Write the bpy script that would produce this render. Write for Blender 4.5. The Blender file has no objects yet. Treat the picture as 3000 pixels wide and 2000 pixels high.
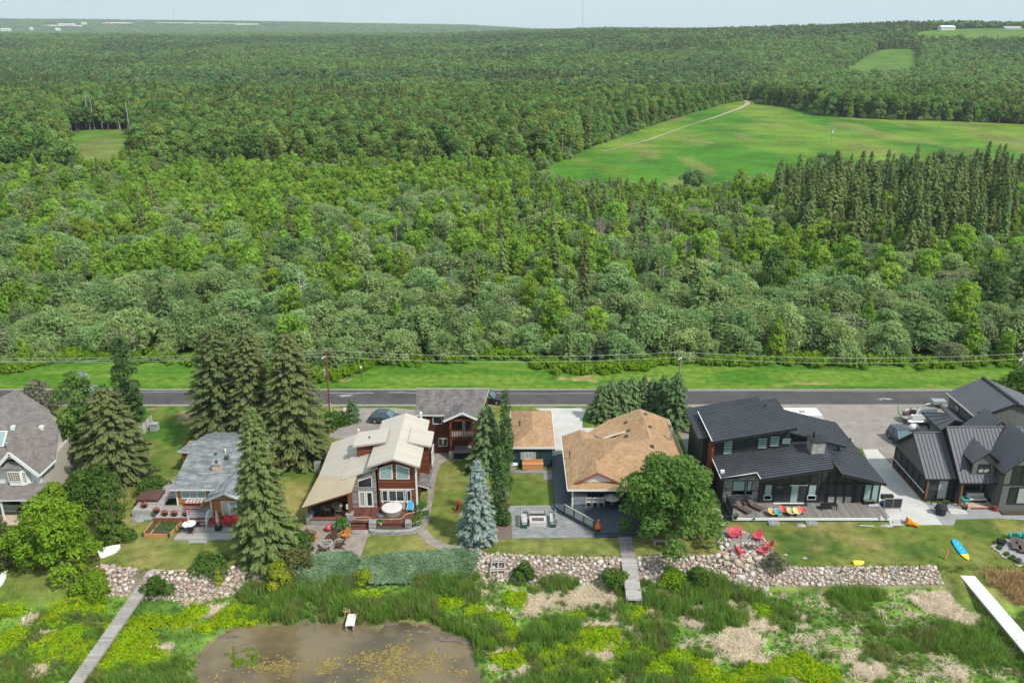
import bpy, bmesh, math, random
import numpy as np
from mathutils import Vector, noise as mnoise

rng = np.random.default_rng(7)
random.seed(7)
R = math.radians
sc = bpy.context.scene
col = sc.collection

# ------------------------------------------------------------------ camera, sky, sun, exposure
CAM_H, PITCH, FPX = 48.0, R(20.0), 2500.0           # drone height (m), downward tilt, focal length in pixels of the 3000 px photo
cam = bpy.data.cameras.new('camera')
cam.sensor_width = 36.0
cam.lens = FPX / 3000 * 36.0
cam.clip_start, cam.clip_end = 0.5, 40000
cam_ob = bpy.data.objects.new('camera', cam)
cam_ob.location = (0, 0, CAM_H)
cam_ob.rotation_euler = (R(90) - PITCH, 0, 0)
col.objects.link(cam_ob)
sc.camera = cam_ob

SUN_DIR = Vector((0.63, -0.52, 1.0)).normalized()    # towards the sun: right and slightly behind the camera
SUN_EL = math.asin(SUN_DIR.z)
SUN_AZ = math.atan2(SUN_DIR.x, SUN_DIR.y)
world = bpy.data.worlds.new('World')
sc.world = world
world.use_nodes = True
wn, wl = world.node_tree.nodes, world.node_tree.links
wn.clear()
wo = wn.new('ShaderNodeOutputWorld')
bg = wn.new('ShaderNodeBackground')
sky = wn.new('ShaderNodeTexSky')
sky.sky_type = 'NISHITA'
sky.sun_disc = False
sky.sun_elevation = SUN_EL
sky.sun_rotation = SUN_AZ
sky.altitude = 600
sky.air_density = 1.0
sky.dust_density = 0.6
sky.ozone_density = 1.0
bg.inputs['Strength'].default_value = 0.115
# thin high cloud over the whole sky: pale veil broken by stretched noise
tc = wn.new('ShaderNodeTexCoord')
mp = wn.new('ShaderNodeMapping')
mp.inputs['Scale'].default_value = (1.0, 1.0, 7.0)
nz = wn.new('ShaderNodeTexNoise')
nz.inputs['Scale'].default_value = 2.2
nz.inputs['Detail'].default_value = 5
cr = wn.new('ShaderNodeValToRGB')
cr.color_ramp.elements[0].position, cr.color_ramp.elements[0].color = 0.3, (0.72, 0.72, 0.72, 1)
cr.color_ramp.elements[1].position, cr.color_ramp.elements[1].color = 0.7, (0.95, 0.95, 0.95, 1)
mx = wn.new('ShaderNodeMixRGB')
mx.inputs['Color2'].default_value = (4.85, 5.9, 6.3, 1)
wl.new(tc.outputs['Generated'], mp.inputs['Vector'])
wl.new(mp.outputs['Vector'], nz.inputs['Vector'])
wl.new(nz.outputs['Fac'], cr.inputs['Fac'])
wl.new(cr.outputs['Color'], mx.inputs['Fac'])
wl.new(sky.outputs['Color'], mx.inputs['Color1'])
wl.new(mx.outputs['Color'], bg.inputs['Color'])
wl.new(bg.outputs['Background'], wo.inputs['Surface'])

sl = bpy.data.lights.new('sun', 'SUN')
sl.energy = 3.5
sl.angle = R(4.0)
sl.color = (1.0, 0.955, 0.88)
so = bpy.data.objects.new('sun', sl)
so.rotation_euler = (-SUN_DIR).to_track_quat('-Z', 'Y').to_euler()
so.location = (60, -40, 120)
col.objects.link(so)

sc.view_settings.view_transform = 'Standard'
sc.view_settings.look = 'None'
sc.view_settings.exposure = 0.42
sc.view_settings.gamma = 1.0
sc.view_settings.use_curve_mapping = False
sc.cycles.max_bounces = 6
sc.cycles.diffuse_bounces = 3
sc.cycles.glossy_bounces = 2
sc.cycles.transmission_bounces = 3
sc.cycles.transparent_max_bounces = 6
sc.cycles.volume_bounces = 0
sc.cycles.use_denoising = True

# ------------------------------------------------------------------ surveying helpers
# the photo was measured in crops; (ox, oy, s) turns a crop coordinate into a pixel of the 3000 x 2000 photo
CROP = dict(n=(0, 0, 1), d=(0, 0, .784), z1=(0, 1050, 2.24), z2=(800, 1100, 2.613), z3=(1400, 1100, 2.613), z4=(1980, 1130, 2.614),
            z5=(2500, 1080, 2.53), b1=(0, 1600, 2.352), b2=(900, 1550, 2.352), b3=(1800, 1600, 1.96), t1=(0, 0, 2.352), t2=(1000, 0, 2.352),
            t3=(2000, 0, 2.352), m1=(0, 450, 2.352), m2=(1000, 450, 2.352), m3=(2000, 450, 2.24), r=(0, 900, 2.352), p=(850, 950, 3.6185),
            h2=(480, 1400, 7.35), h3=(860, 1350, 5.8075), h1=(0, 1240, 4.9), h6=(2600, 1110, 5.88), q6=(2900, 1550, 12.06), h5=(2080, 1400, 4.2),
            h4=(1440, 1400, 5.113))
CT, ST = math.cos(PITCH), math.sin(PITCH)
def _ray(k, x, y):
    a, b, s = CROP[k]
    u, v = (a + x / s - 1500) / FPX, (1000 - b - y / s) / FPX
    return u, CT + v * ST, -ST + v * CT
def at(k, x, y, z=0.0):                                # survey point on the level plane z
    d = _ray(k, x, y); t = (z - CAM_H) / d[2]
    return Vector((d[0] * t, d[1] * t, z))
def ats(k, *v): return [at(k, v[i], v[i + 1]) for i in range(0, len(v), 2)]
def aty(k, x, y, Y):                                   # survey point on the upright plane Y
    d = _ray(k, x, y); t = Y / d[1]
    return Vector((d[0] * t, Y, CAM_H + d[2] * t))

# ------------------------------------------------------------------ object helpers
def tag(o, label=None, cat=None, group=None, kind=None):
    if label: o['label'] = label
    if cat: o['category'] = cat
    if group: o['group'] = group
    if kind: o['kind'] = kind
    return o
def thing(name, label, cat, loc=(0, 0, 0), rz=0.0, group=None):
    o = bpy.data.objects.new(name, None)
    o.empty_display_size = 0.2
    o.location = loc; o.rotation_euler = (0, 0, rz)
    col.objects.link(o)
    return tag(o, label, cat, group)
def wpos(o):
    p = Vector((0, 0, 0))
    while o is not None:
        p += Vector(o.location); o = o.parent
    return p
def dup(o, loc=None, rz=None, label=None, group=None, parent=None, scale=None):
    c = o.copy(); col.objects.link(c)
    if parent is not None: c.parent = parent
    if loc is not None: c.location = loc
    if rz is not None: c.rotation_euler = (0, 0, rz)
    if scale is not None: c.scale = (scale, scale, scale) if not hasattr(scale, '__len__') else scale
    if label: c['label'] = label
    if group: c['group'] = group
    for ch in list(o.children):
        dup(ch, parent=c)
    return c

class MB:
    """collects faces; build() links them as one mesh object"""
    def __init__(s): s.v, s.f, s.m = [], [], []
    def poly(s, pts, mi=0):
        n = len(s.v); s.v += [tuple(p) for p in pts]; s.f.append(list(range(n, n + len(pts)))); s.m.append(mi); return s
    def _add(s, vs, fs, mi):
        n = len(s.v); s.v += [tuple(p) for p in vs]; s.f += [[i + n for i in f] for f in fs]; s.m += [mi] * len(fs); return s
    def box(s, x0, x1, y0, y1, z0, z1, mi=0):
        vs = [(x, y, z) for z in (z0, z1) for y in (y0, y1) for x in (x0, x1)]
        return s._add(vs, [(0, 2, 3, 1), (4, 5, 7, 6), (0, 1, 5, 4), (2, 6, 7, 3), (0, 4, 6, 2), (1, 3, 7, 5)], mi)
    def prism(s, pts, vec, mi=0, mi_side=None):
        n = len(pts); pts = [Vector(p) for p in pts]; vec = Vector(vec)
        nv = len(s.v); s.v += [tuple(p) for p in pts] + [tuple(p + vec) for p in pts]
        s.f.append([nv + i for i in range(n)][::-1]); s.m.append(mi if mi_side is None else mi_side)
        s.f.append([nv + n + i for i in range(n)]); s.m.append(mi)
        for i in range(n):
            j = (i + 1) % n
            s.f.append([nv + i, nv + j, nv + n + j, nv + n + i]); s.m.append(mi if mi_side is None else mi_side)
        return s
    def cyl(s, p0, p1, r0, r1=None, n=8, mi=0):
        p0, p1 = Vector(p0), Vector(p1); r1 = r0 if r1 is None else r1
        d = (p1 - p0).normalized(); a = d.orthogonal().normalized(); b = d.cross(a)
        vs = [p + (a * math.cos(2 * math.pi * i / n) + b * math.sin(2 * math.pi * i / n)) * r for p, r in ((p0, r0), (p1, r1)) for i in range(n)]
        fs = [(i, (i + 1) % n, n + (i + 1) % n, n + i) for i in range(n)] + [tuple(range(n))[::-1], tuple(range(n, 2 * n))]
        return s._add(vs, fs, mi)
    def tube(s, path, r, n=6, mi=0):
        for a, b in zip(path[:-1], path[1:]): s.cyl(a, b, r, r, n, mi)
        return s
    def bar(s, p0, p1, w, h, mi=0):                    # square bar between two points, w across, h up
        p0, p1 = Vector(p0), Vector(p1); d = (p1 - p0).normalized()
        up = Vector((0, 0, 1)) if abs(d.z) < .95 else Vector((0, 1, 0))
        a = d.cross(up).normalized() * (w / 2); b = a.cross(d).normalized() * (h / 2)
        vs = [p + q for p in (p0, p1) for q in (-a - b, a - b, a + b, -a + b)]
        return s._add(vs, [(0, 3, 2, 1), (4, 5, 6, 7), (0, 1, 5, 4), (1, 2, 6, 5), (2, 3, 7, 6), (3, 0, 4, 7)], mi)
    def lathe(s, prof, c=(0, 0, 0), n=14, mi=0):
        vs = [(c[0] + r * math.cos(2 * math.pi * i / n), c[1] + r * math.sin(2 * math.pi * i / n), c[2] + z) for r, z in prof for i in range(n)]
        fs = [(k * n + i, k * n + (i + 1) % n, (k + 1) * n + (i + 1) % n, (k + 1) * n + i) for k in range(len(prof) - 1) for i in range(n)]
        fs += [tuple(range(n))[::-1], tuple(range((len(prof) - 1) * n, len(prof) * n))]
        return s._add(vs, fs, mi)
    def ball(s, c, rx, ry, rz, n=8, m=5, jit=0.0, mi=0):
        vs, fs = [(c[0], c[1], c[2] - rz)], []
        for k in range(1, m):
            t = -math.pi / 2 + math.pi * k / m
            for i in range(n):
                a = 2 * math.pi * (i + .5 * (k % 2)) / n; q = 1 + random.uniform(-jit, jit)
                vs.append((c[0] + rx * q * math.cos(t) * math.cos(a), c[1] + ry * q * math.cos(t) * math.sin(a), c[2] + rz * q * math.sin(t)))
        vs.append((c[0], c[1], c[2] + rz))
        for i in range(n): fs.append((0, 1 + (i + 1) % n, 1 + i))
        for k in range(m - 2):
            for i in range(n):
                a, b = 1 + k * n + i, 1 + k * n + (i + 1) % n
                fs.append((a, b, b + n, a + n))
        for i in range(n): fs.append((len(vs) - 1, 1 + (m - 2) * n + i, 1 + (m - 2) * n + (i + 1) % n))
        return s._add(vs, fs, mi)
    def build(s, name, mats, parent=None, smooth=False, label=None, kind=None):
        off = wpos(parent) if parent else Vector((0, 0, 0))
        me = bpy.data.meshes.new(name)
        me.from_pydata([(x - off.x, y - off.y, z - off.z) for x, y, z in s.v], [], s.f)
        for m in (mats if isinstance(mats, (list, tuple)) else [mats]): me.materials.append(m)
        me.polygons.foreach_set('material_index', s.m)
        bm = bmesh.new(); bm.from_mesh(me); bmesh.ops.recalc_face_normals(bm, faces=bm.faces); bm.to_mesh(me); bm.free()
        uv = me.uv_layers.new(name='UVMap').data           # metres along each face: u level, v up the slope
        for p in me.polygons:
            nrm = p.normal
            if abs(nrm.z) > .999: ua, va = Vector((1, 0, 0)), Vector((0, 1, 0))
            else:
                ua = Vector((-nrm.y, nrm.x, 0)).normalized(); va = nrm.cross(ua)
            for li in p.loop_indices:
                co = me.vertices[me.loops[li].vertex_index].co + off
                uv[li].uv = (co.dot(ua), co.dot(va))
        if smooth: me.polygons.foreach_set('use_smooth', [True] * len(me.polygons))
        o = bpy.data.objects.new(name, me); col.objects.link(o)
        if parent: o.parent = parent
        if label: o['label'] = label
        if kind: o['kind'] = kind
        return o
def quadmesh(name, Q, mats, mi=None, tint=None, nrm=None):
    """fast mesh from an (n,4,3) array of separate quads; tint is one float per quad"""
    n = len(Q); me = bpy.data.meshes.new(name)
    me.vertices.add(4 * n); me.vertices.foreach_set('co', np.ascontiguousarray(Q, np.float32).ravel())
    me.loops.add(4 * n); me.loops.foreach_set('vertex_index', np.arange(4 * n, dtype=np.int32))
    me.polygons.add(n); me.polygons.foreach_set('loop_start', np.arange(0, 4 * n, 4, dtype=np.int32))
    for m in mats: me.materials.append(m)
    if mi is not None: me.polygons.foreach_set('material_index', np.ascontiguousarray(mi, np.int32))
    if tint is not None:
        a = me.attributes.new('tint', 'FLOAT', 'FACE'); a.data.foreach_set('value', np.ascontiguousarray(tint, np.float32))
    me.update(calc_edges=True)
    if nrm is not None:
        me.polygons.foreach_set('use_smooth', [True] * n)
        me.normals_split_custom_set_from_vertices(np.repeat(nrm, 4, axis=0).tolist())
    return me

# ------------------------------------------------------------------ materials
def nodes_of(name):
    m = bpy.data.materials.new(name); m.use_nodes = True
    nt = m.node_tree; b = nt.nodes['Principled BSDF']
    return m, nt.nodes, nt.links, b
def C4(c, k=1.0): return (c[0] * k, c[1] * k, c[2] * k, 1)
def mat(name, c, rough=.75, var=.18, scale=2.5, bump=0.0, spec=.35, metal=0.0, c2=None, coord='Object', stretch=(1, 1, 1), island=0.0, detail=5):
    """weathered surface: two-scale noise between a darker and a lighter tone, optional relief and per-piece variation"""
    m, N, L, b = nodes_of(name)
    b.inputs['Roughness'].default_value = rough; b.inputs['Metallic'].default_value = metal
    b.inputs['Specular IOR Level'].default_value = spec
    t = N.new('ShaderNodeTexCoord'); mp = N.new('ShaderNodeMapping'); mp.inputs['Scale'].default_value = stretch
    L.new(t.outputs[coord], mp.inputs['Vector'])
    n1 = N.new('ShaderNodeTexNoise'); n1.inputs['Scale'].default_value = scale; n1.inputs['Detail'].default_value = detail; n1.inputs['Roughness'].default_value = .65
    L.new(mp.outputs['Vector'], n1.inputs['Vector'])
    r = N.new('ShaderNodeValToRGB'); e = r.color_ramp.elements
    e[0].position, e[1].position = .3, .7
    e[0].color, e[1].color = C4(c, 1 - var), (C4(c, 1 + var) if c2 is None else C4(c2))
    L.new(n1.outputs['Fac'], r.inputs['Fac'])
    out = r.outputs['Color']
    if island:
        g = N.new('ShaderNodeNewGeometry'); mr = N.new('ShaderNodeMapRange')
        mr.inputs['To Min'].default_value, mr.inputs['To Max'].default_value = 1 - island, 1 + island
        L.new(g.outputs['Random Per Island'], mr.inputs['Value'])
        mm = N.new('ShaderNodeMixRGB'); mm.blend_type = 'MULTIPLY'; mm.inputs['Fac'].default_value = 1
        L.new(out, mm.inputs['Color1']); L.new(mr.outputs['Result'], mm.inputs['Color2']); out = mm.outputs['Color']
    L.new(out, b.inputs['Base Color'])
    if bump:
        bp = N.new('ShaderNodeBump'); bp.inputs['Strength'].default_value = bump; bp.inputs['Distance'].default_value = .05
        L.new(n1.outputs['Fac'], bp.inputs['Height']); L.new(bp.outputs['Normal'], b.inputs['Normal'])
    return m
def brickmat(name, c1, c2, mortar, bw, bh, gap=.02, rough=.85, bump=.5, var=.5, freq=2, noise_amt=.35, spec=.3):
    """shingles, pavers or coursed stone laid along the UVs (metres)"""
    m, N, L, b = nodes_of(name)
    b.inputs['Roughness'].default_value = rough; b.inputs['Specular IOR Level'].default_value = spec
    t = N.new('ShaderNodeTexCoord'); br = N.new('ShaderNodeTexBrick')
    br.inputs['Scale'].default_value = 1.0; br.inputs['Brick Width'].default_value = bw; br.inputs['Row Height'].default_value = bh
    br.inputs['Mortar Size'].default_value = gap; br.inputs['Mortar Smooth'].default_value = .1; br.inputs['Bias'].default_value = 0
    br.offset_frequency = freq
    br.inputs['Color1'].default_value, br.inputs['Color2'].default_value, br.inputs['Mortar'].default_value = C4(c1), C4(c2), C4(mortar)
    L.new(t.outputs['UV'], br.inputs['Vector'])
    nz = N.new('ShaderNodeTexNoise'); nz.inputs['Scale'].default_value = 1.1; nz.inputs['Detail'].default_value = 6
    L.new(t.outputs['UV'], nz.inputs['Vector'])
    mr = N.new('ShaderNodeMapRange'); mr.inputs['From Min'].default_value, mr.inputs['From Max'].default_value = .3, .7
    mr.inputs['To Min'].default_value, mr.inputs['To Max'].default_value = 1 - noise_amt, 1 + noise_amt
    L.new(nz.outputs['Fac'], mr.inputs['Value'])
    mm = N.new('ShaderNodeMixRGB'); mm.blend_type = 'MULTIPLY'; mm.inputs['Fac'].default_value = 1
    L.new(br.outputs['Color'], mm.inputs['Color1']); L.new(mr.outputs['Result'], mm.inputs['Color2'])
    L.new(mm.outputs['Color'], b.inputs['Base Color'])
    bp = N.new('ShaderNodeBump'); bp.inputs['Strength'].default_value = bump; bp.inputs['Distance'].default_value = .03; bp.invert = True
    L.new(br.outputs['Fac'], bp.inputs['Height']); L.new(bp.outputs['Normal'], b.inputs['Normal'])
    return m
def sidingmat(name, c, pitch=.16, axis='V', depth=.02, var=.15, rough=.7, c2=None):
    """lapped or battened cladding: relief every 'pitch' metres along V (courses) or U (boards)"""
    m, N, L, b = nodes_of(name)
    b.inputs['Roughness'].default_value = rough; b.inputs['Specular IOR Level'].default_value = .3
    t = N.new('ShaderNodeTexCoord'); sx = N.new('ShaderNodeSeparateXYZ'); L.new(t.outputs['UV'], sx.inputs['Vector'])
    dv = N.new('ShaderNodeMath'); dv.operation = 'DIVIDE'; dv.inputs[1].default_value = pitch
    L.new(sx.outputs['Y' if axis == 'V' else 'X'], dv.inputs[0])
    fr = N.new('ShaderNodeMath'); fr.operation = 'FRACT'; L.new(dv.outputs[0], fr.inputs[0])
    fl = N.new('ShaderNodeMath'); fl.operation = 'FLOOR'; L.new(dv.outputs[0], fl.inputs[0])
    wn_ = N.new('ShaderNodeTexWhiteNoise'); wn_.noise_dimensions = '1D'; L.new(fl.outputs[0], wn_.inputs['W'])
    nz = N.new('ShaderNodeTexNoise'); nz.inputs['Scale'].default_value = 1.6; nz.inputs['Detail'].default_value = 6
    mp = N.new('ShaderNodeMapping'); mp.inputs['Scale'].default_value = (1, 6, 1) if axis == 'V' else (6, 1, 1)
    L.new(t.outputs['UV'], mp.inputs['Vector']); L.new(mp.outputs['Vector'], nz.inputs['Vector'])
    ad = N.new('ShaderNodeMath'); ad.operation = 'ADD'; L.new(nz.outputs['Fac'], ad.inputs[0]); L.new(wn_.outputs['Value'], ad.inputs[1])
    r = N.new('ShaderNodeValToRGB'); e = r.color_ramp.elements; e[0].position, e[1].position = .4, 1.2
    e[1].position = 1.0
    e[0].color, e[1].color = C4(c, 1 - var), (C4(c, 1 + var) if c2 is None else C4(c2))
    hv = N.new('ShaderNodeMath'); hv.operation = 'MULTIPLY'; hv.inputs[1].default_value = .66; L.new(ad.outputs[0], hv.inputs[0])
    L.new(hv.outputs[0], r.inputs['Fac']); L.new(r.outputs['Color'], b.inputs['Base Color'])
    bp = N.new('ShaderNodeBump'); bp.inputs['Strength'].default_value = .8; bp.inputs['Distance'].default_value = depth
    cv = N.new('ShaderNodeFloatCurve')
    if axis == 'V': L.new(fr.outputs[0], bp.inputs['Height'])
    else:
        gt = N.new('ShaderNodeMath'); gt.operation = 'GREATER_THAN'; gt.inputs[1].default_value = .82
        L.new(fr.outputs[0], gt.inputs[0]); L.new(gt.outputs[0], bp.inputs['Height'])
    N.remove(cv)
    L.new(bp.outputs['Normal'], b.inputs['Normal'])
    return m
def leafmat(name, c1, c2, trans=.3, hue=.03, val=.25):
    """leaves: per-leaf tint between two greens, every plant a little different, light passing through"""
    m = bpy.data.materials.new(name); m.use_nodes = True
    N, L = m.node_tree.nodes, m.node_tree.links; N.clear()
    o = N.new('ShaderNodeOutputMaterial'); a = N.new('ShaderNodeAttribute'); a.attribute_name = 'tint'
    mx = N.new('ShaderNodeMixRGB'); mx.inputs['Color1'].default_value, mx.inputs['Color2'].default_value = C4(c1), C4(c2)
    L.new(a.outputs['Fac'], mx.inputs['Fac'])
    oi = N.new('ShaderNodeObjectInfo'); hs = N.new('ShaderNodeHueSaturation')
    m1 = N.new('ShaderNodeMapRange'); m1.inputs['To Min'].default_value, m1.inputs['To Max'].default_value = .5 - hue, .5 + hue
    m2 = N.new('ShaderNodeMapRange'); m2.inputs['To Min'].default_value, m2.inputs['To Max'].default_value = 1 - val, 1 + val
    wn_ = N.new('ShaderNodeTexWhiteNoise'); wn_.noise_dimensions = '1D'
    L.new(oi.outputs['Random'], m1.inputs['Value']); L.new(oi.outputs['Random'], wn_.inputs['W']); L.new(wn_.outputs['Value'], m2.inputs['Value'])
    L.new(m1.outputs['Result'], hs.inputs['Hue']); L.new(m2.outputs['Result'], hs.inputs['Value']); L.new(mx.outputs['Color'], hs.inputs['Color'])
    d = N.new('ShaderNodeBsdfDiffuse'); tr = N.new('ShaderNodeBsdfTranslucent'); ms = N.new('ShaderNodeMixShader'); ms.inputs['Fac'].default_value = trans
    L.new(hs.outputs['Color'], d.inputs['Color']); L.new(hs.outputs['Color'], tr.inputs['Color'])
    L.new(d.outputs['BSDF'], ms.inputs[1]); L.new(tr.outputs['BSDF'], ms.inputs[2]); L.new(ms.outputs['Shader'], o.inputs['Surface'])
    return m
def glassmat(name, c, rough=.06):
    m, N, L, b = nodes_of(name)
    b.inputs['Base Color'].default_value = C4(c); b.inputs['Roughness'].default_value = rough; b.inputs['Specular IOR Level'].default_value = .6
    nz = N.new('ShaderNodeTexNoise'); nz.inputs['Scale'].default_value = 1.5
    t = N.new('ShaderNodeTexCoord'); L.new(t.outputs['Object'], nz.inputs['Vector'])
    bp = N.new('ShaderNodeBump'); bp.inputs['Strength'].default_value = .08; L.new(nz.outputs['Fac'], bp.inputs['Height']); L.new(bp.outputs['Normal'], b.inputs['Normal'])
    return m

# value noise on arrays (ground colours, stand density)
def vnoise(x, y, s, seed=0):
    x, y = np.asarray(x, float) / s, np.asarray(y, float) / s
    xi, yi = np.floor(x).astype(np.int64), np.floor(y).astype(np.int64); fx, fy = x - xi, y - yi
    fx, fy = fx * fx * (3 - 2 * fx), fy * fy * (3 - 2 * fy)
    def h(a, b):
        n = (a * 374761393 + b * 668265263 + seed * 974634777) & 0x7fffffff
        n = ((n ^ (n >> 13)) * 1274126177) & 0x7fffffff
        return ((n ^ (n >> 16)) & 0xffff) / 65535.0
    return (h(xi, yi) * (1 - fx) + h(xi + 1, yi) * fx) * (1 - fy) + (h(xi, yi + 1) * (1 - fx) + h(xi + 1, yi + 1) * fx) * fy
def fbm(x, y, s, seed=0, o=4): return sum(vnoise(x, y, s / 2 ** k, seed + k) * .5 ** k for k in range(o)) / sum(.5 ** k for k in range(o))
def sstep(a, b, x): t = np.clip((np.asarray(x, float) - a) / (b - a), 0, 1); return t * t * (3 - 2 * t)
def inpoly(x, y, P):
    x, y = np.asarray(x), np.asarray(y); r = np.zeros(x.shape, bool); j = len(P) - 1
    for i in range(len(P)):
        xi, yi, xj, yj = P[i][0], P[i][1], P[j][0], P[j][1]
        r ^= ((yi > y) != (yj > y)) & (x < (xj - xi) * (y - yi) / (yj - yi + 1e-12) + xi); j = i
    return r
def smoothpoly(P, it=2):                               # rounds off a surveyed outline
    P = [Vector(p) for p in P]
    for _ in range(it):
        q = []
        for a, b in zip(P, P[1:] + P[:1]): q += [a * .75 + b * .25, a * .25 + b * .75]
        P = q
    return P

# ------------------------------------------------------------------ terrain
def terr(X, Y):
    X, Y = np.asarray(X, float), np.asarray(Y, float); b = X / np.maximum(Y, 1)
    lift = np.interp(b, [-.7, -.2, -.08, -.02, .1, .7], [25, 25, 25, 29, 40, 41])
    z = lift * sstep(650, 2300, Y)
    z = z + 30 * np.exp(-.5 * ((X - 780) ** 2 + (Y - 1450) ** 2) / 330 ** 2)
    far = np.interp(b, [-.8, -.6, -.45, -.35, -.22, -.12, -.05, .02, .2], [150, 122, 112, 104, 94, 80, 76, 50, 20])
    z = z + np.maximum(far - lift, 0) * sstep(4200, 6800, Y) + (fbm(X, Y, 600, 5) - .5) * 10 * sstep(900, 2500, Y)
    return z
FIELD = ats('n', 1545, 508, 1800, 402, 2010, 335, 2130, 302, 2215, 292, 2240, 308, 2330, 318, 2405, 340, 2600, 352, 2800, 356, 3050, 368, 3250, 372, 3250, 440, 2900, 480, 2560, 480, 2400, 500, 2260, 560, 2040, 566, 1900, 556, 1720, 545, 1600, 525)
FIELD2 = [at('t3', 900, 590, 2), at('t3', 1150, 505, 2), at('t3', 1310, 465, 2), at('t3', 1640, 470, 2), at('t3', 1600, 575, 2), at('t3', 1300, 590, 2)]
HILLF = [Vector(((u - 1500) / FPX * (Y * .94 + 4), Y, 0)) for u, Y in ((2615, 1330), (2680, 1420), (2760, 1480), (3100, 1500), (3300, 1400), (3200, 1180), (2900, 1200), (2750, 1230))]
CLEAR = ats('n', 190, 384, 400, 378, 405, 480, 350, 520, 215, 515, 196, 430)
WOOD_EDGE = [at('n', u, v) for u, v in ((-400, 1090), (0, 1092), (60, 1085), (170, 1050), (330, 1052), (520, 1058), (700, 1075), (900, 1105), (985, 1104), (1060, 1085), (1110, 1062), (1190, 1058),
             (1330, 1062), (1440, 1045), (1530, 1046), (1580, 1075), (1700, 1090), (1850, 1082), (1930, 1060), (2080, 1062), (2300, 1060), (2500, 1066), (2720, 1070), (2900, 1068), (3020, 1075), (3400, 1080))]
def wood_edge(x): return np.interp(x, [p.x for p in WOOD_EDGE], [p.y for p in WOOD_EDGE])

def grid_mesh(name, xs, ys, zf, cf, material, kind='structure'):
    X, Y = np.meshgrid(xs, ys); Z = zf(X, Y); nx, ny = len(xs), len(ys)
    me = bpy.data.meshes.new(name)
    co = np.stack([X, Y, Z], -1).reshape(-1, 3).astype(np.float32)
    return grid_from(name, co, nx, ny, cf(X, Y).reshape(-1, 3), material, kind)
def grid_from(name, co, nx, ny, cols, material, kind, keep=None):
    me = bpy.data.meshes.new(name)
    i = np.arange((ny - 1) * (nx - 1)); r, c = i // (nx - 1), i % (nx - 1)
    q = np.stack([r * nx + c, r * nx + c + 1, (r + 1) * nx + c + 1, (r + 1) * nx + c], -1)
    if keep is not None: q = q[keep.reshape(-1)]
    me.vertices.add(len(co)); me.vertices.foreach_set('co', co.astype(np.float32).ravel())
    me.loops.add(4 * len(q)); me.loops.foreach_set('vertex_index', q.astype(np.int32).ravel())
    me.polygons.add(len(q)); me.polygons.foreach_set('loop_start', np.arange(0, 4 * len(q), 4, dtype=np.int32))
    a = me.attributes.new('soil', 'FLOAT_COLOR', 'POINT')
    a.data.foreach_set('color', np.concatenate([cols, np.ones((len(cols), 1))], 1).astype(np.float32).ravel())
    me.materials.append(material); me.update(calc_edges=True)
    me.polygons.foreach_set('use_smooth', [True] * len(q))
    o = bpy.data.objects.new(name, me); col.objects.link(o); o['kind'] = kind
    return o
def groundmat(name, s1, s2, amt=.35, bump=.6, dist=.15):
    m, N, L, b = nodes_of(name); b.inputs['Roughness'].default_value = .95; b.inputs['Specular IOR Level'].default_value = .1
    a = N.new('ShaderNodeAttribute'); a.attribute_name = 'soil'; g = N.new('ShaderNodeNewGeometry')
    n1 = N.new('ShaderNodeTexNoise'); n1.inputs['Scale'].default_value = s1; n1.inputs['Detail'].default_value = 8; n1.inputs['Roughness'].default_value = .7
    n2 = N.new('ShaderNodeTexNoise'); n2.inputs['Scale'].default_value = s2; n2.inputs['Detail'].default_value = 6
    L.new(g.outputs['Position'], n1.inputs['Vector']); L.new(g.outputs['Position'], n2.inputs['Vector'])
    ad = N.new('ShaderNodeMath'); ad.operation = 'ADD'; L.new(n1.outputs['Fac'], ad.inputs[0]); L.new(n2.outputs['Fac'], ad.inputs[1])
    mr = N.new('ShaderNodeMapRange'); mr.inputs['From Min'].default_value, mr.inputs['From Max'].default_value = .65, 1.35
    mr.inputs['To Min'].default_value, mr.inputs['To Max'].default_value = 1 - amt, 1 + amt
    L.new(ad.outputs[0], mr.inputs['Value'])
    mm = N.new('ShaderNodeMixRGB'); mm.blend_type = 'MULTIPLY'; mm.inputs['Fac'].default_value = 1
    L.new(a.outputs['Color'], mm.inputs['Color1']); L.new(mr.outputs['Result'], mm.inputs['Color2']); L.new(mm.outputs['Color'], b.inputs['Base Color'])
    bp = N.new('ShaderNodeBump'); bp.inputs['Strength'].default_value = bump; bp.inputs['Distance'].default_value = dist
    L.new(ad.outputs[0], bp.inputs['Height']); L.new(bp.outputs['Normal'], b.inputs['Normal'])
    return m
def lerp3(a, b, t): return np.asarray(a) * (1 - t[..., None]) + np.asarray(b) * t[..., None]

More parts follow.
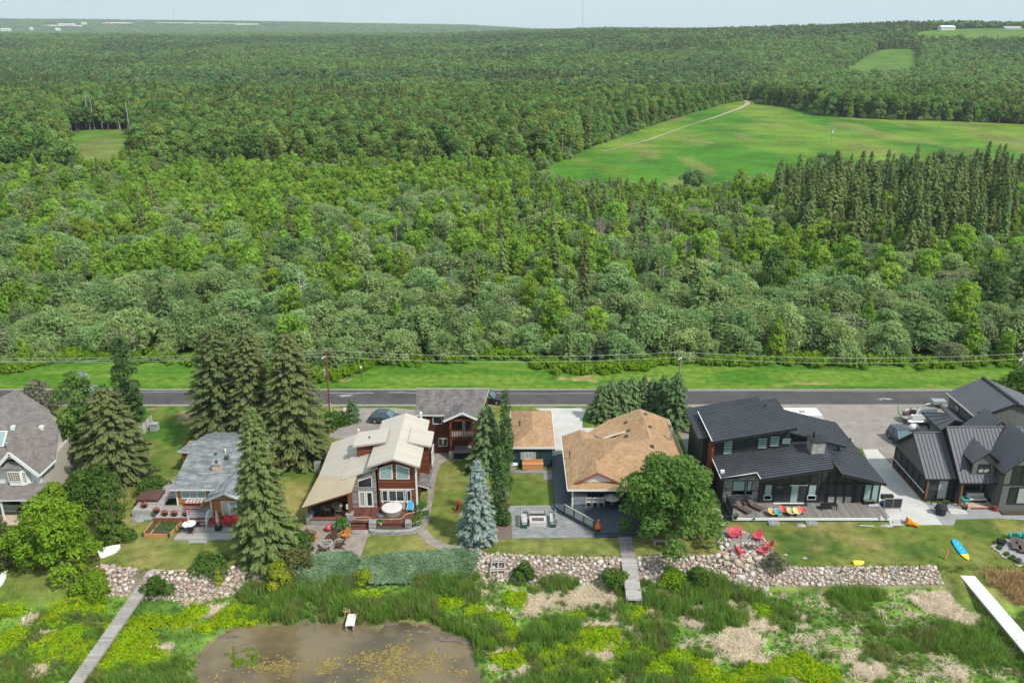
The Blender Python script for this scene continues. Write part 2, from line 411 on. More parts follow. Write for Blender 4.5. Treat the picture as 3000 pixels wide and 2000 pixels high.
# shore line: crest and foot of the bank (x -> y)
CREST = [at('b1', -300, 170), at('b1', 300, 150), at('b1', 690, 135), at('b1', 1000, 172), at('b1', 1500, 172), at('b1', 1760, 122), at('z2', 200, 1400), at('z2', 640, 1400),
         at('z2', 1000, 1380), at('b2', 1160, 170), at('b2', 1800, 200), at('b2', 2160, 205), at('b3', 130, 68), at('b3', 560, 55), at('b3', 640, 95), at('b3', 900, 130), at('b3', 1830, 120), at('b3', 2352, 130), at('b3', 2900, 130)]
_cx, _cy = [p.x for p in CREST], [p.y for p in CREST]
def crest(x): return np.interp(x, _cx, _cy)
POND = smoothpoly([at('b2', -390, 590, -1.3) + Vector((0, 0, 0)), at('b1', 1500, 615, -1.3), at('b1', 1740, 545, -1.3), at('b1', 1850, 570, -1.3), at('b2', 0, 655, -1.3), at('b2', 260, 650, -1.3), at('b2', 480, 640, -1.3),
                   at('b2', 700, 650, -1.3), at('b2', 870, 740, -1.3), at('b2', 1040, 790, -1.3), at('b2', 1130, 800, -1.3), at('b2', 1165, 870, -1.3), at('b2', 1150, 1060, -1.3), at('b2', 1100, 1400, -1.3),
                   at('b1', 1300, 1300, -1.3), at('b1', 1440, 941, -1.3), at('b1', 1420, 850, -1.3), at('b1', 1320, 770, -1.3)], 2)
def pond_d(X, Y):                                      # 1 inside the pond, fading over about a metre at its rim
    k = np.zeros(X.shape)
    for dx, dy in ((0, 0), (.5, 0), (-.5, 0), (0, .5), (0, -.5), (.9, .3), (-.9, .3), (.3, -.9), (-.3, .9)):
        w = (fbm(X, Y, 2.4, 31, 3) - .5) * 2.6
        k += inpoly(X + dx + w, Y + dy + w, POND)
    return k / 9
def patches(spec, k, X, Y, z=-1.2, soft=.5, seed=0, ns=1.6, namp=.55, grow=1.0):
    """soft patches of one plant cover, each an ellipse broken up by noise"""
    m = np.zeros(X.shape); n = (fbm(X, Y, ns, seed, 3) - .5) * 2 * namp
    for u, v, ru, rv in spec:
        c = at(k, u, v, z); ru, rv = ru * grow, rv * grow; ex = abs(at(k, u + ru, v, z).x - c.x); ey = abs(at(k, u, v - rv, z).y - at(k, u, v + rv, z).y) / 2
        d = np.sqrt(((X - c.x) / ex) ** 2 + ((Y - c.y) / ey) ** 2) + n
        m = np.maximum(m, 1 - sstep(1 - soft, 1 + soft * .4, d))
    return m
BRIGHT1 = [(500, 420, 150, 45), (340, 520, 75, 40), (560, 600, 110, 60), (430, 680, 130, 60), (900, 540, 150, 60), (1090, 515, 110, 40), (1380, 450, 60, 30), (1720, 455, 150, 50), (1250, 520, 120, 50),
           (920, 650, 120, 50), (1420, 560, 70, 35), (1600, 500, 90, 35), (60, 660, 70, 60), (730, 800, 120, 60), (560, 720, 90, 60), (1000, 780, 90, 40), (80, 440, 110, 40), (870, 760, 80, 40)]
BRIGHT2 = [(330, 480, 120, 32), (1000, 515, 90, 32), (1150, 565, 110, 45), (1300, 640, 110, 50), (1400, 730, 90, 60), (1520, 820, 90, 50), (1620, 900, 80, 50), (1690, 980, 70, 50), (1740, 850, 150, 65), (1960, 760, 130, 75),
           (1930, 985, 150, 65), (1450, 480, 60, 35), (2250, 545, 70, 50), (1640, 680, 45, 25), (1830, 600, 50, 25), (1390, 900, 110, 50), (1300, 800, 60, 60)]
BRIGHT3 = [(100, 610, 120, 40), (320, 650, 80, 40), (600, 770, 180, 35), (850, 735, 110, 35), (1060, 690, 140, 45), (1170, 750, 120, 30), (250, 720, 110, 40), (110, 390, 50, 30), (470, 680, 70, 40), (330, 310, 40, 12), (850, 370, 60, 40)]
STRAW1 = [(220, 510, 50, 35), (330, 595, 80, 25), (700, 320, 60, 22), (1310, 385, 100, 20), (1500, 435, 100, 30), (1770, 365, 90, 40), (1110, 730, 60, 55), (900, 860, 60, 25), (690, 545, 40, 18), (280, 850, 40, 50), (1290, 545, 50, 16), (430, 260, 60, 50)]
STRAW2 = [(1620, 470, 70, 80), (1560, 560, 60, 30), (1990, 475, 170, 60), (1960, 690, 90, 30), (2130, 740, 90, 60), (2220, 640, 100, 60), (2270, 740, 70, 60), (2020, 860, 60, 30), (1210, 410, 60, 40), (1490, 960, 60, 25), (1330, 850, 60, 18), (1700, 440, 60, 16), (1900, 920, 50, 18)]
STRAW3 = [(330, 285, 120, 22), (460, 395, 90, 45), (620, 350, 60, 40), (760, 400, 60, 50), (730, 560, 80, 60), (560, 660, 40, 20), (1410, 690, 80, 65), (1830, 310, 90, 45), (1990, 410, 70, 50), (1970, 730, 45, 50), (80, 440, 90, 50), (20, 520, 40, 40),
          (250, 430, 90, 40), (770, 660, 60, 40), (880, 450, 60, 40), (960, 690, 40, 20), (1940, 260, 70, 40)]
HAY = [(2080, 140, 90, 40), (2240, 190, 140, 60), (2330, 120, 80, 40), (2330, 270, 90, 40)]
def marsh_masks(X, Y):
    br = np.maximum.reduce([patches(BRIGHT1, 'b1', X, Y, seed=3, namp=.8, grow=1.25), patches(BRIGHT2, 'b2', X, Y, seed=4, namp=.8, grow=1.15), patches(BRIGHT3, 'b3', X, Y, seed=5, namp=.8, grow=1.2)])
    st = np.maximum.reduce([patches(STRAW1, 'b1', X, Y, seed=6, namp=.95), patches(STRAW2, 'b2', X, Y, seed=7, namp=.95, grow=1.25), patches(STRAW3, 'b3', X, Y, seed=8, namp=.95, grow=1.25), patches(HAY, 'b3', X, Y, z=-.3, seed=9)])
    return br, st
def bank_w(X): return np.where(X > 41, 7.0, np.where(X < -41, 6.0, 2.7))
def yard_z(X, Y):
    c = crest(X); t = sstep(0, 1, (c - Y) / bank_w(X))
    z = -1.2 * t
    marsh = sstep(.6, 1, t)
    z = z + marsh * ((fbm(X, Y, 3.5, 12) - .5) * .35) - pond_d(X, Y) * .55 * marsh
    ditch = np.exp(-.5 * ((Y - 114.5) / 1.2) ** 2)
    return z - ditch * .12 * (np.abs(X) < 200)
VERGE_DRY = [at('m3', 1300, 1490), at('m3', 2050, 1490)]
def yard_c(X, Y):
    n1, n2, n3 = fbm(X, Y, 9, 1), fbm(X, Y, 2.5, 2), fbm(X, Y, 22, 3)
    lawn = lerp3((.105, .145, .025), (.25, .22, .075), np.clip(.22 + sstep(.36, .70, n1) * .65 + (n2 - .5) * .9, 0, 1))
    # kept lawn of the tan-roofed house is greener, the lots beside the black house are patchy
    keep = inpoly(X, Y, ats('z3', 230, 745, 580, 745, 590, 1000, 230, 1000)).astype(float)
    lawn = lerp3((1, 1, 1), (.72, .86, .75), keep) * lawn
    rough = sstep(.5, .62, fbm(X, Y, 5, 44)) * sstep(24, 27, X) * (1 - sstep(42, 46, X))
    lawn = lerp3(lawn, np.array((.27, .205, .09)), rough * .75)
    gpatch = sstep(.56, .66, fbm(X, Y, 4, 45)) * sstep(24, 27, X)
    lawn = lerp3(lawn, np.array((.05, .10, .02)), gpatch * .7)
    behind = lerp3((.060, .13, .016), (.15, .17, .04), sstep(.35, .75, n2))
    lawn = lerp3(lawn, behind, sstep(84, 90, Y))
    verge = lerp3((.062, .155, .014), (.125, .205, .028), sstep(.3, .75, fbm(X * .35, Y * 1.6, 3, 8)))
    dry = sstep(.5, .7, fbm(X * .4, Y * 1.5, 2.2, 9)) * np.exp(-.5 * ((Y - 113.9) / .55) ** 2) * sstep(24, 40, X)
    dry = np.maximum(dry, .8 * sstep(.66, .76, fbm(X, Y, 4, 10)) * sstep(113, 116, Y) * (np.abs(X) < 30))
    verge = lerp3(verge, np.array((.36, .26, .12)), np.clip(dry, 0, 1))
    c = lerp3(lawn, verge, sstep(108, 111, Y))
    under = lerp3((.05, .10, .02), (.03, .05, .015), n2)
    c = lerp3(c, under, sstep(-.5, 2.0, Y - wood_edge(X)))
    t = sstep(.35, .95, (crest(X) - Y) / bank_w(X))
    tb = (crest(X) - Y) / bank_w(X); bank = sstep(-.1, .02, tb) * (1 - sstep(.8, .95, np.where(X > 23.5, tb * 1.45, tb))) * ((X > -39.7) & (X < -23.4) | (X > -5.7) & (X < 40.5))
    dirt = patches([(1215, 375, 60, 40), (1270, 400, 40, 40), (1010, 332, 50, 9)], 'z1', X, Y, z=0, seed=77); c = lerp3(c, np.array((.30, .225, .13)), dirt * .8)
    marsh = lerp3((.075, .145, .025), (.15, .26, .04), sstep(.3, .7, n2))
    br, st = marsh_masks(X, Y)
    marsh = lerp3(marsh, np.array((.20, .30, .008)), np.clip(br * 1.2, 0, 1))
    marsh = lerp3(marsh, np.array((.37, .295, .19)), st * .65)
    # mud and drowned stems round the pond
    pd = pond_d(X, Y); rim = np.clip(pd * 3, 0, 1)
    marsh = lerp3(marsh, np.array((.16, .115, .075)), rim)
    return lerp3(lerp3(c, marsh, t), np.array((.21, .17, .14)), bank)
ground_mat = groundmat('ground cover', 6.0, .9, .55, .5, .12)
xs = np.concatenate([np.linspace(-150, -84, 18)[:-1], np.arange(-84, 84.01, .45), np.linspace(84, 150, 18)[1:]])
ys = np.concatenate([np.linspace(-5, 44, 24)[:-1], np.arange(44, 124.4, .45)])
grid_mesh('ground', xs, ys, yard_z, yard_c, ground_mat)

def far_c(X, Y):
    c = lerp3((.030, .055, .016), (.055, .085, .022), fbm(X, Y, 60, 14))
    b = X / Y; d = Y
    for b0, b1, d0, d1, cc in ((-.66, -.535, 5900, 6800, (.24, .32, .14)), (-.52, -.465, 5300, 5750, (.60, .52, .40)), (-.455, -.41, 5700, 6350, (.55, .44, .30)), (-.40, -.27, 5850, 6700, (.30, .36, .20)),
                               (-.31, -.245, 5600, 6000, (.42, .38, .26)), (-.64, -.57, 4700, 5000, (.2, .2, .15))):
        e = sstep(b0, b0 + .012, b) * (1 - sstep(b1 - .012, b1, b)) * sstep(d0, d0 + 120, d) * (1 - sstep(d1 - 120, d1, d))
        c = lerp3(c, np.array(cc), e)
    return c
far_mat = groundmat('far land', .05, .012, .35, .3, 1.0)
nb, nr = 241, 150
bs = np.linspace(-.95, .95, nb); rs = np.geomspace(123.9, 11000, nr)
B_, R_ = np.meshgrid(bs, rs)
XX, YY = B_ * R_, R_
ZZ = terr(XX, YY) - .25 + np.where(YY > 9500, -40, 0)
grid_from('hills', np.stack([XX, YY, ZZ], -1).reshape(-1, 3), nb, nr, far_c(XX, YY).reshape(-1, 3), far_mat, 'structure')

def field_c(X, Y):
    n = fbm(X, Y * .45, 38, 21); m = fbm(X, Y * .3, 14, 22)
    c = lerp3((.055, .16, .013), (.13, .205, .026), sstep(.35, .65, n))
    return lerp3(c, np.array((.18, .185, .055)), sstep(.55, .72, m) * .7)
def field_c2(X, Y): return lerp3((.07, .15, .02), (.12, .18, .035), fbm(X, Y, 50, 23))
field_mat = groundmat('meadow', .35, .05, .5, .5, .3)
def field(name, P, step, lift, cf):
    P = smoothpoly(P, 1); x0, x1 = min(p.x for p in P), max(p.x for p in P); y0, y1 = min(p.y for p in P), max(p.y for p in P)
    gx, gy = np.arange(x0, x1 + step, step), np.arange(y0, y1 + step, step); X, Y = np.meshgrid(gx, gy)
    k = inpoly(X, Y, P); keep = k[:-1, :-1] & k[1:, :-1] & k[:-1, 1:] & k[1:, 1:]
    co = np.stack([X, Y, terr(X, Y) + lift], -1).reshape(-1, 3)
    return grid_from(name, co, len(gx), len(gy), cf(X, Y).reshape(-1, 3), field_mat, 'structure', keep)
field('field', FIELD, 1.3, .1, field_c)
field('field', FIELD2, 4.0, .4, field_c2)
field('field', HILLF, 6.0, .6, field_c2)
field('clearing', CLEAR, 1.3, .12, lambda X, Y: lerp3((.085, .17, .02), (.16, .185, .05), sstep(.4, .7, fbm(X, Y * .5, 16, 25))))

TRACK = [at('t3', 360, 688), at('t3', 415, 692), at('t3', 452, 708), at('t3', 440, 728), at('t3', 390, 752), at('t3', 300, 785), at('t3', 215, 815), at('t3', 60, 862), at('t2', 2130, 965), at('t2', 1930, 1020), at('t2', 1800, 1050)]
def strip(P, w, z, z0=None):                           # a band of even width along a line, as a closed outline
    P = [Vector((p.x, p.y, 0)) for p in P]; Lp, Rp = [], []
    for i, p in enumerate(P):
        d = (P[min(i + 1, len(P) - 1)] - P[max(i - 1, 0)]).normalized(); n = Vector((-d.y, d.x, 0)); ww = w[i] if hasattr(w, '__len__') else w
        Lp.append(p + n * ww / 2); Rp.append(p - n * ww / 2)
    return [Vector((p.x, p.y, z)) for p in Lp + Rp[::-1]]
M_TRACK = mat('pale dirt track', (.36, .30, .21), .95, .25, .8)
tb = MB(); S_ = strip(TRACK, [3, 3.4, 3.4, 3.2, 2.6, 2.2, 1.6, .7, 1.5, .6, 1.3], .2); n_ = len(TRACK)
for p in S_: p.z = float(terr(p.x, p.y)) + .3
for i in range(n_ - 1): tb.poly([S_[i], S_[i + 1], S_[2 * n_ - 2 - i], S_[2 * n_ - 1 - i]])
tag(tb.build('path', M_TRACK), kind='structure')

# ------------------------------------------------------------------ plants
def unit(a): return a / np.maximum(np.linalg.norm(a, axis=-1, keepdims=True), 1e-9)
def rhombs(c, nrm, half, aspect=.5, along=None, jit=.35, g=rng):
    """pointed leaf-spray quads at c facing nrm"""
    n = len(c); nrm = unit(nrm)
    t = g.normal(size=(n, 3)) if along is None else along + g.normal(size=(n, 3)) * .15
    t = unit(t - nrm * np.sum(t * nrm, -1, keepdims=True)); s = np.cross(nrm, t)
    h = half * (1 + g.uniform(-jit, jit, (n, 1))); w = h * aspect
    q = np.stack([c + t * h, c + s * w, c - t * h, c - s * w], 1)
    q[:, 1] -= nrm * w * .25; q[:, 3] -= nrm * w * .25
    return q
def limb(p0, p1, r0, r1, n=5):
    p0, p1 = np.array(p0, float), np.array(p1, float); d = unit(p1 - p0); a = unit(np.cross(d, [.31, .17, .93])); b = np.cross(d, a)
    an = np.linspace(0, 2 * np.pi, n + 1); ring = np.cos(an)[:, None] * a + np.sin(an)[:, None] * b
    A, B = p0 + ring * r0, p1 + ring * r1
    return np.stack([A[:-1], A[1:], B[1:], B[:-1]], 1)
def blobs_crown(C, r, n, half, g, aspect=.5, up=.35, squash=.85, lo=-.55, dark=0):
    """leaf sprays over the skin of a set of clumps (C centres, r radii)"""
    p = r ** 2 / np.sum(r ** 2); k = g.choice(len(C), n, p=p)
    d = unit(g.normal(size=(n, 3))); d[:, 2] = np.where(d[:, 2] < lo, -d[:, 2], d[:, 2])
    rad = r[k] * g.uniform(.62, 1.08, n) ** .8
    pos = C[k] + d * rad[:, None] * np.array([1, 1, squash])
    nrm = unit(d * .8 + g.normal(size=(n, 3)) * .55 + np.array([0, 0, up]))
    tint = np.clip(g.normal(.5, .22, n) + g.normal(0, .16, len(C))[k], 0, 1)
    return rhombs(pos, nrm, half, aspect, g=g), tint
def broadleaf(h, rad, base, seed, n, half, nclump=16, crf=.42, trunk_r=.12, shape='dome', lean=0, limbs=True, stems=1, aspect=.5, up=.35):
    g = np.random.default_rng(seed); C, r = [], []
    for i in range(nclump):
        t = (i + .5) / nclump; a = i * 2.39996 + g.uniform(-.5, .5)
        if shape == 'dome': z = base + (h - base) * (t ** .75) * .88; q = rad * math.sqrt(max(0, 1 - (t ** 1.6) * .93)) * g.uniform(.3, .98); z *= g.uniform(.82, 1.06); cr = rad * crf * g.uniform(.6, 1.4)
        elif shape == 'oval': z = base + (h - base) * t; q = rad * math.sin(math.pi * min(1, .12 + t * .86)) ** .7 * g.uniform(.35, .75); cr = rad * crf * g.uniform(.75, 1.2) * (1 - .35 * t)
        else: z = base + (h - base) * t; q = rad * (1 - t) ** .8 * g.uniform(.3, .7); cr = rad * crf * (1.15 - .8 * t) * g.uniform(.8, 1.2)   # cone
        C.append((q * math.cos(a) + lean * z, q * math.sin(a), min(z, h - cr * .5))); r.append(cr)
    C, r = np.array(C), np.array(r)
    Q, tint = blobs_crown(C, r, n, half, g, aspect, up)
    T = []
    for s in range(stems):
        o = g.uniform(-.3, .3, 2) * (stems > 1); top = np.array([lean * h * .7 + o[0] * 3, o[1] * 3, h * .78])
        p0 = np.array([o[0], o[1], -.1]); m = (p0 + top) / 2 + np.append(g.uniform(-.12, .12, 2), 0)
        T += [limb(p0, m, trunk_r, trunk_r * .7), limb(m, top, trunk_r * .7, trunk_r * .2)]
        if limbs:
            for k in g.choice(len(C), min(len(C), 7), replace=False):
                st = p0 + (top - p0) * np.clip((C[k][2] / h) * .75, .15, .9); T.append(limb(st, C[k], trunk_r * .38, trunk_r * .1, 4))
    return dict(leaf=Q, tint=tint, wood=np.concatenate(T))
def conifer(h, rad, seed, step, half, base=.06, density=1.0, droop=.3, gap=0.0, nb0=8, ragged=.15, trunk_r=.16, power=.85):
    g = np.random.default_rng(seed); P, A, W, T, Nn = [], [], [], [], []
    z = h * base
    while z < h * .99:
        f = 1 - z / h; rr = rad * f ** power * g.uniform(1 - ragged, 1 + ragged) + .08; nb = max(4, int(nb0 * (.55 + .45 * f)))
        a0 = g.uniform(0, 6.28)
        for i in range(nb):
            if g.random() < gap: continue
            a = a0 + 6.2832 * i / nb + g.uniform(-.25, .25); L = rr * g.uniform(.8, 1.12); dirv = np.array([math.cos(a), math.sin(a), 0])
            side = np.array([-math.sin(a), math.cos(a), 0]); m = max(2, int(L / (half * .62) * density))
            dr = droop * g.uniform(.7, 1.3) * (.4 + f)
            tv = (np.arange(m) + .6) / m
            for t in tv:
                zz = z - dr * L * t ** 1.3 + .10 * L * t ** 3
                wdt = L * .24 * (1.15 - t) + .05
                for sgn in (-1, 1, 0):
                    if sgn == 0 and t < .5: continue
                    P.append(dirv * (L * t) + side * sgn * wdt * g.uniform(.5, 1.05) + np.array([0, 0, zz + g.uniform(-.04, .04)]))
                    A.append(dirv * .9 + side * sgn * .55 + np.array([0, 0, -.45 - dr * .5]))
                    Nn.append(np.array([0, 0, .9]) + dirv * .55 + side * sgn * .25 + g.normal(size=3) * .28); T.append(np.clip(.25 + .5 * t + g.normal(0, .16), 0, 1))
            if L > .6: W.append(limb((0, 0, z), dirv * L * .75 + np.array([0, 0, z - dr * L * .7]), .028 + .01 * L, .01, 3))
        z += step * (.55 + .6 * f) * g.uniform(.85, 1.15)
    P, A, Nn = np.array(P), np.array(A), np.array(Nn)
    # leader
    Q = rhombs(P, Nn, half, .42, along=A, g=g)
    wood = [limb((0, 0, -.1), (0, 0, h * .5), trunk_r, trunk_r * .6, 6), limb((0, 0, h * .5), (0, 0, h), trunk_r * .6, .02, 5)] + W
    return dict(leaf=Q, tint=np.array(T), wood=np.concatenate(wood))
def snag(h, seed, r=.12, branch=1.0, n=26, spread=.5, lo=.3):
    g = np.random.default_rng(seed); W = [limb((0, 0, -.1), (g.uniform(-.2, .2), 0, h * .55), r, r * .65, 5)]
    top = np.array([g.uniform(-.4, .4), g.uniform(-.3, .3), h]); mid = W[0][0, 2]; mid = np.array([0, 0, h * .55]); W.append(limb(mid, top, r * .65, .02, 4))
    for i in range(n):
        t = g.uniform(lo, .97); p = np.array([0, 0, 0]) * (1 - t) + top * t; a = g.uniform(0, 6.28); L = branch * (1.15 - t) * g.uniform(.5, 1.2) * h * .3
        e = p + np.array([math.cos(a) * L * spread * 1.6, math.sin(a) * L * spread * 1.6, L * g.uniform(.1, 1.0)]); W.append(limb(p, e, r * .3 * (1.1 - t * .7), .012, 3))
        for _ in range(2):
            q = p + (e - p) * g.uniform(.4, .9); W.append(limb(q, q + g.normal(size=3) * L * .22 + np.array([0, 0, L * .15]), r * .12, .008, 3))
    return dict(wood=np.concatenate(W))

M_WILLOW = leafmat('willow leaves', (.150, .245, .074), (.38, .50, .215), .45, .022, .25)
M_ASPEN = leafmat('aspen leaves', (.155, .285, .036), (.36, .52, .085), .45, .013, .2)
M_POPLAR = leafmat('poplar leaves', (.115, .20, .048), (.26, .37, .10), .42, .03, .34)
M_SPRUCE = leafmat('spruce needles', (.090, .140, .044), (.235, .30, .105), .3, .025, .25)
M_FARLEAF = leafmat('forest leaves', (.145, .235, .068), (.28, .395, .135), .45, .03, .28)
M_FARDARK = leafmat('darker forest leaves', (.095, .165, .060), (.19, .28, .105), .42, .04, .3)
M_BARK = mat('grey bark', (.16, .13, .10), .9, .35, 6, .4)
M_PALEBARK = mat('pale aspen bark', (.62, .60, .54), .85, .3, 5, .2, stretch=(1, 1, .3))
M_GREYBARK = mat('grey poplar bark', (.27, .25, .21), .9, .3, 5)
M_DEAD = mat('bleached dead wood', (.36, .32, .27), .9, .25, 5)
M_DEADBROWN = mat('dead brown twigs', (.20, .165, .13), .9, .25, 5)

M_WILLOW2 = leafmat('greyish willow twigs', (.155, .20, .09), (.31, .36, .20), .4, .02, .22)
def plant_meshes(name, d, leaf_m, bark_m):
    """trunk mesh, crown mesh and one joined mesh of the same plant"""
    w = quadmesh(name + ' trunk', d['wood'], [bark_m]); l = j = None
    if 'leaf' in d:
        l = quadmesh(name + ' crown', d['leaf'], [leaf_m], tint=d['tint'])
        j = quadmesh(name, np.concatenate([d['wood'], d['leaf']]), [bark_m, leaf_m], mi=np.r_[np.zeros(len(d['wood'])), np.ones(len(d['leaf']))], tint=np.r_[np.zeros(len(d['wood'])), d['tint']])
    else: j = w
    return w, l, j
def plant(name, meshes, loc, label, cat='tree', group=None, rz=0, s=1.0, wood='trunk', leaf='crown'):
    t = thing(name, label, cat, loc, rz, group); t.scale = (s, s, s) if not hasattr(s, '__len__') else s
    for nm, me in ((wood, meshes[0]), (leaf, meshes[1])):
        if me is not None:
            o = bpy.data.objects.new(nm, me); o.parent = t; col.objects.link(o)
    return t
willows = [plant_meshes('willow', broadleaf(h, r, .4, 100 + i, 4300 if i != 6 else 2400, .20, 36, .27, .09, 'dome', stems=4, aspect=.42, up=.6), M_WILLOW2 if i == 6 else M_WILLOW, M_DEADBROWN if i == 6 else M_BARK) for i, (h, r) in enumerate(((4.6, 3.2), (5.4, 3.5), (3.8, 2.8), (5.0, 2.9), (4.2, 3.8), (5.9, 3.1), (4.0, 3.0)))]
aspens = [plant_meshes('aspen', broadleaf(h, r, .9, 200 + i, 2400, .25, 17, .52, .08, 'oval' if i % 2 else 'cone', limbs=False), M_ASPEN, M_PALEBARK) for i, (h, r) in enumerate(((6.5, 2.0), (7.4, 2.3), (5.4, 2.0), (6.4, 2.6), (7.8, 2.2)))]
poplars = [plant_meshes('poplar', broadleaf(h, r, h * .28, 300 + i, 1700, .40, 18, .42, .15, 'dome', limbs=False, up=.75), M_POPLAR, M_GREYBARK) for i, (h, r) in enumerate(((13.5, 3.3), (15.0, 3.0), (12.0, 3.6), (14.0, 2.7)))]
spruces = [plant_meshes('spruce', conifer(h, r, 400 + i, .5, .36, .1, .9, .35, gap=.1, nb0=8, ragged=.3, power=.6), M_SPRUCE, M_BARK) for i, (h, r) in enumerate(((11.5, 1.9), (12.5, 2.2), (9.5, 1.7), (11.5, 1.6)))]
snags = [plant_meshes('snag', snag(h, 500 + i, .10, b, 30, sp), None, M_DEAD if i % 2 else M_DEADBROWN) for i, (h, b, sp) in enumerate(((9, .5, .5), (7.5, .9, .6), (10.5, .35, .4), (6.5, 1.2, .7)))]
farpop = [plant_meshes('far tree', broadleaf(h, r, h * .25, 600 + i, 340, .80, 12, .48, .16, 'dome', limbs=False, aspect=.6, up=.9), M_FARLEAF, M_GREYBARK) for i, (h, r) in enumerate(((14, 3.6), (12.5, 3.9), (15, 3.3), (12, 4.2)))]
fardark = [plant_meshes('far dark tree', broadleaf(h, r, h * .25, 620 + i, 340, .80, 12, .48, .16, 'dome', limbs=False, aspect=.6, up=.9), M_FARDARK, M_GREYBARK) for i, (h, r) in enumerate(((14, 3.5), (13, 3.8), (15, 3.2)))]
farspr = [plant_meshes('far spruce', conifer(h, r, 650 + i, 1.5, .95, .05, .75, .3, nb0=6), M_SPRUCE, M_BARK) for i, (h, r) in enumerate(((15, 2.0), (18, 2.3)))]
clumps = []
for i in range(4):
    g = np.random.default_rng(700 + i); C = np.c_[g.uniform(-7, 7, 14), g.uniform(-7, 7, 14), g.uniform(6, 12, 14)]
    Q, t_ = blobs_crown(C, g.uniform(2.2, 3.6, 14), 420, 1.5, g, .6, .3, 1.1)
    clumps.append((None, None, quadmesh('far clump', Q, [M_FARLEAF], tint=t_)))

def stand(name, protos, P, S, rotmax=6.283):
    """the rest of a kind as one object: a point per plant, the plant set on it by geometry nodes"""
    c = bpy.data.collections.new(name + ' kinds')
    for i, p in enumerate(protos):
        c.objects.link(bpy.data.objects.new('%s kind %02d' % (name, i), p[2]))
    me = bpy.data.meshes.new(name); n = len(P)
    me.vertices.add(n); me.vertices.foreach_set('co', np.ascontiguousarray(P, np.float32).ravel())
    a = me.attributes.new('size', 'FLOAT_VECTOR', 'POINT'); a.data.foreach_set('vector', np.ascontiguousarray(S, np.float32).ravel())
    a = me.attributes.new('turn', 'FLOAT_VECTOR', 'POINT'); tr = np.zeros((n, 3)); tr[:, 2] = rng.uniform(0, rotmax, n); tr[:, 0] = rng.normal(0, .04, n); tr[:, 1] = rng.normal(0, .04, n)
    a.data.foreach_set('vector', tr.astype(np.float32).ravel())
    a = me.attributes.new('pick', 'INT', 'POINT'); a.data.foreach_set('value', rng.integers(0, len(protos), n).astype(np.int32))
    o = bpy.data.objects.new(name, me); col.objects.link(o); o['kind'] = 'stuff'
    nt = bpy.data.node_groups.new(name, 'GeometryNodeTree')
    nt.interface.new_socket('Geometry', in_out='INPUT', socket_type='NodeSocketGeometry'); nt.interface.new_socket('Geometry', in_out='OUTPUT', socket_type='NodeSocketGeometry')
    N, L = nt.nodes, nt.links; gi, go = N.new('NodeGroupInput'), N.new('NodeGroupOutput')
    ci = N.new('GeometryNodeCollectionInfo'); ci.inputs['Collection'].default_value = c; ci.inputs['Separate Children'].default_value = True; ci.inputs['Reset Children'].default_value = True
    ip = N.new('GeometryNodeInstanceOnPoints'); ip.inputs['Pick Instance'].default_value = True
    def attr(nm, ty):
        x = N.new('GeometryNodeInputNamedAttribute'); x.data_type = ty; x.inputs['Name'].default_value = nm; return x.outputs['Attribute']
    L.new(gi.outputs[0], ip.inputs['Points']); L.new(ci.outputs[0], ip.inputs['Instance'])
    L.new(attr('pick', 'INT'), ip.inputs['Instance Index']); L.new(attr('turn', 'FLOAT_VECTOR'), ip.inputs['Rotation']); L.new(attr('size', 'FLOAT_VECTOR'), ip.inputs['Scale'])
    L.new(ip.outputs[0], go.inputs[0])
    md = o.modifiers.new('plants', 'NODES'); md.node_group = nt
    return o

# stand map: jittered grid thinned to the wood; kind by place
def jgrid(y0, y1, s, pad=18):
    out = []
    xs = np.arange(-.72 * y1 - pad, .72 * y1 + pad, s); ys = np.arange(y0, y1, s); X, Y = np.meshgrid(xs, ys)
    X = X + rng.uniform(-.48, .48, X.shape) * s; Y = Y + rng.uniform(-.48, .48, Y.shape) * s
    k = (np.abs(X) < .70 * Y + pad) & (Y > y0) & (Y < y1)
    return X[k], Y[k]
def in_open(X, Y):
    m = inpoly(X, Y, FIELD) | inpoly(X, Y, FIELD2) | inpoly(X, Y, HILLF) | inpoly(X, Y, CLEAR)
    return m
X, Y = jgrid(114, 330, 2.7)
k = (Y > wood_edge(X) + .8) & ~in_open(X, Y)
X, Y = X[k], Y[k]; u = X / Y
nb_, nc_ = fbm(X, Y, 26, 51), fbm(X, Y, 12, 52); rnd = rng.random(len(X))
# shares of each kind
right_spr = sstep(62, 84, X + (fbm(X, Y, 14, 57) - .5) * 30) * sstep(176, 200, Y + (fbm(X, Y, 16, 58) - .5) * 26)                   # dense brown-green spruce stand at the right
midsnag = np.exp(-.5 * (((X - 34) / 22) ** 2 + ((Y - 200) / 26) ** 2))
leftdark = inpoly(X, Y, ats('n', -200, 330, 200, 330, 215, 480, 150, 520, -200, 560))
midpop = inpoly(X, Y, ats('n', 400, 380, 1000, 380, 1560, 470, 1530, 500, 1200, 505, 900, 470, 700, 440, 560, 445, 420, 470))
bushy = 1 - sstep(146, 172, Y + (nb_ - .5) * 60)
p_spr = np.clip(.68 * right_spr + np.where(bushy > .5, .006, .018) + .10 * midsnag + .25 * midpop * (nc_ > .6), 0, .9)
p_pop = np.where(leftdark | midpop, .75, .0) + sstep(285, 325, Y) * .5 * (1 - midpop) * (X < 3)
p_snag = np.clip(.04 + .40 * midsnag + .14 * right_spr + .05 * bushy, 0, .45)
p_wil = np.clip(.95 * bushy + (1 - bushy) * sstep(.45, .62, nb_) * .72 + .7 * sstep(255, 270, Y) * (X > 5), 0, 1) * (1 - right_spr * .9 * (Y < 258))
kind = np.full(len(X), 'aspen', dtype=object)
r2 = rng.random(len(X)); r3 = rng.random(len(X)); r4 = rng.random(len(X))
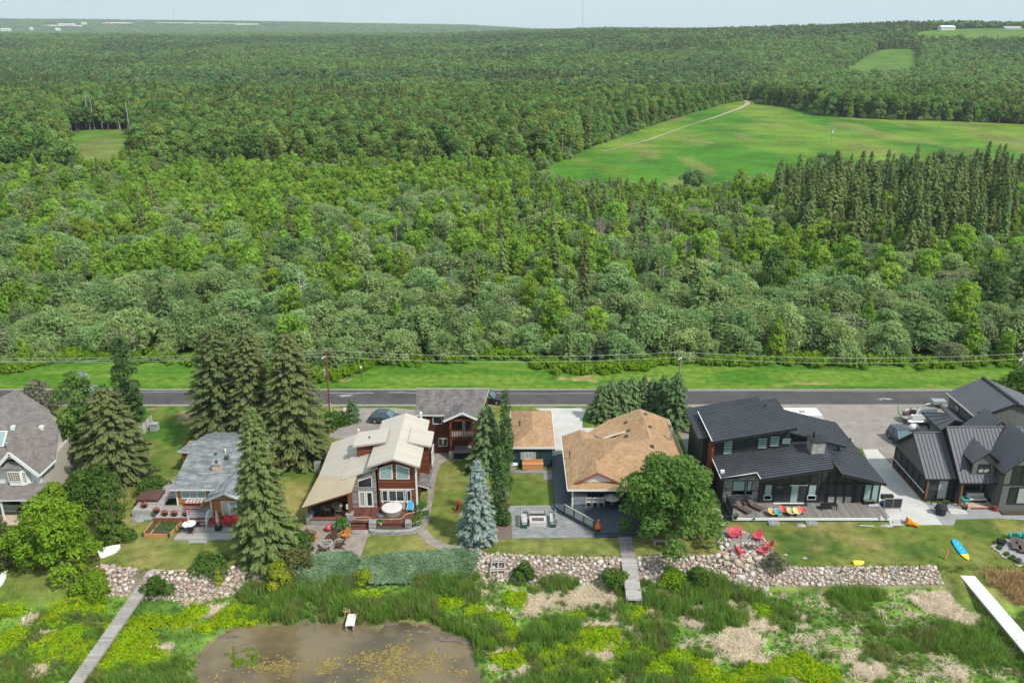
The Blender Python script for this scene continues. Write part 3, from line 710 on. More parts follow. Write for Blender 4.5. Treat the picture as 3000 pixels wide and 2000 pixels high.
kind[r2 < p_wil] = 'willow'
kind[r3 < p_spr] = 'spruce'
kind[r4 < p_pop] = 'poplar'
kind[rnd < p_snag] = 'snag'
# bushes need more room than young aspens
keep = ~((Y > 258 + 12 * (nc_ - .5)) & (X > 62) & (kind != 'willow')) & ~((Y > 268) & (X > 8) & np.isin(kind, ['spruce', 'poplar', 'snag'])); keep[(kind == 'willow') & (rng.random(len(X)) < .30)] = False; keep[(kind == 'poplar') & (rng.random(len(X)) < .45)] = False
X, Y, kind, nb_ = X[keep], Y[keep], kind[keep], nb_[keep]
order = np.argsort(Y); X, Y, kind, nb_ = X[order], Y[order], kind[order], nb_[order]
SPEC = dict(willow=(willows, 230, .55, 1.25), aspen=(aspens, 240, .6, 1.2), poplar=(poplars, 60, .75, 1.1), spruce=(spruces, 200, .6, 1.1), snag=(snags, 70, .5, 1.0))
TREE_LABEL = dict(willow=('willow_bush', 'bush', 'grey-green rounded willow bush in the thicket beyond the road', 'willow bushes of the thicket beyond the road'),
                  aspen=('young_aspen', 'tree', 'bright green slender young aspen rising among the willows beyond the road', 'young aspens beyond the road'),
                  poplar=('tall_poplar', 'tree', 'tall dark green poplar with pale trunk at the edge of the old wood', 'tall poplars of the old wood'),
                  spruce=('forest_spruce', 'tree', 'narrow olive-brown spruce standing in the young wood beyond the road', 'narrow spruces beyond the road'),
                  snag=('dead_tree', 'tree', 'bare grey dead tree sticking up out of the green thicket', 'bare dead trees in the thicket'))
for kd, (protos, nmax, s0, s1) in SPEC.items():
    k = kind == kd; x, y = X[k], Y[k]; n = len(x); s = rng.uniform(s0, s1, n) * (.85 + .3 * nb_[k])
    if kd == 'willow': s = s * (.78 + .3 * sstep(0, 7, y - wood_edge(x)))
    s = s * (1 - .45 * sstep(212, 248, y) * (x > 4) * (x < 66))
    if kd == 'spruce': s = s * np.where(x > 58, 1.2, 1)
    if kd == 'snag': s = s * np.where(y < 150, .62, 1.0)
    sz = np.stack([s * rng.uniform(.88, 1.15, n), s * rng.uniform(.88, 1.15, n), s * rng.uniform(.88, 1.15, n)], 1)
    nm, cat, lab, grp = TREE_LABEL[kd]; shown = np.abs(x) < .64 * y + 6
    first = np.where(shown)[0][:nmax]
    for i in first:
        plant(nm, protos[rng.integers(len(protos))], (x[i], y[i], 0), lab, cat, grp, rng.uniform(0, 6.28), tuple(sz[i]))
    rest = np.setdiff1d(np.arange(n), first)
    if len(rest): stand({'willow': 'willow_thicket', 'aspen': 'aspen_wood', 'poplar': 'poplar_wood', 'spruce': 'spruce_wood', 'snag': 'dead_wood'}[kd], protos, np.c_[x[rest], y[rest], np.zeros(len(rest))], sz[rest])
# the old forest behind, thinning in detail with distance
FP, FS, GP, GS, KP, KS, PP, PS_ = [], [], [], [], [], [], [], []
for y0, y1, s in ((330, 620, 4.1), (620, 1150, 5.2), (1150, 2500, 9.0)):
    x, y = jgrid(y0, y1, s); k = ~in_open(x, y) & ~((x > 100) & (y < 425)); x, y = x[k], y[k]; z = terr(x, y) - .2
    sp = (rng.random(len(x)) < np.clip(.04 + .7 * sstep(.60, .74, fbm(x, y, 130, 61)) + .5 * sstep(1250, 1800, y) * (x / y > .15), 0, .9))
    h = rng.uniform(.85, 1.1, len(x)) * (.75 + .4 * fbm(x, y, 90, 62)) * np.where(y > 1150, .85, 1)
    sz = np.stack([h * rng.uniform(.9, 1.2, len(x)) * (s / 4.6) ** .6, h * rng.uniform(.9, 1.2, len(x)) * (s / 4.6) ** .6, h], 1)
    p = np.c_[x, y, z]
    near = (y < 640) & ~sp
    PP.append(p[near]); PS_.append(sz[near] * [.95, .95, 1.0]); FP.append(p[~sp & ~near]); FS.append(sz[~sp & ~near]); GP.append(p[sp]); GS.append(sz[sp] * [1, 1, .85])
x, y = jgrid(2500, 4600, 15); KP.append(np.c_[x, y, terr(x, y) - 1]); KS.append(np.repeat(rng.uniform(.8, 1.2, (len(x), 1)), 3, 1))
x, y = jgrid(4600, 7400, 30); k = far_c(x, y)[:, 0] < .10; x, y = x[k], y[k]; KP.append(np.c_[x, y, terr(x, y) - 2]); KS.append(rng.uniform(.8, 1.1, (len(x), 1)) * np.array([[2.6, 2.6, 1.0]]))
stand('old_poplar_forest', poplars, np.concatenate(PP), np.concatenate(PS_))
FP, FS = np.concatenate(FP), np.concatenate(FS); dk = fbm(FP[:, 0], FP[:, 1] * .6, 150, 66) + rng.normal(0, .05, len(FP)) > .52
stand('far_forest', farpop, FP[~dk], FS[~dk]); stand('far_dark_forest', fardark, FP[dk], FS[dk])
stand('far_spruce_forest', farspr, np.concatenate(GP), np.concatenate(GS))
stand('distant_woods', clumps, np.concatenate(KP), np.concatenate(KS))
ed = []
for P_, i0, i1 in ((FIELD, 0, 12), (FIELD2, 0, 3)):
    for a, b in zip(P_[i0:i1], P_[i0 + 1:i1 + 1]): ed += [a.lerp(b, t) + Vector((rng.normal(-.5, 1.5), rng.normal(1.5, 1.5), 0)) for t in np.arange(0, 1, 2.2 / max((b - a).length, 3))]
ex, ey = np.array([p.x for p in ed]), np.array([p.y for p in ed]); k = rng.random(len(ex)) < .75; ex, ey = ex[k], ey[k]; stand('field_edge_bushes', willows[:3] + aspens[:2], np.c_[ex, ey, terr(ex, ey) - .2], np.repeat(rng.uniform(.5, .95, (len(ex), 1)), 3, 1))
print('forest', [len(a) for a in (np.concatenate(PP), FP, np.concatenate(GP), np.concatenate(KP))], {k_: int((kind == k_).sum()) for k_ in SPEC})

# ------------------------------------------------------------------ road, drives, patios, paths
def onp(k, x, y, p0, n):                               # survey point on a sloping plane
    d = Vector(_ray(k, x, y)); c = Vector((0, 0, CAM_H)); n = Vector(n)
    return c + d * ((Vector(p0) - c).dot(n) / d.dot(n))
def ground_slab(name, pts, top, m, low=-.25, rnd=0, kind='structure', parent=None):
    P = [Vector((p[0], p[1], low)) for p in pts]
    if rnd: P = smoothpoly(P, rnd)
    return tag(MB().prism(P, (0, 0, top - low)).build(name, m, parent), kind=kind)
M_ASPHALT = mat('worn asphalt', (.078, .073, .075), .9, .22, .35, .15, spec=.2)
M_SHOULDER = mat('gravel shoulder', (.26, .235, .20), .95, .3, 3.0, .5)
M_CONC = mat('pale concrete', (.47, .455, .43), .85, .12, .6, .05, spec=.2)
M_DRIVE = mat('worn tan driveway', (.255, .225, .205), .92, .18, .5, .2, spec=.15)
M_GRAVEL = mat('grey gravel', (.235, .220, .205), .95, .35, 5.0, .8, spec=.1)
M_GREYPAVE = mat('grey concrete walk', (.27, .27, .27), .9, .15, .8, .1, spec=.2)
M_PAVER = brickmat('pinkish tan pavers', (.27, .225, .195), (.335, .285, .25), (.17, .14, .12), .34, .2, .018, noise_amt=.18)
M_PATIO = brickmat('grey patio pavers', (.205, .205, .215), (.275, .27, .27), (.13, .13, .13), .62, .31, .02, noise_amt=.16)
M_TANPATIO = mat('tan patio concrete', (.45, .34, .27), .85, .12, .8)
M_MULCH = mat('brown bark mulch', (.17, .125, .105), .95, .4, 7.0, .9)
M_BEDSOIL = mat('dark bed soil', (.07, .052, .038), .95, .4, 5.0, .8)
M_LINE = mat('faded white road paint', (.30, .29, .28), .85, .3, 3.0)

road = ground_slab('road', [(-150, 106.75), (150, 106.75), (150, 111.6), (-150, 111.6)], .035, M_ASPHALT)
ground_slab('road_shoulder', [(-150, 106.2), (150, 106.2), (150, 112.05), (-150, 112.05)], .018, M_SHOULDER)
seam = MB()
for x0, x1, yy, w in ((-26, -19.5, 110.55, .09), (-17.5, -9, 110.7, .10), (-9, 16, 110.45, .06), (25, 70, 111.3, .08), (-70, -44, 110.9, .07)):
    q = [Vector((x0 + (x1 - x0) * t, yy + .12 * math.sin(t * 9) + .05 * math.sin(t * 31), .039)) for t in np.linspace(0, 1, 14)]
    for a, b in zip(q[:-1], q[1:]): seam.poly([a + Vector((0, -w, 0)), b + Vector((0, -w, 0)), b + Vector((0, w, 0)), a + Vector((0, w, 0))])
for k_, x_, y_, rr in (('p', 580, 755, .9), ('p', 620, 745, .5), ('z4', 1605, 100, .9), ('z4', 1580, 105, .5)):
    c_ = at(k_, x_, y_, .039); seam.poly([c_ + Vector((rr * (1 + .5 * math.sin(5 * a)) * math.cos(a), .35 * rr * (1 + .4 * math.cos(7 * a)) * math.sin(a), 0)) for a in np.linspace(0, 6.1, 16)])
tag(seam.build('road_marking', M_LINE), kind='structure')
ground_slab('driveway', ats('z3', 440, 250, 835, 250, 800, 330, 800, 400, 1000, 402, 1000, 470, 640, 600, 565, 615, 560, 300), .022, M_CONC)
ground_slab('driveway', [at('z4', 60, 150), at('z4', 1690, 140), at('z4', 1700, 210), at('z5', 440, 470), at('z5', 440, 720), at('z5', 260, 700), at('z4', 1560, 490), at('z4', 1430, 487), at('z4', 900, 300), at('z4', 100, 260)], .022, M_DRIVE)
ground_slab('driveway', ats('z5', 325, 265, 760, 250, 900, 420, 440, 490, 340, 330), .026, M_GRAVEL)
ground_slab('concrete_pad', [at('z4', 1430, 487), at('z4', 1545, 485), at('z5', 270, 703), at('z5', 345, 712), at('z5', 530, 990), at('z5', 658, 1155), at('z5', 280, 1160), at('z5', 180, 1000), at('z4', 1500, 640)], .03, M_CONC)
ground_slab('walkway', ats('z5', 530, 990, 800, 1000, 1090, 1050, 1500, 1090, 1500, 1135, 1080, 1108, 760, 1115, 745, 1158, 658, 1157), .024, M_GREYPAVE)
ground_slab('driveway', ats('z2', 380, 250, 1095, 245, 1095, 320, 1000, 420, 660, 470, 420, 490, 450, 410, 620, 380, 650, 300), .022, M_DRIVE, rnd=1)
# paved court and garden path of the red house
COURT = ats('z2', 190, 1180, 280, 1130, 620, 1150, 1130, 1160, 1180, 1000, 1190, 700, 1195, 590, 1490, 590, 1490, 640, 1330, 650, 1268, 690, 1235, 860, 1200, 1100, 1165, 1170, 1110, 1205, 900, 1208, 760, 1212, 720, 1240, 690, 1330, 665, 1390, 650, 1440, 620, 1400, 300, 1400, 210, 1300)
ground_slab('paved_court', COURT, .03, M_PAVER, rnd=1)
ground_slab('path', strip(ats('z2', 1140, 1180, 1165, 1225, 1220, 1275, 1300, 1310, 1400, 1330, 1500, 1330, 1555, 1345, 1590, 1370), 1.15, 0), .024, M_PAVER, rnd=1)
gp = MB(); S_ = strip(ats('z2', 650, 1420, 655, 1450, 672, 1490, 668, 1530, 655, 1560), .75, 0)
for i in range(4): gp.poly([Vector((p.x, p.y, float(yard_z(np.array([p.x]), np.array([p.y]))[0]) + .05)) for p in (S_[i], S_[i + 1], S_[8 - i], S_[9 - i])])
tag(gp.build('path', M_PAVER), kind='structure')
ground_slab('patio', ats('z3', 228, 996, 575, 994, 640, 1050, 880, 1175, 900, 1240, 258, 1246, 258, 1075, 228, 1040), .05, M_PATIO)
ground_slab('mulch_bed', ats('z3', 180, 1075, 257, 1075, 257, 1247, 150, 1255, 60, 1260, 130, 1130), .03, M_MULCH, rnd=1)
ground_slab('patio', ats('z3', 245, 728, 565, 722, 572, 800, 505, 798, 500, 745, 245, 745), .04, M_PATIO)
ground_slab('patio', ats('h1', -150, 1240, 390, 1200, 430, 1330, 400, 1450, 100, 1460, -150, 1500), .05, M_TANPATIO)
ground_slab('fire_pit_terrace', ats('z4', 360, 1090, 460, 1085, 560, 1125, 650, 1160, 720, 1230, 740, 1300, 640, 1320, 420, 1290, 350, 1180), .04, M_GRAVEL, rnd=1)
ground_slab('patio', ats('q6', 40, 590, 600, 340, 1500, 300, 1500, 1250, 1000, 1150, 620, 940, 400, 850), .05, M_GREYPAVE, low=-.5)
ground_slab('gravel_strip', ats('z3', 1500, 380, 1640, 380, 1760, 620, 1800, 760, 1640, 700, 1560, 480), .018, M_GRAVEL, rnd=1)

# ------------------------------------------------------------------ building materials
M_SH_TAUPE = brickmat('taupe shingles', (.160, .140, .135), (.215, .190, .180), (.10, .08, .07), .45, .17, .012, noise_amt=.18)
M_SH_BLUE = brickmat('grey blue shingles', (.125, .138, .146), (.250, .265, .272), (.12, .13, .14), .9, .20, .010, noise_amt=.3)
M_SH_TAN = brickmat('tan shingles', (.31, .185, .100), (.41, .265, .150), (.25, .14, .07), .4, .16, .010, noise_amt=.16)
M_SH_OLD = brickmat('weathered grey shingles', (.125, .112, .110), (.185, .168, .165), (.09, .08, .08), .3, .15, .012, noise_amt=.32)
M_WMETAL = sidingmat('cream white metal roof', (.49, .435, .37), .32, 'U', .015, .05, .45)
M_CREAM = mat('yellowed cream roof sheet', (.46, .375, .26), .6, .08, .5)
M_WTRIM = mat('white trim', (.68, .68, .66), .6, .06, 3)
M_GTRIM = mat('weathered grey trim', (.34, .31, .28), .8, .15, 3)
M_BLACKMETAL = mat('black metal roof', (.060, .064, .072), .45, .22, .8, spec=.5)
M_BLACKSEAM = mat('black roof rib', (.022, .024, .030), .45, .1, 1, spec=.5)
M_GREYMETAL = mat('dark grey metal roof', (.105, .106, .122), .62, .12, .5, spec=.35)
M_GREYSEAM = mat('dark grey roof rib', (.062, .062, .075), .6, .1, 1, spec=.35)
M_BLACKTRIM = mat('black trim', (.018, .019, .021), .55, .1, 2)
M_CEDAR = sidingmat('red cedar siding', (.155, .042, .018), .14, 'V', .02, .3, .6, c2=(.27, .080, .034))
M_DRED = sidingmat('dark red siding', (.12, .030, .020), .16, 'V', .02, .25, .65)
M_ORANGE = sidingmat('orange log siding', (.42, .185, .060), .2, 'V', .04, .25, .6)
M_TEAL = sidingmat('dark teal siding', (.016, .048, .068), .17, 'V', .02, .15, .6)
M_BATTEN = sidingmat('black board and batten', (.026, .029, .032), .32, 'U', .03, .12, .6)
M_GBATTEN = sidingmat('grey board and batten', (.135, .135, .130), .32, 'U', .03, .08, .65)
M_WSIDING = sidingmat('white lap siding', (.74, .73, .72), .14, 'V', .015, .04, .6)
M_STUCCO = mat('beige stucco', (.47, .44, .39), .9, .08, 2, .1)
M_BROWNWOOD = mat('brown stained wood', (.16, .075, .040), .65, .25, 4, stretch=(1, 1, 6))
M_STONE = brickmat('grey ledge stone', (.16, .15, .145), (.36, .345, .33), (.08, .075, .07), .5, .18, .02, noise_amt=.35)
M_STONEL = brickmat('pale ledge stone', (.27, .26, .25), (.44, .42, .40), (.14, .135, .13), .42, .17, .02, noise_amt=.25)
M_LOG = sidingmat('weathered grey timber', (.25, .225, .215), .2, 'V', .03, .3, .8, c2=(.40, .37, .36))
M_BRICK = brickmat('buff chimney brick', (.40, .25, .17), (.52, .38, .28), (.45, .40, .35), .25, .10, .015)
M_GLASS = glassmat('dark window glass', (.022, .028, .032))
M_BLIND = glassmat('window glass with pale blind', (.26, .36, .36), .12)
M_CURTAIN = glassmat('window glass with pale curtain', (.34, .35, .35), .12)
M_SCREEN = mat('dark insect screen', (.030, .031, .033), .55, .15, 2)
M_BOARDG = mat('weathered grey deck board', (.30, .275, .265), .85, .14, 3, island=.22, stretch=(.5, 3, 1))
M_BOARDD = mat('grey brown deck board', (.205, .188, .178), .8, .18, 2.5, island=.25, stretch=(.5, 3, 1))
M_BOARDR = mat('red stained deck board', (.125, .043, .032), .6, .25, 2.5, island=.25, stretch=(3, .5, 1))
M_BOARDN = mat('navy grey painted deck', (.052, .066, .086), .5, .1, 1.2)
M_BOARDT = mat('bleached dock plank', (.37, .345, .32), .85, .12, 3, island=.14)
M_BOARDW = mat('white dock deck', (.66, .67, .68), .7, .05, 2, island=.03)
M_REDFASC = mat('brick red fascia', (.22, .075, .050), .7, .15, 3)
M_PINK = mat('dusty red trim', (.24, .085, .075), .7, .1, 3)
M_VENT = mat('dark roof vent', (.06, .055, .05), .6, .1, 2)
M_GALV = mat('galvanised steel', (.45, .46, .47), .4, .12, 3, metal=.6)

def slab(mb, pts, th, mi=0, ms=1):                     # roof plane: top skin plus its edge and soffit
    P = [Vector(p) - Vector((0, 0, th)) for p in pts]
    mb.prism(P, (0, 0, th), mi, ms); return mb
def roof(parent, name, pts, th, mats, label=None): return slab(MB(), pts, th).build(name, mats, parent, label=label)
def window(parent, ax, c, a0, a1, z0, z1, fm, pm, n=1, rows=1, fw=.07, out=-1, name='window', dep=.07, split=None, label=None):
    """framed opening in a wall plane (ax = 'y' or 'x' at c, facing out); each pane is a piece of its own"""
    def bx(mb, u0, u1, w0, w1, d0, d1):
        lo, hi = sorted((c + out * d0, c + out * d1))
        return mb.box(u0, u1, lo, hi, w0, w1) if ax == 'y' else mb.box(lo, hi, u0, u1, w0, w1)
    f = MB()
    bx(f, a0, a1, z0, z0 + fw, -.02, dep); bx(f, a0, a1, z1 - fw, z1, -.02, dep); bx(f, a0, a0 + fw, z0 + fw, z1 - fw, -.02, dep); bx(f, a1 - fw, a1, z0 + fw, z1 - fw, -.02, dep)
    xs = [a0 + fw + (a1 - a0 - 2 * fw) * i / n for i in range(n + 1)] if split is None else [a0 + fw + (a1 - a0 - 2 * fw) * t for t in split]
    zs = [z0 + fw + (z1 - z0 - 2 * fw) * i / rows for i in range(rows + 1)]
    for q in xs[1:-1]: bx(f, q - fw * .4, q + fw * .4, z0 + fw, z1 - fw, -.02, dep * .9)
    for q in zs[1:-1]: bx(f, a0 + fw, a1 - fw, q - fw * .35, q + fw * .35, -.02, dep * .8)
    fo = f.build(name, fm, parent, label=label); pms = pm if isinstance(pm, (list, tuple)) else [pm]
    k = 0
    for i in range(len(xs) - 1):
        for j in range(rows):
            p = MB(); bx(p, xs[i], xs[i + 1], zs[j], zs[j + 1], -.01, .02); p.build('pane', pms[k % len(pms)], fo); k += 1
    return fo
def window_poly(parent, Y, pts, fm, pm, fw=.08, name='window'):
    c = Vector((sum(p[0] for p in pts) / len(pts), 0, sum(p[1] for p in pts) / len(pts)))
    P = [Vector((p[0], Y - .06, p[1])) for p in pts]
    fo = MB().prism(P, (0, .08, 0)).build(name, fm, parent)
    I = []
    for p in P:
        d = Vector((p.x - c.x, 0, p.z - c.z)); I.append(Vector((p.x - fw * 1.2 * np.sign(d.x) * min(1, abs(d.x) * 2), Y - .075, p.z - fw * 1.2 * np.sign(d.z))))
    MB().prism(I, (0, .03, 0)).build('pane', pm, fo); return fo
def ribs(parent, A, B, C, D, step, mats, h=.05, w=.05, name='roof_rib'):
    """raised seams of a metal roof, running from edge AB to edge DC"""
    A, B, C, D = map(Vector, (A, B, C, D)); mb = MB(); n = max(2, int((B - A).length / step)); nn = (B - A).cross(D - A).normalized(); nn = nn if nn.z > 0 else -nn
    for i in range(n + 1):
        t = i / n; p, q = A.lerp(B, t) + nn * h * .5, D.lerp(C, t) + nn * h * .5
        mb.bar(p, q, w, h)
    o = mb.build(name, mats, parent); o['kind'] = 'stuff'; return o
def boards(mb, x0, x1, y0, y1, z, w=.14, gap=.012, th=.04, along='x'):
    if along == 'x':
        y = y0
        while y < y1 - .01: mb.box(x0, x1, y, min(y + w - gap, y1), z - th, z); y += w
    else:
        x = x0
        while x < x1 - .01: mb.box(x, min(x + w - gap, x1), y0, y1, z - th, z); x += w
    return mb
def stuffpart(o): o['kind'] = 'stuff'; return o
def vent(parent, p, s, m, h=.3, name='roof_vent'): MB().box(p.x - s / 2, p.x + s / 2, p.y - s / 2, p.y + s / 2, p.z - .25, p.z + h).build(name, m, parent)
def pipe(parent, p, r, h, m, name='vent_pipe', cap=True):
    mb = MB().cyl(p - Vector((0, 0, .2)), p + Vector((0, 0, h)), r, r, 8)
    if cap: mb.cyl(p + Vector((0, 0, h * .82)), p + Vector((0, 0, h + .08)), r * 1.7, r * 1.5, 8)
    mb.build(name, m, parent)

# ------------------------------------------------------------------ the white house at the far left
def white_house():
    h = thing('white_house', 'white gabled house with taupe shingle roof and bay window, leftmost of the row', 'house', (-52, 80, 0))
    p0, n0 = Vector((-49.6, 82.4, 4.5)), Vector((0, -.95, 1))
    top = [onp('z1', x, y, p0, n0) for x, y in ((110, 200), (325, 340), (392, 480))]
    eR = Vector((-49.3, 82.2, 4.35)); eL = Vector((-64, 82.2, 4.35)); tl = onp('z1', -60, 285, p0, n0)
    front = [eL, eR, top[2], top[1], top[0], tl, Vector((-64, tl.y - 1.5, tl.z - 1.4))]
    roof(h, 'main_roof', front, .2, [M_SH_TAUPE, M_WTRIM])
    back = [top[0], tl, Vector((-64, 98, 4.5)), Vector((-50, 98, 4.5)), top[2], top[1]]
    MB().poly([top[0] + Vector((0, .1, -.1)), top[1] + Vector((0, .1, -.1)), Vector((top[1].x, top[1].y + 4.5, top[1].z - 4)), Vector((top[0].x, top[0].y + 6, top[0].z - 6))]).build('rear_roof', M_SH_TAUPE, h)
    # front gable
    ax, az, yf = -52.0, 7.1, 78.95; rx, rz = -49.35, 4.42; lx = -54.65; yb = 82.4 + (az - 4.5) / .95
    roof(h, 'gable_roof', [(ax, yf, az), (rx, yf, rz), (rx, 82.3, rz), (ax, yb, az)], .18, [M_SH_TAUPE, M_WTRIM])
    roof(h, 'gable_roof', [(lx, yf, rz), (ax, yf, az), (ax, yb, az), (lx, 82.3, rz)], .18, [M_SH_TAUPE, M_WTRIM])
    for a, b in (((ax, az + .02), (rx, rz + .02)), ((ax, az + .02), (lx, rz + .02))):
        MB().bar((a[0], yf - .05, a[1] - .16), (b[0], yf - .05, b[1] - .16), .1, .34).build('bargeboard', M_WTRIM, h)
    MB().prism([(lx + .3, 79.55, 0.2), (rx - .3, 79.55, .2), (rx - .3, 79.55, rz - .1), (ax, 79.55, az - .35), (lx + .3, 79.55, rz - .1)], (0, .25, 0)).build('gable_wall', M_WSIDING, h)
    MB().prism([(-49.75, 79.8, 0), (-50.1, 82.4, 0), (-50.7, 90, 0), (-50.7, 90, 4.4), (-49.85, 82.4, 4.4), (-49.75, 79.8, 4.3)], (-.25, 0, 0)).build('wall', M_STUCCO, h)
    MB().box(-64, -51.2, 82.6, 91, 0, 4.2).build('wall', M_WSIDING, h)
    MB().prism([(-51.2, 83, 4.2), (-51.2, 90.5, 4.2), (-51.2, 86.3, 7.9)], (-.2, 0, 0)).build('wall', M_STUCCO, h)
    # bay window with its little roof
    b0, b1 = aty('h1', 100, 690, 79.0), aty('h1', 470, 850, 79.0)
    bay = MB().prism([(-53.0, 79.5, 3.2), (-52.6, 78.9, 3.2), (-51.3, 78.9, 3.2), (-50.7, 79.5, 3.2)], (0, 0, 2.0)).build('bay', M_WTRIM, h)
    window(h, 'y', 78.9, -52.6, -51.35, 3.75, 4.8, M_WTRIM, mat('brown leaded window', (.16, .09, .035), .2, .4, 12), 5, 4, .035, name='bay_window')
    window(h, 'y', 79.05, -51.18, -50.82, 3.75, 4.75, M_WTRIM, M_GLASS, 2, 4, .05, name='bay_window')
    MB().prism([(-53.2, 78.75, 5.1), (-51.2, 78.75, 5.1), (-50.5, 79.55, 5.15), (-51.4, 79.55, 5.85), (-52.6, 79.55, 5.85), (-53.4, 79.55, 5.15)], (0, 0, .12)).build('bay_roof', M_SH_TAUPE, h)
    # porch
    q = [at('z1', -220, 928, 2.55), at('z1', 250, 926, 2.55), at('z1', 322, 815, 3.25), at('z1', -220, 822, 3.25)]
    roof(h, 'porch_roof', q, .16, [M_SH_TAUPE, M_WTRIM])
    for px, py in ((250, 925), (0, 925), (-200, 925)):
        p = at('z1', px, py, 2.55); MB().box(p.x - .2, p.x - .05, p.y + .12, p.y + .27, 0, 2.4).build('porch_post', M_WTRIM, h)
    p = at('z1', 250, 925, 2.55)
    MB().bar((p.x - .12, p.y + .2, .85), (p.x + .2, 79.6, .85), .08, .1).build('porch_rail', M_WTRIM, h); MB().box(p.x - .1, p.x + .0, p.y + .3, 79.5, .05, .78).build('porch_rail', M_WTRIM, h)
    window(h, 'y', 79.55, -54.2, -52.4, .4, 2.3, M_BLACKTRIM, M_GLASS, 2, 1, .07, name='patio_door')
    window(h, 'y', 79.55, -51.6, -50.4, .4, 2.3, M_BLACKTRIM, M_GLASS, 1, 1, .07, name='door')
    for x, y in ((190, 40), (600, 40), (345, 262)): vent(h, onp('h1', x, y + 25, p0, n0), .42, M_WTRIM, .25)
    sk = onp('h1', -15, 250, p0, n0); f = MB().prism([sk + Vector(v) for v in ((-.9, -.5, -.48), (.7, -.5, -.48), (.7, .8, .76), (-.9, .8, .76))], (0, -.1, .12)).build('skylight', M_WTRIM, h)
    MB().prism([sk + Vector(v) for v in ((-.8, -.52, -.36), (.6, -.52, -.36), (.6, .68, .78), (-.8, .68, .78))], (0, -.04, .05)).build('pane', M_BLIND, f)
    pipe(h, onp('h1', 120, 380, p0, n0), .13, .8, M_GALV)
    MB().bar((-49.3, 79.0, 4.36), (-49.3, 82.3, 4.36), .12, .14).build('gutter', M_WTRIM, h)
    return h
white_house()

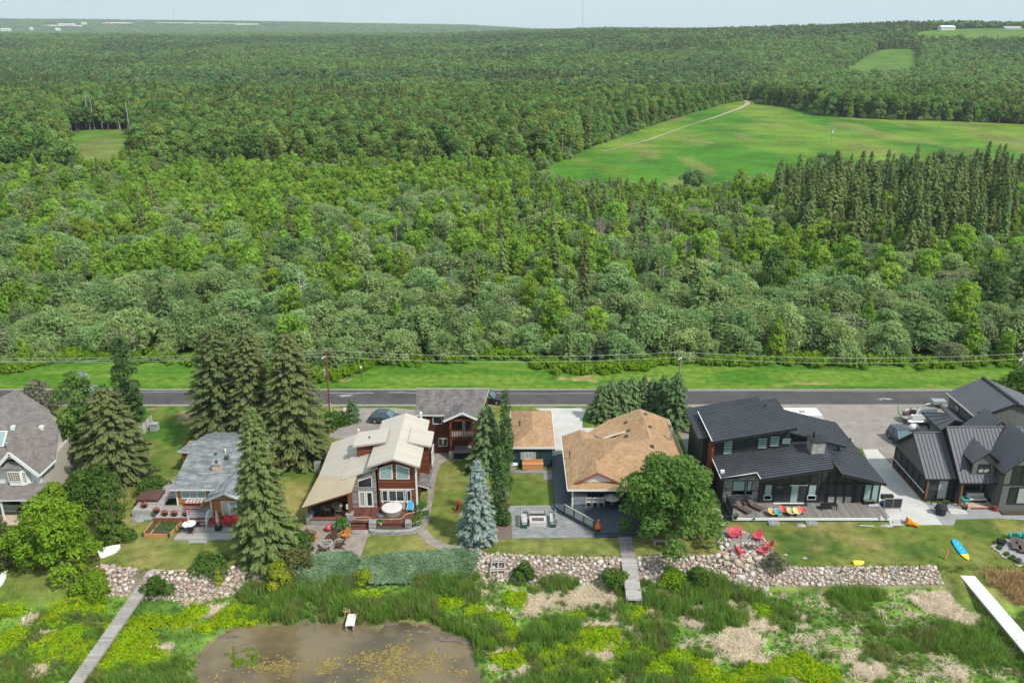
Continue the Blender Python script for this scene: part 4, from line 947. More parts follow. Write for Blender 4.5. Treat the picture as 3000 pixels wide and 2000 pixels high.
# ------------------------------------------------------------------ the cottage with the grey roof
def cottage():
    h = thing('cottage', 'small orange timber cottage under a mottled grey-blue shingle roof', 'house', (-32, 80, 0))
    e0, rg = 2.95, 4.45; p0, n0 = Vector((-33, 78.55, e0)), Vector((0, -.182, 1))
    L_, Rr = -35.75, -27.3; yr = 78.55 + (rg - e0) / .182
    roof(h, 'roof', [(L_, 78.55, e0), (Rr, 78.55, e0), (Rr, yr, rg), (L_ - .1, yr, rg)], .16, [M_SH_BLUE, M_WTRIM])
    roof(h, 'rear_roof', [(L_ - .1, yr + .02, rg), (Rr, yr + .02, rg), (Rr, yr + 6, 3.0), (L_ - .1, yr + 6, 3.0)], .16, [M_SH_BLUE, M_WTRIM])
    a, b = at('z1', 1162, 607, 3.1), at('z1', 1275, 617, 3.1)
    ns = Vector((-.28, -.22, 1)); roof(h, 'side_roof', [a, b, onp('z1', 1300, 545, a, ns), onp('z1', 1262, 538, a, ns)], .16, [M_SH_BLUE, M_WTRIM])
    MB().box(a.x + .35, b.x + 1, a.y + .4, a.y + 3, 0, 2.95).build('wall', M_ORANGE, h)
    MB().box(-35.4, -27.6, 79.2, 92, 0.05, 2.86).build('wall', M_ORANGE, h)
    # cross gable room at the right
    gx, gz, gy = -29.5, 3.62, 76.75; sl = .42
    for s in (-1, 1):
        ex = gx + s * 2.05; ez = gz - 2.05 * sl; pts = [(gx, gy, gz), (ex, gy, ez), (ex, 80.2, ez), (gx, 83.2, gz)]
        roof(h, 'gable_roof', pts if s > 0 else pts[::-1], .16, [M_SH_BLUE, M_WTRIM])
        MB().bar((gx, gy - .04, gz - .1), (ex, gy - .04, ez - .1), .08, .24).build('bargeboard', M_WTRIM, h)
    MB().prism([(-31.1, 77.2, .1), (-27.9, 77.2, .1), (-27.9, 77.2, 2.75), (gx, 77.2, gz - .25), (-31.1, 77.2, 2.75)], (0, .2, 0)).build('gable_wall', M_ORANGE, h)
    MB().box(-31.1, -30.95, 77.4, 79.3, .1, 2.75).build('wall', M_ORANGE, h); MB().box(-28.05, -27.9, 77.4, 79.3, .1, 2.75).build('wall', M_ORANGE, h)
    w0, w1 = aty('h2', 1225, 490, 77.2), aty('h2', 1700, 790, 77.2); window(h, 'y', 77.2, w0.x, w0.x + 2.25, w1.z, w0.z, M_WTRIM, M_CURTAIN, 3, 1, .09)
    for s in (-1, 1):
        window_poly(h, 77.2, [(gx + s * .18, 2.78), (gx + s * 1.05, 2.78), (gx + s * 1.05, gz - .25 - 1.05 * sl), (gx + s * .18, gz - .3 - .18 * sl)][::s], M_GTRIM, M_GLASS, .06)
    w0, w1 = aty('h2', 365, 280, 79.2), aty('h2', 925, 440, 79.2); window(h, 'y', 79.2, w0.x, w1.x, w1.z, min(w0.z, 2.8), M_WTRIM, M_BLIND, 3, 1, .09)
    MB().box(-35.5, -35.36, 79.12, 79.2, .7, 2.8).build('corner_board', M_WTRIM, h); MB().box(-31.2, -31.06, 77.12, 77.2, .1, 2.7).build('corner_board', M_WTRIM, h)
    MB().box(-31.6, -31.08, 78.9, 79.17, .7, 2.75).build('door', M_WTRIM, h)
    c = onp('z1', 1420, 740, p0, n0)
    ch = MB().box(c.x - .45, c.x + .45, c.y, c.y + .75, c.z - .3, c.z + .72).build('chimney', M_BRICK, h)
    MB().box(c.x - .52, c.x + .52, c.y - .06, c.y + .8, c.z + .72, c.z + .82).build('chimney_cap', M_STONEL, ch); MB().cyl((c.x, c.y + .35, c.z + .82), (c.x, c.y + .35, c.z + 1.15), .15, .13, 8).build('flue', M_VENT, ch)
    p = onp('z1', 1490, 660, p0, n0); pipe(h, p, .17, .32, M_VENT); p = onp('z1', 1415, 628, p0, n0); vent(h, p, .3, M_VENT, .14)
    p = onp('z1', 1480, 620, p0, n0); pipe(h, p, .06, .42, M_WTRIM); p = onp('z1', 1582, 768, p0, n0); vent(h, p + Vector((0, 0, .3)), .24, M_WTRIM, .15)
    # upper deck, steps, railing
    d = MB(); boards(d, -36.95, -31.05, 76.75, 79.2, .70); boards(d, -39.9, -36.95, 78.2, 80.6, .70); boards(d, -38.6, -35.42, 80.6, 84.5, .70)
    stuffpart(d.build('deck_board', M_BOARDG, h))
    MB().box(-36.95, -31.05, 76.62, 76.74, .3, .69).build('deck_fascia', M_REDFASC, h); MB().box(-37.07, -36.96, 76.62, 78.2, .1, .69).build('deck_fascia', M_REDFASC, h)
    MB().box(-39.95, -37.0, 78.05, 78.18, .1, .69).build('deck_fascia', M_GTRIM, h)
    x0, x1 = aty('h2', 605, 870, 76.4).x, aty('h2', 940, 870, 76.4).x
    for i in range(3): MB().box(x0, x1, 76.28 - i * .3, 76.6 - i * .3, .46 - i * .155, .54 - i * .155).build('step', M_BOARDG, h)
    MB().box(x0, x1, 75.7, 76.6, .05, .4 - .16).build('stair_riser', M_REDFASC, h)
    def rail(p, q):
        p, q = Vector(p), Vector(q); r = MB().bar(p + Vector((0, 0, .9)), q + Vector((0, 0, .9)), .08, .07).bar(p + Vector((0, 0, .12)), q + Vector((0, 0, .12)), .06, .06)
        r = r.build('railing', M_WTRIM, h); n = max(3, int((q - p).length / .17))
        for i in range(n + 1):
            b = p.lerp(q, i / n); w = .09 if i in (0, n) else .045; MB().box(b.x - w / 2, b.x + w / 2, b.y - w / 2, b.y + w / 2, b.z, b.z + .9).build('baluster', M_WTRIM, r)
    rail((x1 + .06, 76.65, .70), (x1 + .06, 75.75, .12)); rail((x1 + .06, 76.68, .70), (-31.15, 76.68, .70))
    l = MB(); boards(l, -33.9, -26.6, 73.6, 77.2, .16); stuffpart(l.build('deck_board', M_BOARDG, h)); MB().box(-33.9, -26.6, 73.5, 73.58, .0, .15).build('deck_fascia', M_BOARDG, h)
    MB().box(-32.3, -30.5, 73.1, 73.5, .0, .09).build('step', M_BOARDG, h)
    return h
cottage()

# ------------------------------------------------------------------ the red cedar house with the white metal roof
def cedar_house():
    h = thing('cedar_house', 'red cedar house with a stepped white metal roof and tall gable windows', 'house', (-13, 80, 0))
    YF = 79.1; fz = lambda x, y: aty('z2', x, y, YF)
    wl, wr = fz(797, 715), fz(1092, 700); ap = fz(918, 655); gx = (wl.x + wr.x) / 2
    yo = 78.35; ra = aty('z2', 918, 636, yo); er = aty('z2', 1122, 695, yo); el = aty('z2', 716, 703, yo)
    rz, ez = ra.z, (er.z + el.z) / 2; gx = ra.x; s = (rz - ez) / ((er.x - el.x) / 2)
    yb = at('z2', 1010, 285, rz).y
    E_, W_ = er.x, el.x
    for sg, ex in ((1, E_), (-1, W_)):
        p = [(gx, yo, rz), (ex, yo, rz - s * abs(ex - gx)), (ex, yb, rz - s * abs(ex - gx)), (gx, yb, rz)]
        roof(h, 'main_roof', p if sg > 0 else p[::-1], .2, [M_WMETAL, M_GTRIM])
    for x0, x1, y0, y1, flip in ((-17.2, -13.6, 82.6, 86.0, 1), (-11.2, -8.7, 82.6, 86.2, -1)):
        zo = rz - .75; zi = rz - s * .9 + .12
        q = [(x0, y0, zo if flip > 0 else zi), (x1, y0, zi if flip > 0 else zo), (x1, y1, zi if flip > 0 else zo), (x0, y1, zo if flip > 0 else zi)]
        roof(h, 'dormer_roof', q, .2, [M_WMETAL, M_GTRIM])
        o = x0 if flip > 0 else x1; a, b = sorted((o + flip * .35, gx + (-2.0 if flip > 0 else 2.0)))
        MB().box(a, b, y0 + .35, y1 - .3, .6, zo - .22).build('dormer_wall', M_CEDAR, h)
    MB().prism([(wl.x, YF, .3), (wr.x, YF, .3), (wr.x, YF, wr.z - .05), (gx, YF, rz - .35), (wl.x, YF, wl.z - .1)], (0, .25, 0)).build('front_wall', M_CEDAR, h)
    MB().box(wr.x - .25, wr.x, YF + .26, yb - .5, .1, wr.z - .12).build('wall', M_CEDAR, h); MB().box(wl.x, wl.x + .25, YF + .26, yb - .5, .1, wl.z - .12).build('wall', M_CEDAR, h)
    MB().box(wr.x - .1, wr.x + .1, YF - .04, YF - .005, .3, wr.z - .05).build('corner_board', M_WTRIM, h)
    MB().prism([(wl.x, yb - .5, .1), (wr.x, yb - .5, .1), (wr.x, yb - .5, wr.z - .1), (gx, yb - .5, rz - .35), (wl.x, yb - .5, wl.z - .1)], (0, .25, 0)).build('wall', M_CEDAR, h)
    # tall gable lights
    for pts in (((815, 790), (918, 790), (912, 678), (815, 705)), ((942, 790), (1046, 790), (1044, 705), (940, 676))):
        window_poly(h, YF, [(fz(*p).x, fz(*p).z) for p in pts], M_WTRIM, M_BLIND, .1)
    a, b = fz(820, 875), fz(1060, 960)
    MB().box(wl.x + .1, wr.x - .25, YF - .05, YF - .005, fz(900, 866).z - .06, fz(900, 866).z + .02).build('drip_rail', M_WTRIM, h)
    window(h, 'y', YF, fz(884, 918).x, fz(1005, 918).x, b.z, a.z, M_WTRIM, M_GLASS, 2, 1, .08)
    for x0, x1, op in ((825, 880, -1), (1012, 1058, 1)):
        window(h, 'y', YF, fz(x0, 918).x, fz(x1, 918).x, b.z, a.z, M_WTRIM, M_GLASS, 1, 1, .07)
        hx = fz(x0, 918).x + .05; sa = MB(); q0 = Vector((hx, YF - .05, b.z)); q1 = q0 + Vector((.22, -.42, 0)); hh = a.z - b.z
        for z_ in (0, hh): sa.bar(q0 + Vector((0, 0, z_)), q1 + Vector((0, 0, z_)), .05, .06)
        for q_ in (q0, q1): sa.bar(q_, q_ + Vector((0, 0, hh)), .05, .05)
        sa.build('open_sash', M_WTRIM, h)
    # grey timber bay with French doors
    YB = 79.0; gz = lambda x, y: aty('z2', x, y, YB)
    bl, br = gz(612, 1000).x, gz(797, 1000).x; zl, zr = gz(640, 790).z, gz(797, 712).z
    MB().prism([(bl, YB, .3), (br, YB, .3), (br, YB, zr), (bl, YB, zl - .1)], (0, .3, 0)).build('bay_wall', M_LOG, h)
    for x in (bl + .16, br - .16): MB().prism([(x - .16, YB - .06, .6), (x + .16, YB - .06, .6), (x + .16, YB - .06, zl + (zr - zl) * (x + .16 - bl) / (br - bl) - .1), (x - .16, YB - .06, zl + (zr - zl) * (x - .16 - bl) / (br - bl) - .1)], (0, .055, 0)).build('timber_post', M_LOG, h)
    window_poly(h, YB, [(gz(650, 855).x, gz(0, 855).z), (gz(762, 855).x, gz(0, 855).z), (gz(757, 768).x, gz(0, 768).z), (gz(648, 802).x, gz(0, 802).z)], M_WTRIM, M_GLASS, .07)
    for x0, x1 in ((655, 710), (712, 768)): window(h, 'y', YB, gz(x0, 940).x, gz(x1, 940).x, .62, gz(0, 884).z, M_WTRIM, [M_CURTAIN, M_GLASS][x0 > 700:] + [M_CURTAIN], 1, 1, .16, name='french_door')
    # mid roof over the bay, low lean-to roof down the left
    sl = .335; pm = Vector((-17.8, 78.3, 4.1)); nm = Vector((-sl, 0, 1))
    roof(h, 'mid_roof', [onp('z2', x, y, pm, nm) for x, y in ((515, 797), (803, 703), (790, 560), (602, 598))], .16, [M_WMETAL, M_GTRIM])
    pl = Vector((-21.1, 75.0, 2.85)); nl = Vector((-.345, 0, 1))
    lean = [onp('z2', x, y, pl, nl) for x, y in ((352, 760), (637, 768), (660, 700), (645, 445), (450, 512))]
    roof(h, 'lean_to_roof', lean, .15, [M_WMETAL, M_GTRIM])
    roof(h, 'porch_roof', [onp('z2', x, y, pl, nl) for x, y in ((218, 1010), (602, 890), (642, 768), (352, 760))], .16, [M_CREAM, M_BROWNWOOD])
    MB().prism([(-20.6, 79.4, .3), (bl, 79.4, .3), (bl, 79.4, 4.0), (-20.6, 79.4, 2.75)], (0, .2, 0)).build('porch_wall', M_DRED, h)
    MB().box(bl - .2, bl, 77.6, 79.4, .3, 4.0).build('porch_wall', M_CEDAR, h); MB().box(-20.6, -20.4, 79.6, 89, 0, 2.7).build('wall', M_DRED, h); MB().box(-20.4, bl, 88.8, 89, 0, 3.0).build('wall', M_DRED, h)
    window(h, 'y', 79.4, -18.2, -17.4, 1.5, 2.9, M_BLACKTRIM, M_GLASS, 1, 1, .07); window(h, 'y', 79.4, -20.2, -18.7, 1.4, 2.4, M_GTRIM, M_GLASS, 2, 1, .06)
    for x, y in ((281, 1148), (590, 1148)):
        p = at('z2', x, y); MB().box(p.x - .32, p.x + .32, p.y, p.y + .6, 0, 1.25).build('stone_pier', M_STONEL, h)
        MB().box(p.x - .38, p.x + .38, p.y - .05, p.y + .66, 1.25, 1.34).build('pier_cap', M_STONEL, h); zt = 2.85 + .345 * (p.x + 21.1) - .2; MB().box(p.x - .11, p.x + .11, p.y + .2, p.y + .42, 1.34, zt).build('porch_post', M_BROWNWOOD, h)
    # deck
    d = MB(); boards(d, -20.9, -16.9, 76.5, 79.38, .6, .14, along='y'); boards(d, -16.9, -10.2, 75.95, 78.98, .6, .14, along='y'); stuffpart(d.build('deck_board', M_BOARDR, h))
    MB().box(-20.7, -17.0, 76.3, 76.48, 0, .8).build('stone_wall', M_STONEL, h); MB().box(-20.7, -17.0, 76.2, 76.56, .8, .86).build('wall_cap', M_REDFASC, h)
    for i in range(2): MB().box(-16.4, -14.6, 75.35 + i * .3, 75.66 + i * .3, .02, .2 + .2 * i).build('step', M_BOARDR, h)
    MB().prism(smoothpoly([(-16.6, 75.3, .02), (-16.3, 74.75, .02), (-15.4, 74.6, .02), (-14.6, 74.75, .02), (-14.4, 75.3, .02)], 2), (0, 0, .14)).build('step', M_STONEL, h)
    MB().box(-14.6, -13.9, 75.3, 76.0, .0, .98).build('stone_pier', M_STONEL, h); MB().box(-10.9, -10.25, 75.3, 76.0, .0, .98).build('stone_pier', M_STONEL, h)
    MB().box(-13.9, -10.9, 75.75, 75.93, .02, .59).build('deck_fascia', M_DRED, h)
    w = smoothpoly([(-14.6, 74.75, 0), (-13.5, 74.45, 0), (-10.4, 74.5, 0), (-9.3, 75.3, 0), (-9.2, 76.5, 0), (-9.6, 76.5, 0), (-9.9, 75.4, 0), (-10.6, 74.95, 0), (-13.4, 74.9, 0), (-14.4, 75.15, 0)], 1)
    MB().prism(w, (0, 0, .42)).build('planter_wall', M_STONEL, h)
    MB().prism([(-14.3, 75.1, .05), (-13.4, 74.85, .05), (-10.5, 74.9, .05), (-9.8, 75.5, .05), (-9.6, 76.6, .05), (-10.2, 76.6, .05), (-10.2, 75.7, .05), (-14.3, 75.7, .05)], (0, 0, .3)).build('planter_soil', M_BEDSOIL, h)
    # entry roof at the right, vents
    roof(h, 'side_roof', [(-10.2, 80.2, 2.6), (-8.9, 80.2, 2.2), (-8.7, 84.2, 2.2), (-10.2, 84.2, 2.6)], .12, [M_SH_OLD, M_WTRIM])
    for y in (80.4, 83.9): MB().box(-9.05, -8.93, y, y + .12, 0, 2.15).build('porch_post', M_GTRIM, h)
    pr = Vector((gx, yo, rz)); pipe(h, onp('z2', 1133, 330, pr, (s, 0, 1)), .10, .75, M_WTRIM); pipe(h, onp('z2', 567, 625, pl, nl), .09, .5, M_WTRIM); pipe(h, onp('z2', 655, 445, pl, nl), .09, .5, M_WTRIM)
    vent(h, onp('z2', 1090, 525, pr, (s, 0, 1)), .2, M_VENT, .12); vent(h, Vector((-15.6, 84.2, rz - .58)), .2, M_VENT, .2)
    MB().box(bl - .35, bl - .1, 77.2, 77.35, 1.4, 1.9).build('light', M_WTRIM, h)
    window(h, 'x', wr.x, 82.9, 84.0, 1.2, 2.4, M_WTRIM, M_GLASS, 2, 1, .07, out=1); window(h, 'x', wr.x + 1.25, 83.3, 85.4, 3.2, 4.8, M_WTRIM, M_GLASS, 2, 1, .07, out=1)
    # chimney-like stone and snow guards left of the lean-to
    for p, r_ in ((at('z2', 335, 690, .9), .35), (at('z2', 385, 742, 2.6), .15)): MB().box(p.x - r_, p.x + r_, p.y, p.y + r_ * 2, 0, p.z + .3).build('utility_box', M_GALV, h)
    return h
cedar_house()
def guest_house():
    h = thing('guest_house', 'two-storey dark red garage house with weathered grey roof and a small balcony', 'house', (-7, 94, 0))
    YF = 92.5; ez, rz = 5.0, 7.1; slope = (rz - ez) / 3.4; p0, n0 = Vector((-8, 92.0, ez)), Vector((0, -slope, 1))
    a, b, c, d = (onp('z2', x, y, p0, n0) for x, y in ((1088, 300), (1590, 300), (1655, 100), (1100, 100)))
    roof(h, 'roof', [a, b, c, d], .18, [M_SH_OLD, M_WTRIM]); roof(h, 'rear_roof', [d + Vector((0, .02, 0)), c + Vector((0, .02, 0)), c + Vector((0, 3.4, -2.1)), d + Vector((0, 3.4, -2.1))], .18, [M_SH_OLD, M_WTRIM])
    MB().bar(d, c, .2, .1).build('ridge_cap', M_GTRIM, h)
    MB().box(a.x + .25, c.x - .3, YF, 98, 0, ez - .15).build('wall', M_DRED, h)
    for X in (a.x + .25, c.x - .45): MB().prism([(X, YF, ez - .15), (X, 98, ez - .15), (X, (YF + 98) / 2, rz - .25)], (.15, 0, 0)).build('gable_wall', M_DRED, h)
    q = lambda x, y, Y=YF: aty('z2', x, y, Y)
    window(h, 'y', YF, q(1222, 340).x, q(1295, 340).x, q(0, 370).z, q(0, 313).z, M_WTRIM, M_GLASS, 1, 1, .07)
    window(h, 'y', YF, q(1265, 510).x, q(1336, 510).x, q(0, 540).z, q(0, 478).z, M_WTRIM, M_GLASS, 2, 1, .07)
    window(h, 'y', YF, q(1212, 530).x, q(1240, 530).x, .05, 1.95, M_BLACKTRIM, M_GLASS, 1, 1, .06, name='door')
    MB().box(q(1212, 470).x - .1, q(1345, 470).x, YF - .05, YF - .005, q(0, 470).z, q(0, 470).z + .1).build('belt_trim', M_REDFASC, h)
    # balcony bay with its cross gable
    yg = 90.7; ga = aty('z2', 1447, 283, yg); gl = aty('z2', 1303, 347, yg); gr = aty('z2', 1565, 332, yg); gz = ga.z; e_ = (gl.z + gr.z) / 2; gs = (gz - e_) / ((gr.x - gl.x) / 2); back = onp('z2', 1466, 178, p0, n0)
    for sg, ex in ((1, gr.x), (-1, gl.x)):
        zz = gz - gs * abs(ex - ga.x); yv = 92.0 + (zz + .0 - ez) / slope; p = [(ga.x, yg, gz), (ex, yg, zz), (ex, max(yv, yg + .8), zz), (ga.x, 92.0 + (gz - ez) / slope + .1, gz)]
        roof(h, 'gable_roof', p if sg > 0 else p[::-1], .18, [M_SH_OLD, M_WTRIM])
        MB().bar((ga.x, yg - .05, gz - .08), (ex, yg - .05, zz - .08), .08, .22).build('bargeboard', M_WTRIM, h)
    bl, br = q(1352, 400, 91).x, gr.x - .3; bf = q(0, 470, 91).z; MB().box(bl, br, 90.95, YF, bf - .35, bf).build('balcony_floor', M_DRED, h)
    MB().box(bl, br, 90.95, 91.1, e_ - .3, e_ - .05).build('beam', M_CEDAR, h)
    for x in (bl + .1, br - .1): MB().box(x - .12, x + .12, 90.96, 91.2, .9 if x < -6.5 else 0, e_ - .3).build('post', M_CEDAR, h)
    MB().box(bl - .15, bl + .4, 90.8, 91.35, 0, .95).build('stone_pier', M_STONEL, h)
    r = MB().bar((bl, 91.0, bf + .82), (br, 91.0, bf + .82), .08, .07).build('railing', M_CEDAR, h)
    n = 9
    for i in range(n):
        x = bl + .15 + (br - bl - .3) * i / n; MB().box(x, x + (br - bl) / n - .12, 91.0, 91.03, bf + .05, bf + .76).build('rail_panel', M_BOARDG, r)
    window(h, 'y', YF, q(1408, 380).x, q(1512, 380).x, bf + .02, bf + 1.75, M_BLACKTRIM, [M_GLASS, M_CURTAIN, M_GLASS], 3, 1, .08, name='balcony_door')
    return h
guest_house()

# ------------------------------------------------------------------ the tan roofed bungalow, its garage and deck
def hip(parent, x0, x1, y0, y1, z, sl, mats, axis='auto', th=.18, gable_back=False):
    w, d = x1 - x0, y1 - y0
    if w >= d and not gable_back:
        r = d / 2; a, b = (x0 + r, y0 + r, z + r * sl), (x1 - r, y0 + r, z + r * sl)
        F = [[(x0, y0, z), (x1, y0, z), b, a], [(x1, y0, z), (x1, y1, z), b], [(x1, y1, z), (x0, y1, z), a, b], [(x0, y1, z), (x0, y0, z), a]]
    else:
        r = w / 2; a, b = (x0 + r, y0 + r, z + r * sl), (x0 + r, y1 if gable_back else y1 - r, z + r * sl)
        F = [[(x0, y0, z), (x1, y0, z), a], [(x1, y0, z), (x1, y1, z), b, a], [(x0, y1, z), (x0, y0, z), a, b]]
        if not gable_back: F.append([(x1, y1, z), (x0, y1, z), b])
    mb = MB()
    for f in F: mb.poly([(p[0], p[1], p[2]) for p in f], 0); mb.poly([(p[0], p[1], p[2] - .12) for p in f][::-1], 1)
    o = mb.build('roof', mats, parent)
    for p in o.data.polygons:                          # keep the skins facing up and the soffits facing down
        if (p.material_index == 0) == (p.normal.z < 0): p.flip()
    fa = MB().box(x0, x1, y0 - .03, y0 + .02, z - .2, z + .01).box(x0 - .03, x0 + .02, y0 + .02, y1, z - .2, z + .01).box(x1 - .02, x1 + .03, y0 + .02, y1, z - .2, z + .01)
    stuffpart(fa.build('fascia', mats[1], parent)); return a, b
def bungalow():
    h = thing('bungalow', 'low dark teal bungalow under a broad tan hip roof with deep porch', 'house', (12.5, 86, 0))
    z, sl = 2.8, .40; mats = [M_SH_TAN, M_WTRIM]; p0 = Vector((5.8, 78.8, z))
    hip(h, 5.8, 19.3, 78.8, 91.1, z, sl, mats)
    hip(h, 12.1, 19.42, 84.0, 96.0, z + .012, sl, mats, gable_back=True)
    hip(h, 5.83, 10.4, 84.6, 91.25, z + .008, sl, mats, gable_back=True)
    roof(h, 'rear_roof', [at('z3', 848, 432, 3.15), (10.6, 89.8, 3.36), (13.6, 91.5, 3.46), at('z3', 1006, 334, 2.86)], .16, mats)
    MB().box(6.4, 18.8, 82.6, 90.8, .05, 2.62).build('wall', M_TEAL, h); MB().box(12.6, 18.9, 90.8, 95.6, .05, 2.62).build('wall', M_TEAL, h)
    MB().prism([(12.4, 95.7, 2.6), (19.1, 95.7, 2.6), (15.76, 95.7, 4.0)], (0, .12, 0)).build('gable_wall', M_TEAL, h); MB().prism([(6.1, 91.1, 2.6), (10.2, 91.1, 2.6), (8.1, 91.1, 3.5)], (0, .1, 0)).build('gable_wall', M_TEAL, h)
    # false front gable on the roof
    a, l, r_ = at('z3', 917, 745, 4.35), at('z3', 738, 828, 3.12), at('z3', 1097, 824, 3.12); y = l.y; zz = lambda Y: z + (Y - 78.8) * sl
    for q, e in ((l, -1), (r_, 1)):
        MB().bar((a.x, y - .02, a.z), (q.x, y - .02, q.z), .10, .2).build('bargeboard', M_PINK, h)
        yb = 78.8 + (a.z - z) / sl; pts = [(a.x, y, a.z + .09), (q.x, y, q.z + .06), (a.x, yb + .2, a.z + .09)]
        MB().poly(pts if e < 0 else pts[::-1]).build('gable_roof', M_SH_TAN, h)
    MB().prism([(l.x + .6, y + .3, l.z + .1), (r_.x - .6, y + .3, l.z + .1), (a.x, y + .3, a.z - .18)], (0, .1, 0)).build('gable_wall', M_WSIDING, h)
    for x, yy, zc in ((1135, 360, 0), (1155, 423, 0), (1282, 297, 0), (1316, 394, 0), (1138, 468, .1), (1333, 548, .1)):
        p = at('z3', x, yy, 4.4); t = 4.4
        for _ in range(12):
            hh = max(min(p.x - 5.8, 19.3 - p.x, p.y - 78.8, 91.1 - p.y) * sl + z if 5.8 < p.x < 19.3 and p.y < 91.1 else 0, min(p.x - 12.1, 19.42 - p.x, p.y - 84.0) * sl + z if p.x > 12.1 and p.y > 84 else 0); p = at('z3', x, yy, hh if hh > 0 else 3.2)
        MB().box(p.x - .19, p.x + .19, p.y - .19, p.y + .19, p.z - .1, p.z + .14 + zc).build('roof_vent', M_VENT, h)
    p = at('z3', 1478, 490, 3.25); pipe(h, p, .10, 1.35, M_GALV); p = at('z3', 703, 600, 3.6); pipe(h, p - Vector((0, 0, .3)), .06, .5, M_VENT)
    for x in (6.42, 10.9, 15.2, 18.7): MB().box(x - .08, x + .08, 79.3, 79.46, .4, 2.62).build('porch_post', M_WTRIM if x < 7 else M_TEAL, h)
    MB().box(6.2, 18.9, 79.28, 79.5, 2.5, 2.64).build('porch_beam', M_BROWNWOOD, h)
    window(h, 'y', 82.6, 8.6, 11.4, .45, 2.4, M_BLACKTRIM, [M_GLASS], 3, 1, .08, name='patio_door'); window(h, 'y', 82.6, 12.4, 14.8, 1.1, 2.4, M_WTRIM, M_GLASS, 2, 1, .07); window(h, 'y', 82.6, 7.0, 8.0, .45, 2.4, M_WTRIM, M_GLASS, 1, 1, .09, name='door')
    window(h, 'x', 6.4, 85.5, 87.0, 1.1, 2.2, M_WTRIM, M_GLASS, 2, 1, .07)
    return h
bungalow()
def deck_navy():
    h = thing('painted_deck', 'large navy grey painted deck wrapping the tan-roofed bungalow with timber glass railing', 'deck', (9, 79, 0))
    P = [at('z3', x, y, .4) for x, y in ((572, 615), (640, 615), (700, 870), (1120, 870), (1500, 870), (1500, 1100), (1200, 1196), (888, 1200), (885, 1170), (660, 1046), (590, 1000), (570, 800))]
    MB().prism([p - Vector((0, 0, .34)) for p in P], (0, 0, .34)).build('deck_floor', M_BOARDN, h)
    # the landing steps
    S1 = [at('z3', x, y, .22) for x, y in ((590, 1003), (660, 1050), (640, 1058), (567, 1010), (565, 985), (585, 985))]
    MB().prism([p - Vector((0, 0, .2)) for p in S1], (0, 0, .2)).build('step', M_BOARDN, h)
    S2 = [at('z3', x, y, .2) for x, y in ((888, 1202), (1230, 1200), (1235, 1225), (888, 1226))]
    MB().prism([p - Vector((0, 0, .19)) for p in S2], (0, 0, .19)).build('step', M_BOARDN, h)
    a, b = at('z3', 660, 1048, .4), at('z3', 884, 1172, .4); a += Vector((.05, .1, 0)); b += Vector((.02, .12, 0))
    r = MB().bar(a + Vector((0, 0, .92)), b + Vector((0, 0, .92)), .16, .06).build('railing', M_GTRIM, h)
    for i in range(4):
        p = a.lerp(b, i / 3); MB().box(p.x - .06, p.x + .06, p.y - .06, p.y + .06, .05, 1.28).build('post', M_BROWNWOOD, r)
        if i < 3:
            q = a.lerp(b, (i + 1) / 3); d = (q - p).normalized()
            MB().bar(p + d * .12 + Vector((0, 0, .46)), q - d * .12 + Vector((0, 0, .46)), .02, .72).build('glass_panel', M_GLASSCLR, r)
    return h
M_GLASSCLR, _N, _L, _b = nodes_of('clear railing glass')
_b.inputs['Base Color'].default_value = (.55, .6, .6, 1); _b.inputs['Roughness'].default_value = .05; _b.inputs['Alpha'].default_value = .35
deck_navy()
def garage():
    h = thing('garage', 'small square dark teal garage with tan hip roof and shuttered window', 'garage', (2.4, 93, 0))
    hip(h, -.2, 5.02, 88.65, 98.8, 2.7, .42, [M_SH_TAN, M_WTRIM])
    MB().box(.1, 4.72, 88.95, 98.5, 0, 2.52).build('wall', M_TEAL, h)
    q = lambda x, y: aty('z3', x, y, 88.95)
    window(h, 'y', 88.95, q(356, 610).x, q(420, 610).x, q(0, 637).z, q(0, 586).z, M_WTRIM, M_CURTAIN, 2, 1, .07)
    for x0, x1 in ((327, 354), (422, 445)): MB().box(q(x0, 610).x, q(x1, 610).x, 88.89, 88.94, q(0, 640).z, q(0, 583).z).build('shutter', M_GTRIM, h)
    for x, y in ((423, 300), (372, 340), (428, 400)): p = at('z3', x, y, 3.5); vent(h, p, .26, M_VENT if x != 372 else M_SH_TAN, .14)
    p = at('z3', 320, 370, 3.4); pipe(h, p, .08, .3, M_VENT); p = at('z3', 250, 400, 2.8); pipe(h, p, .09, 1.3, M_GALV)
    MB().box(4.75, 5.0, 88.9, 89.1, 2.1, 2.4).build('wall_lamp', M_BLACKTRIM, h)
    return h
garage()

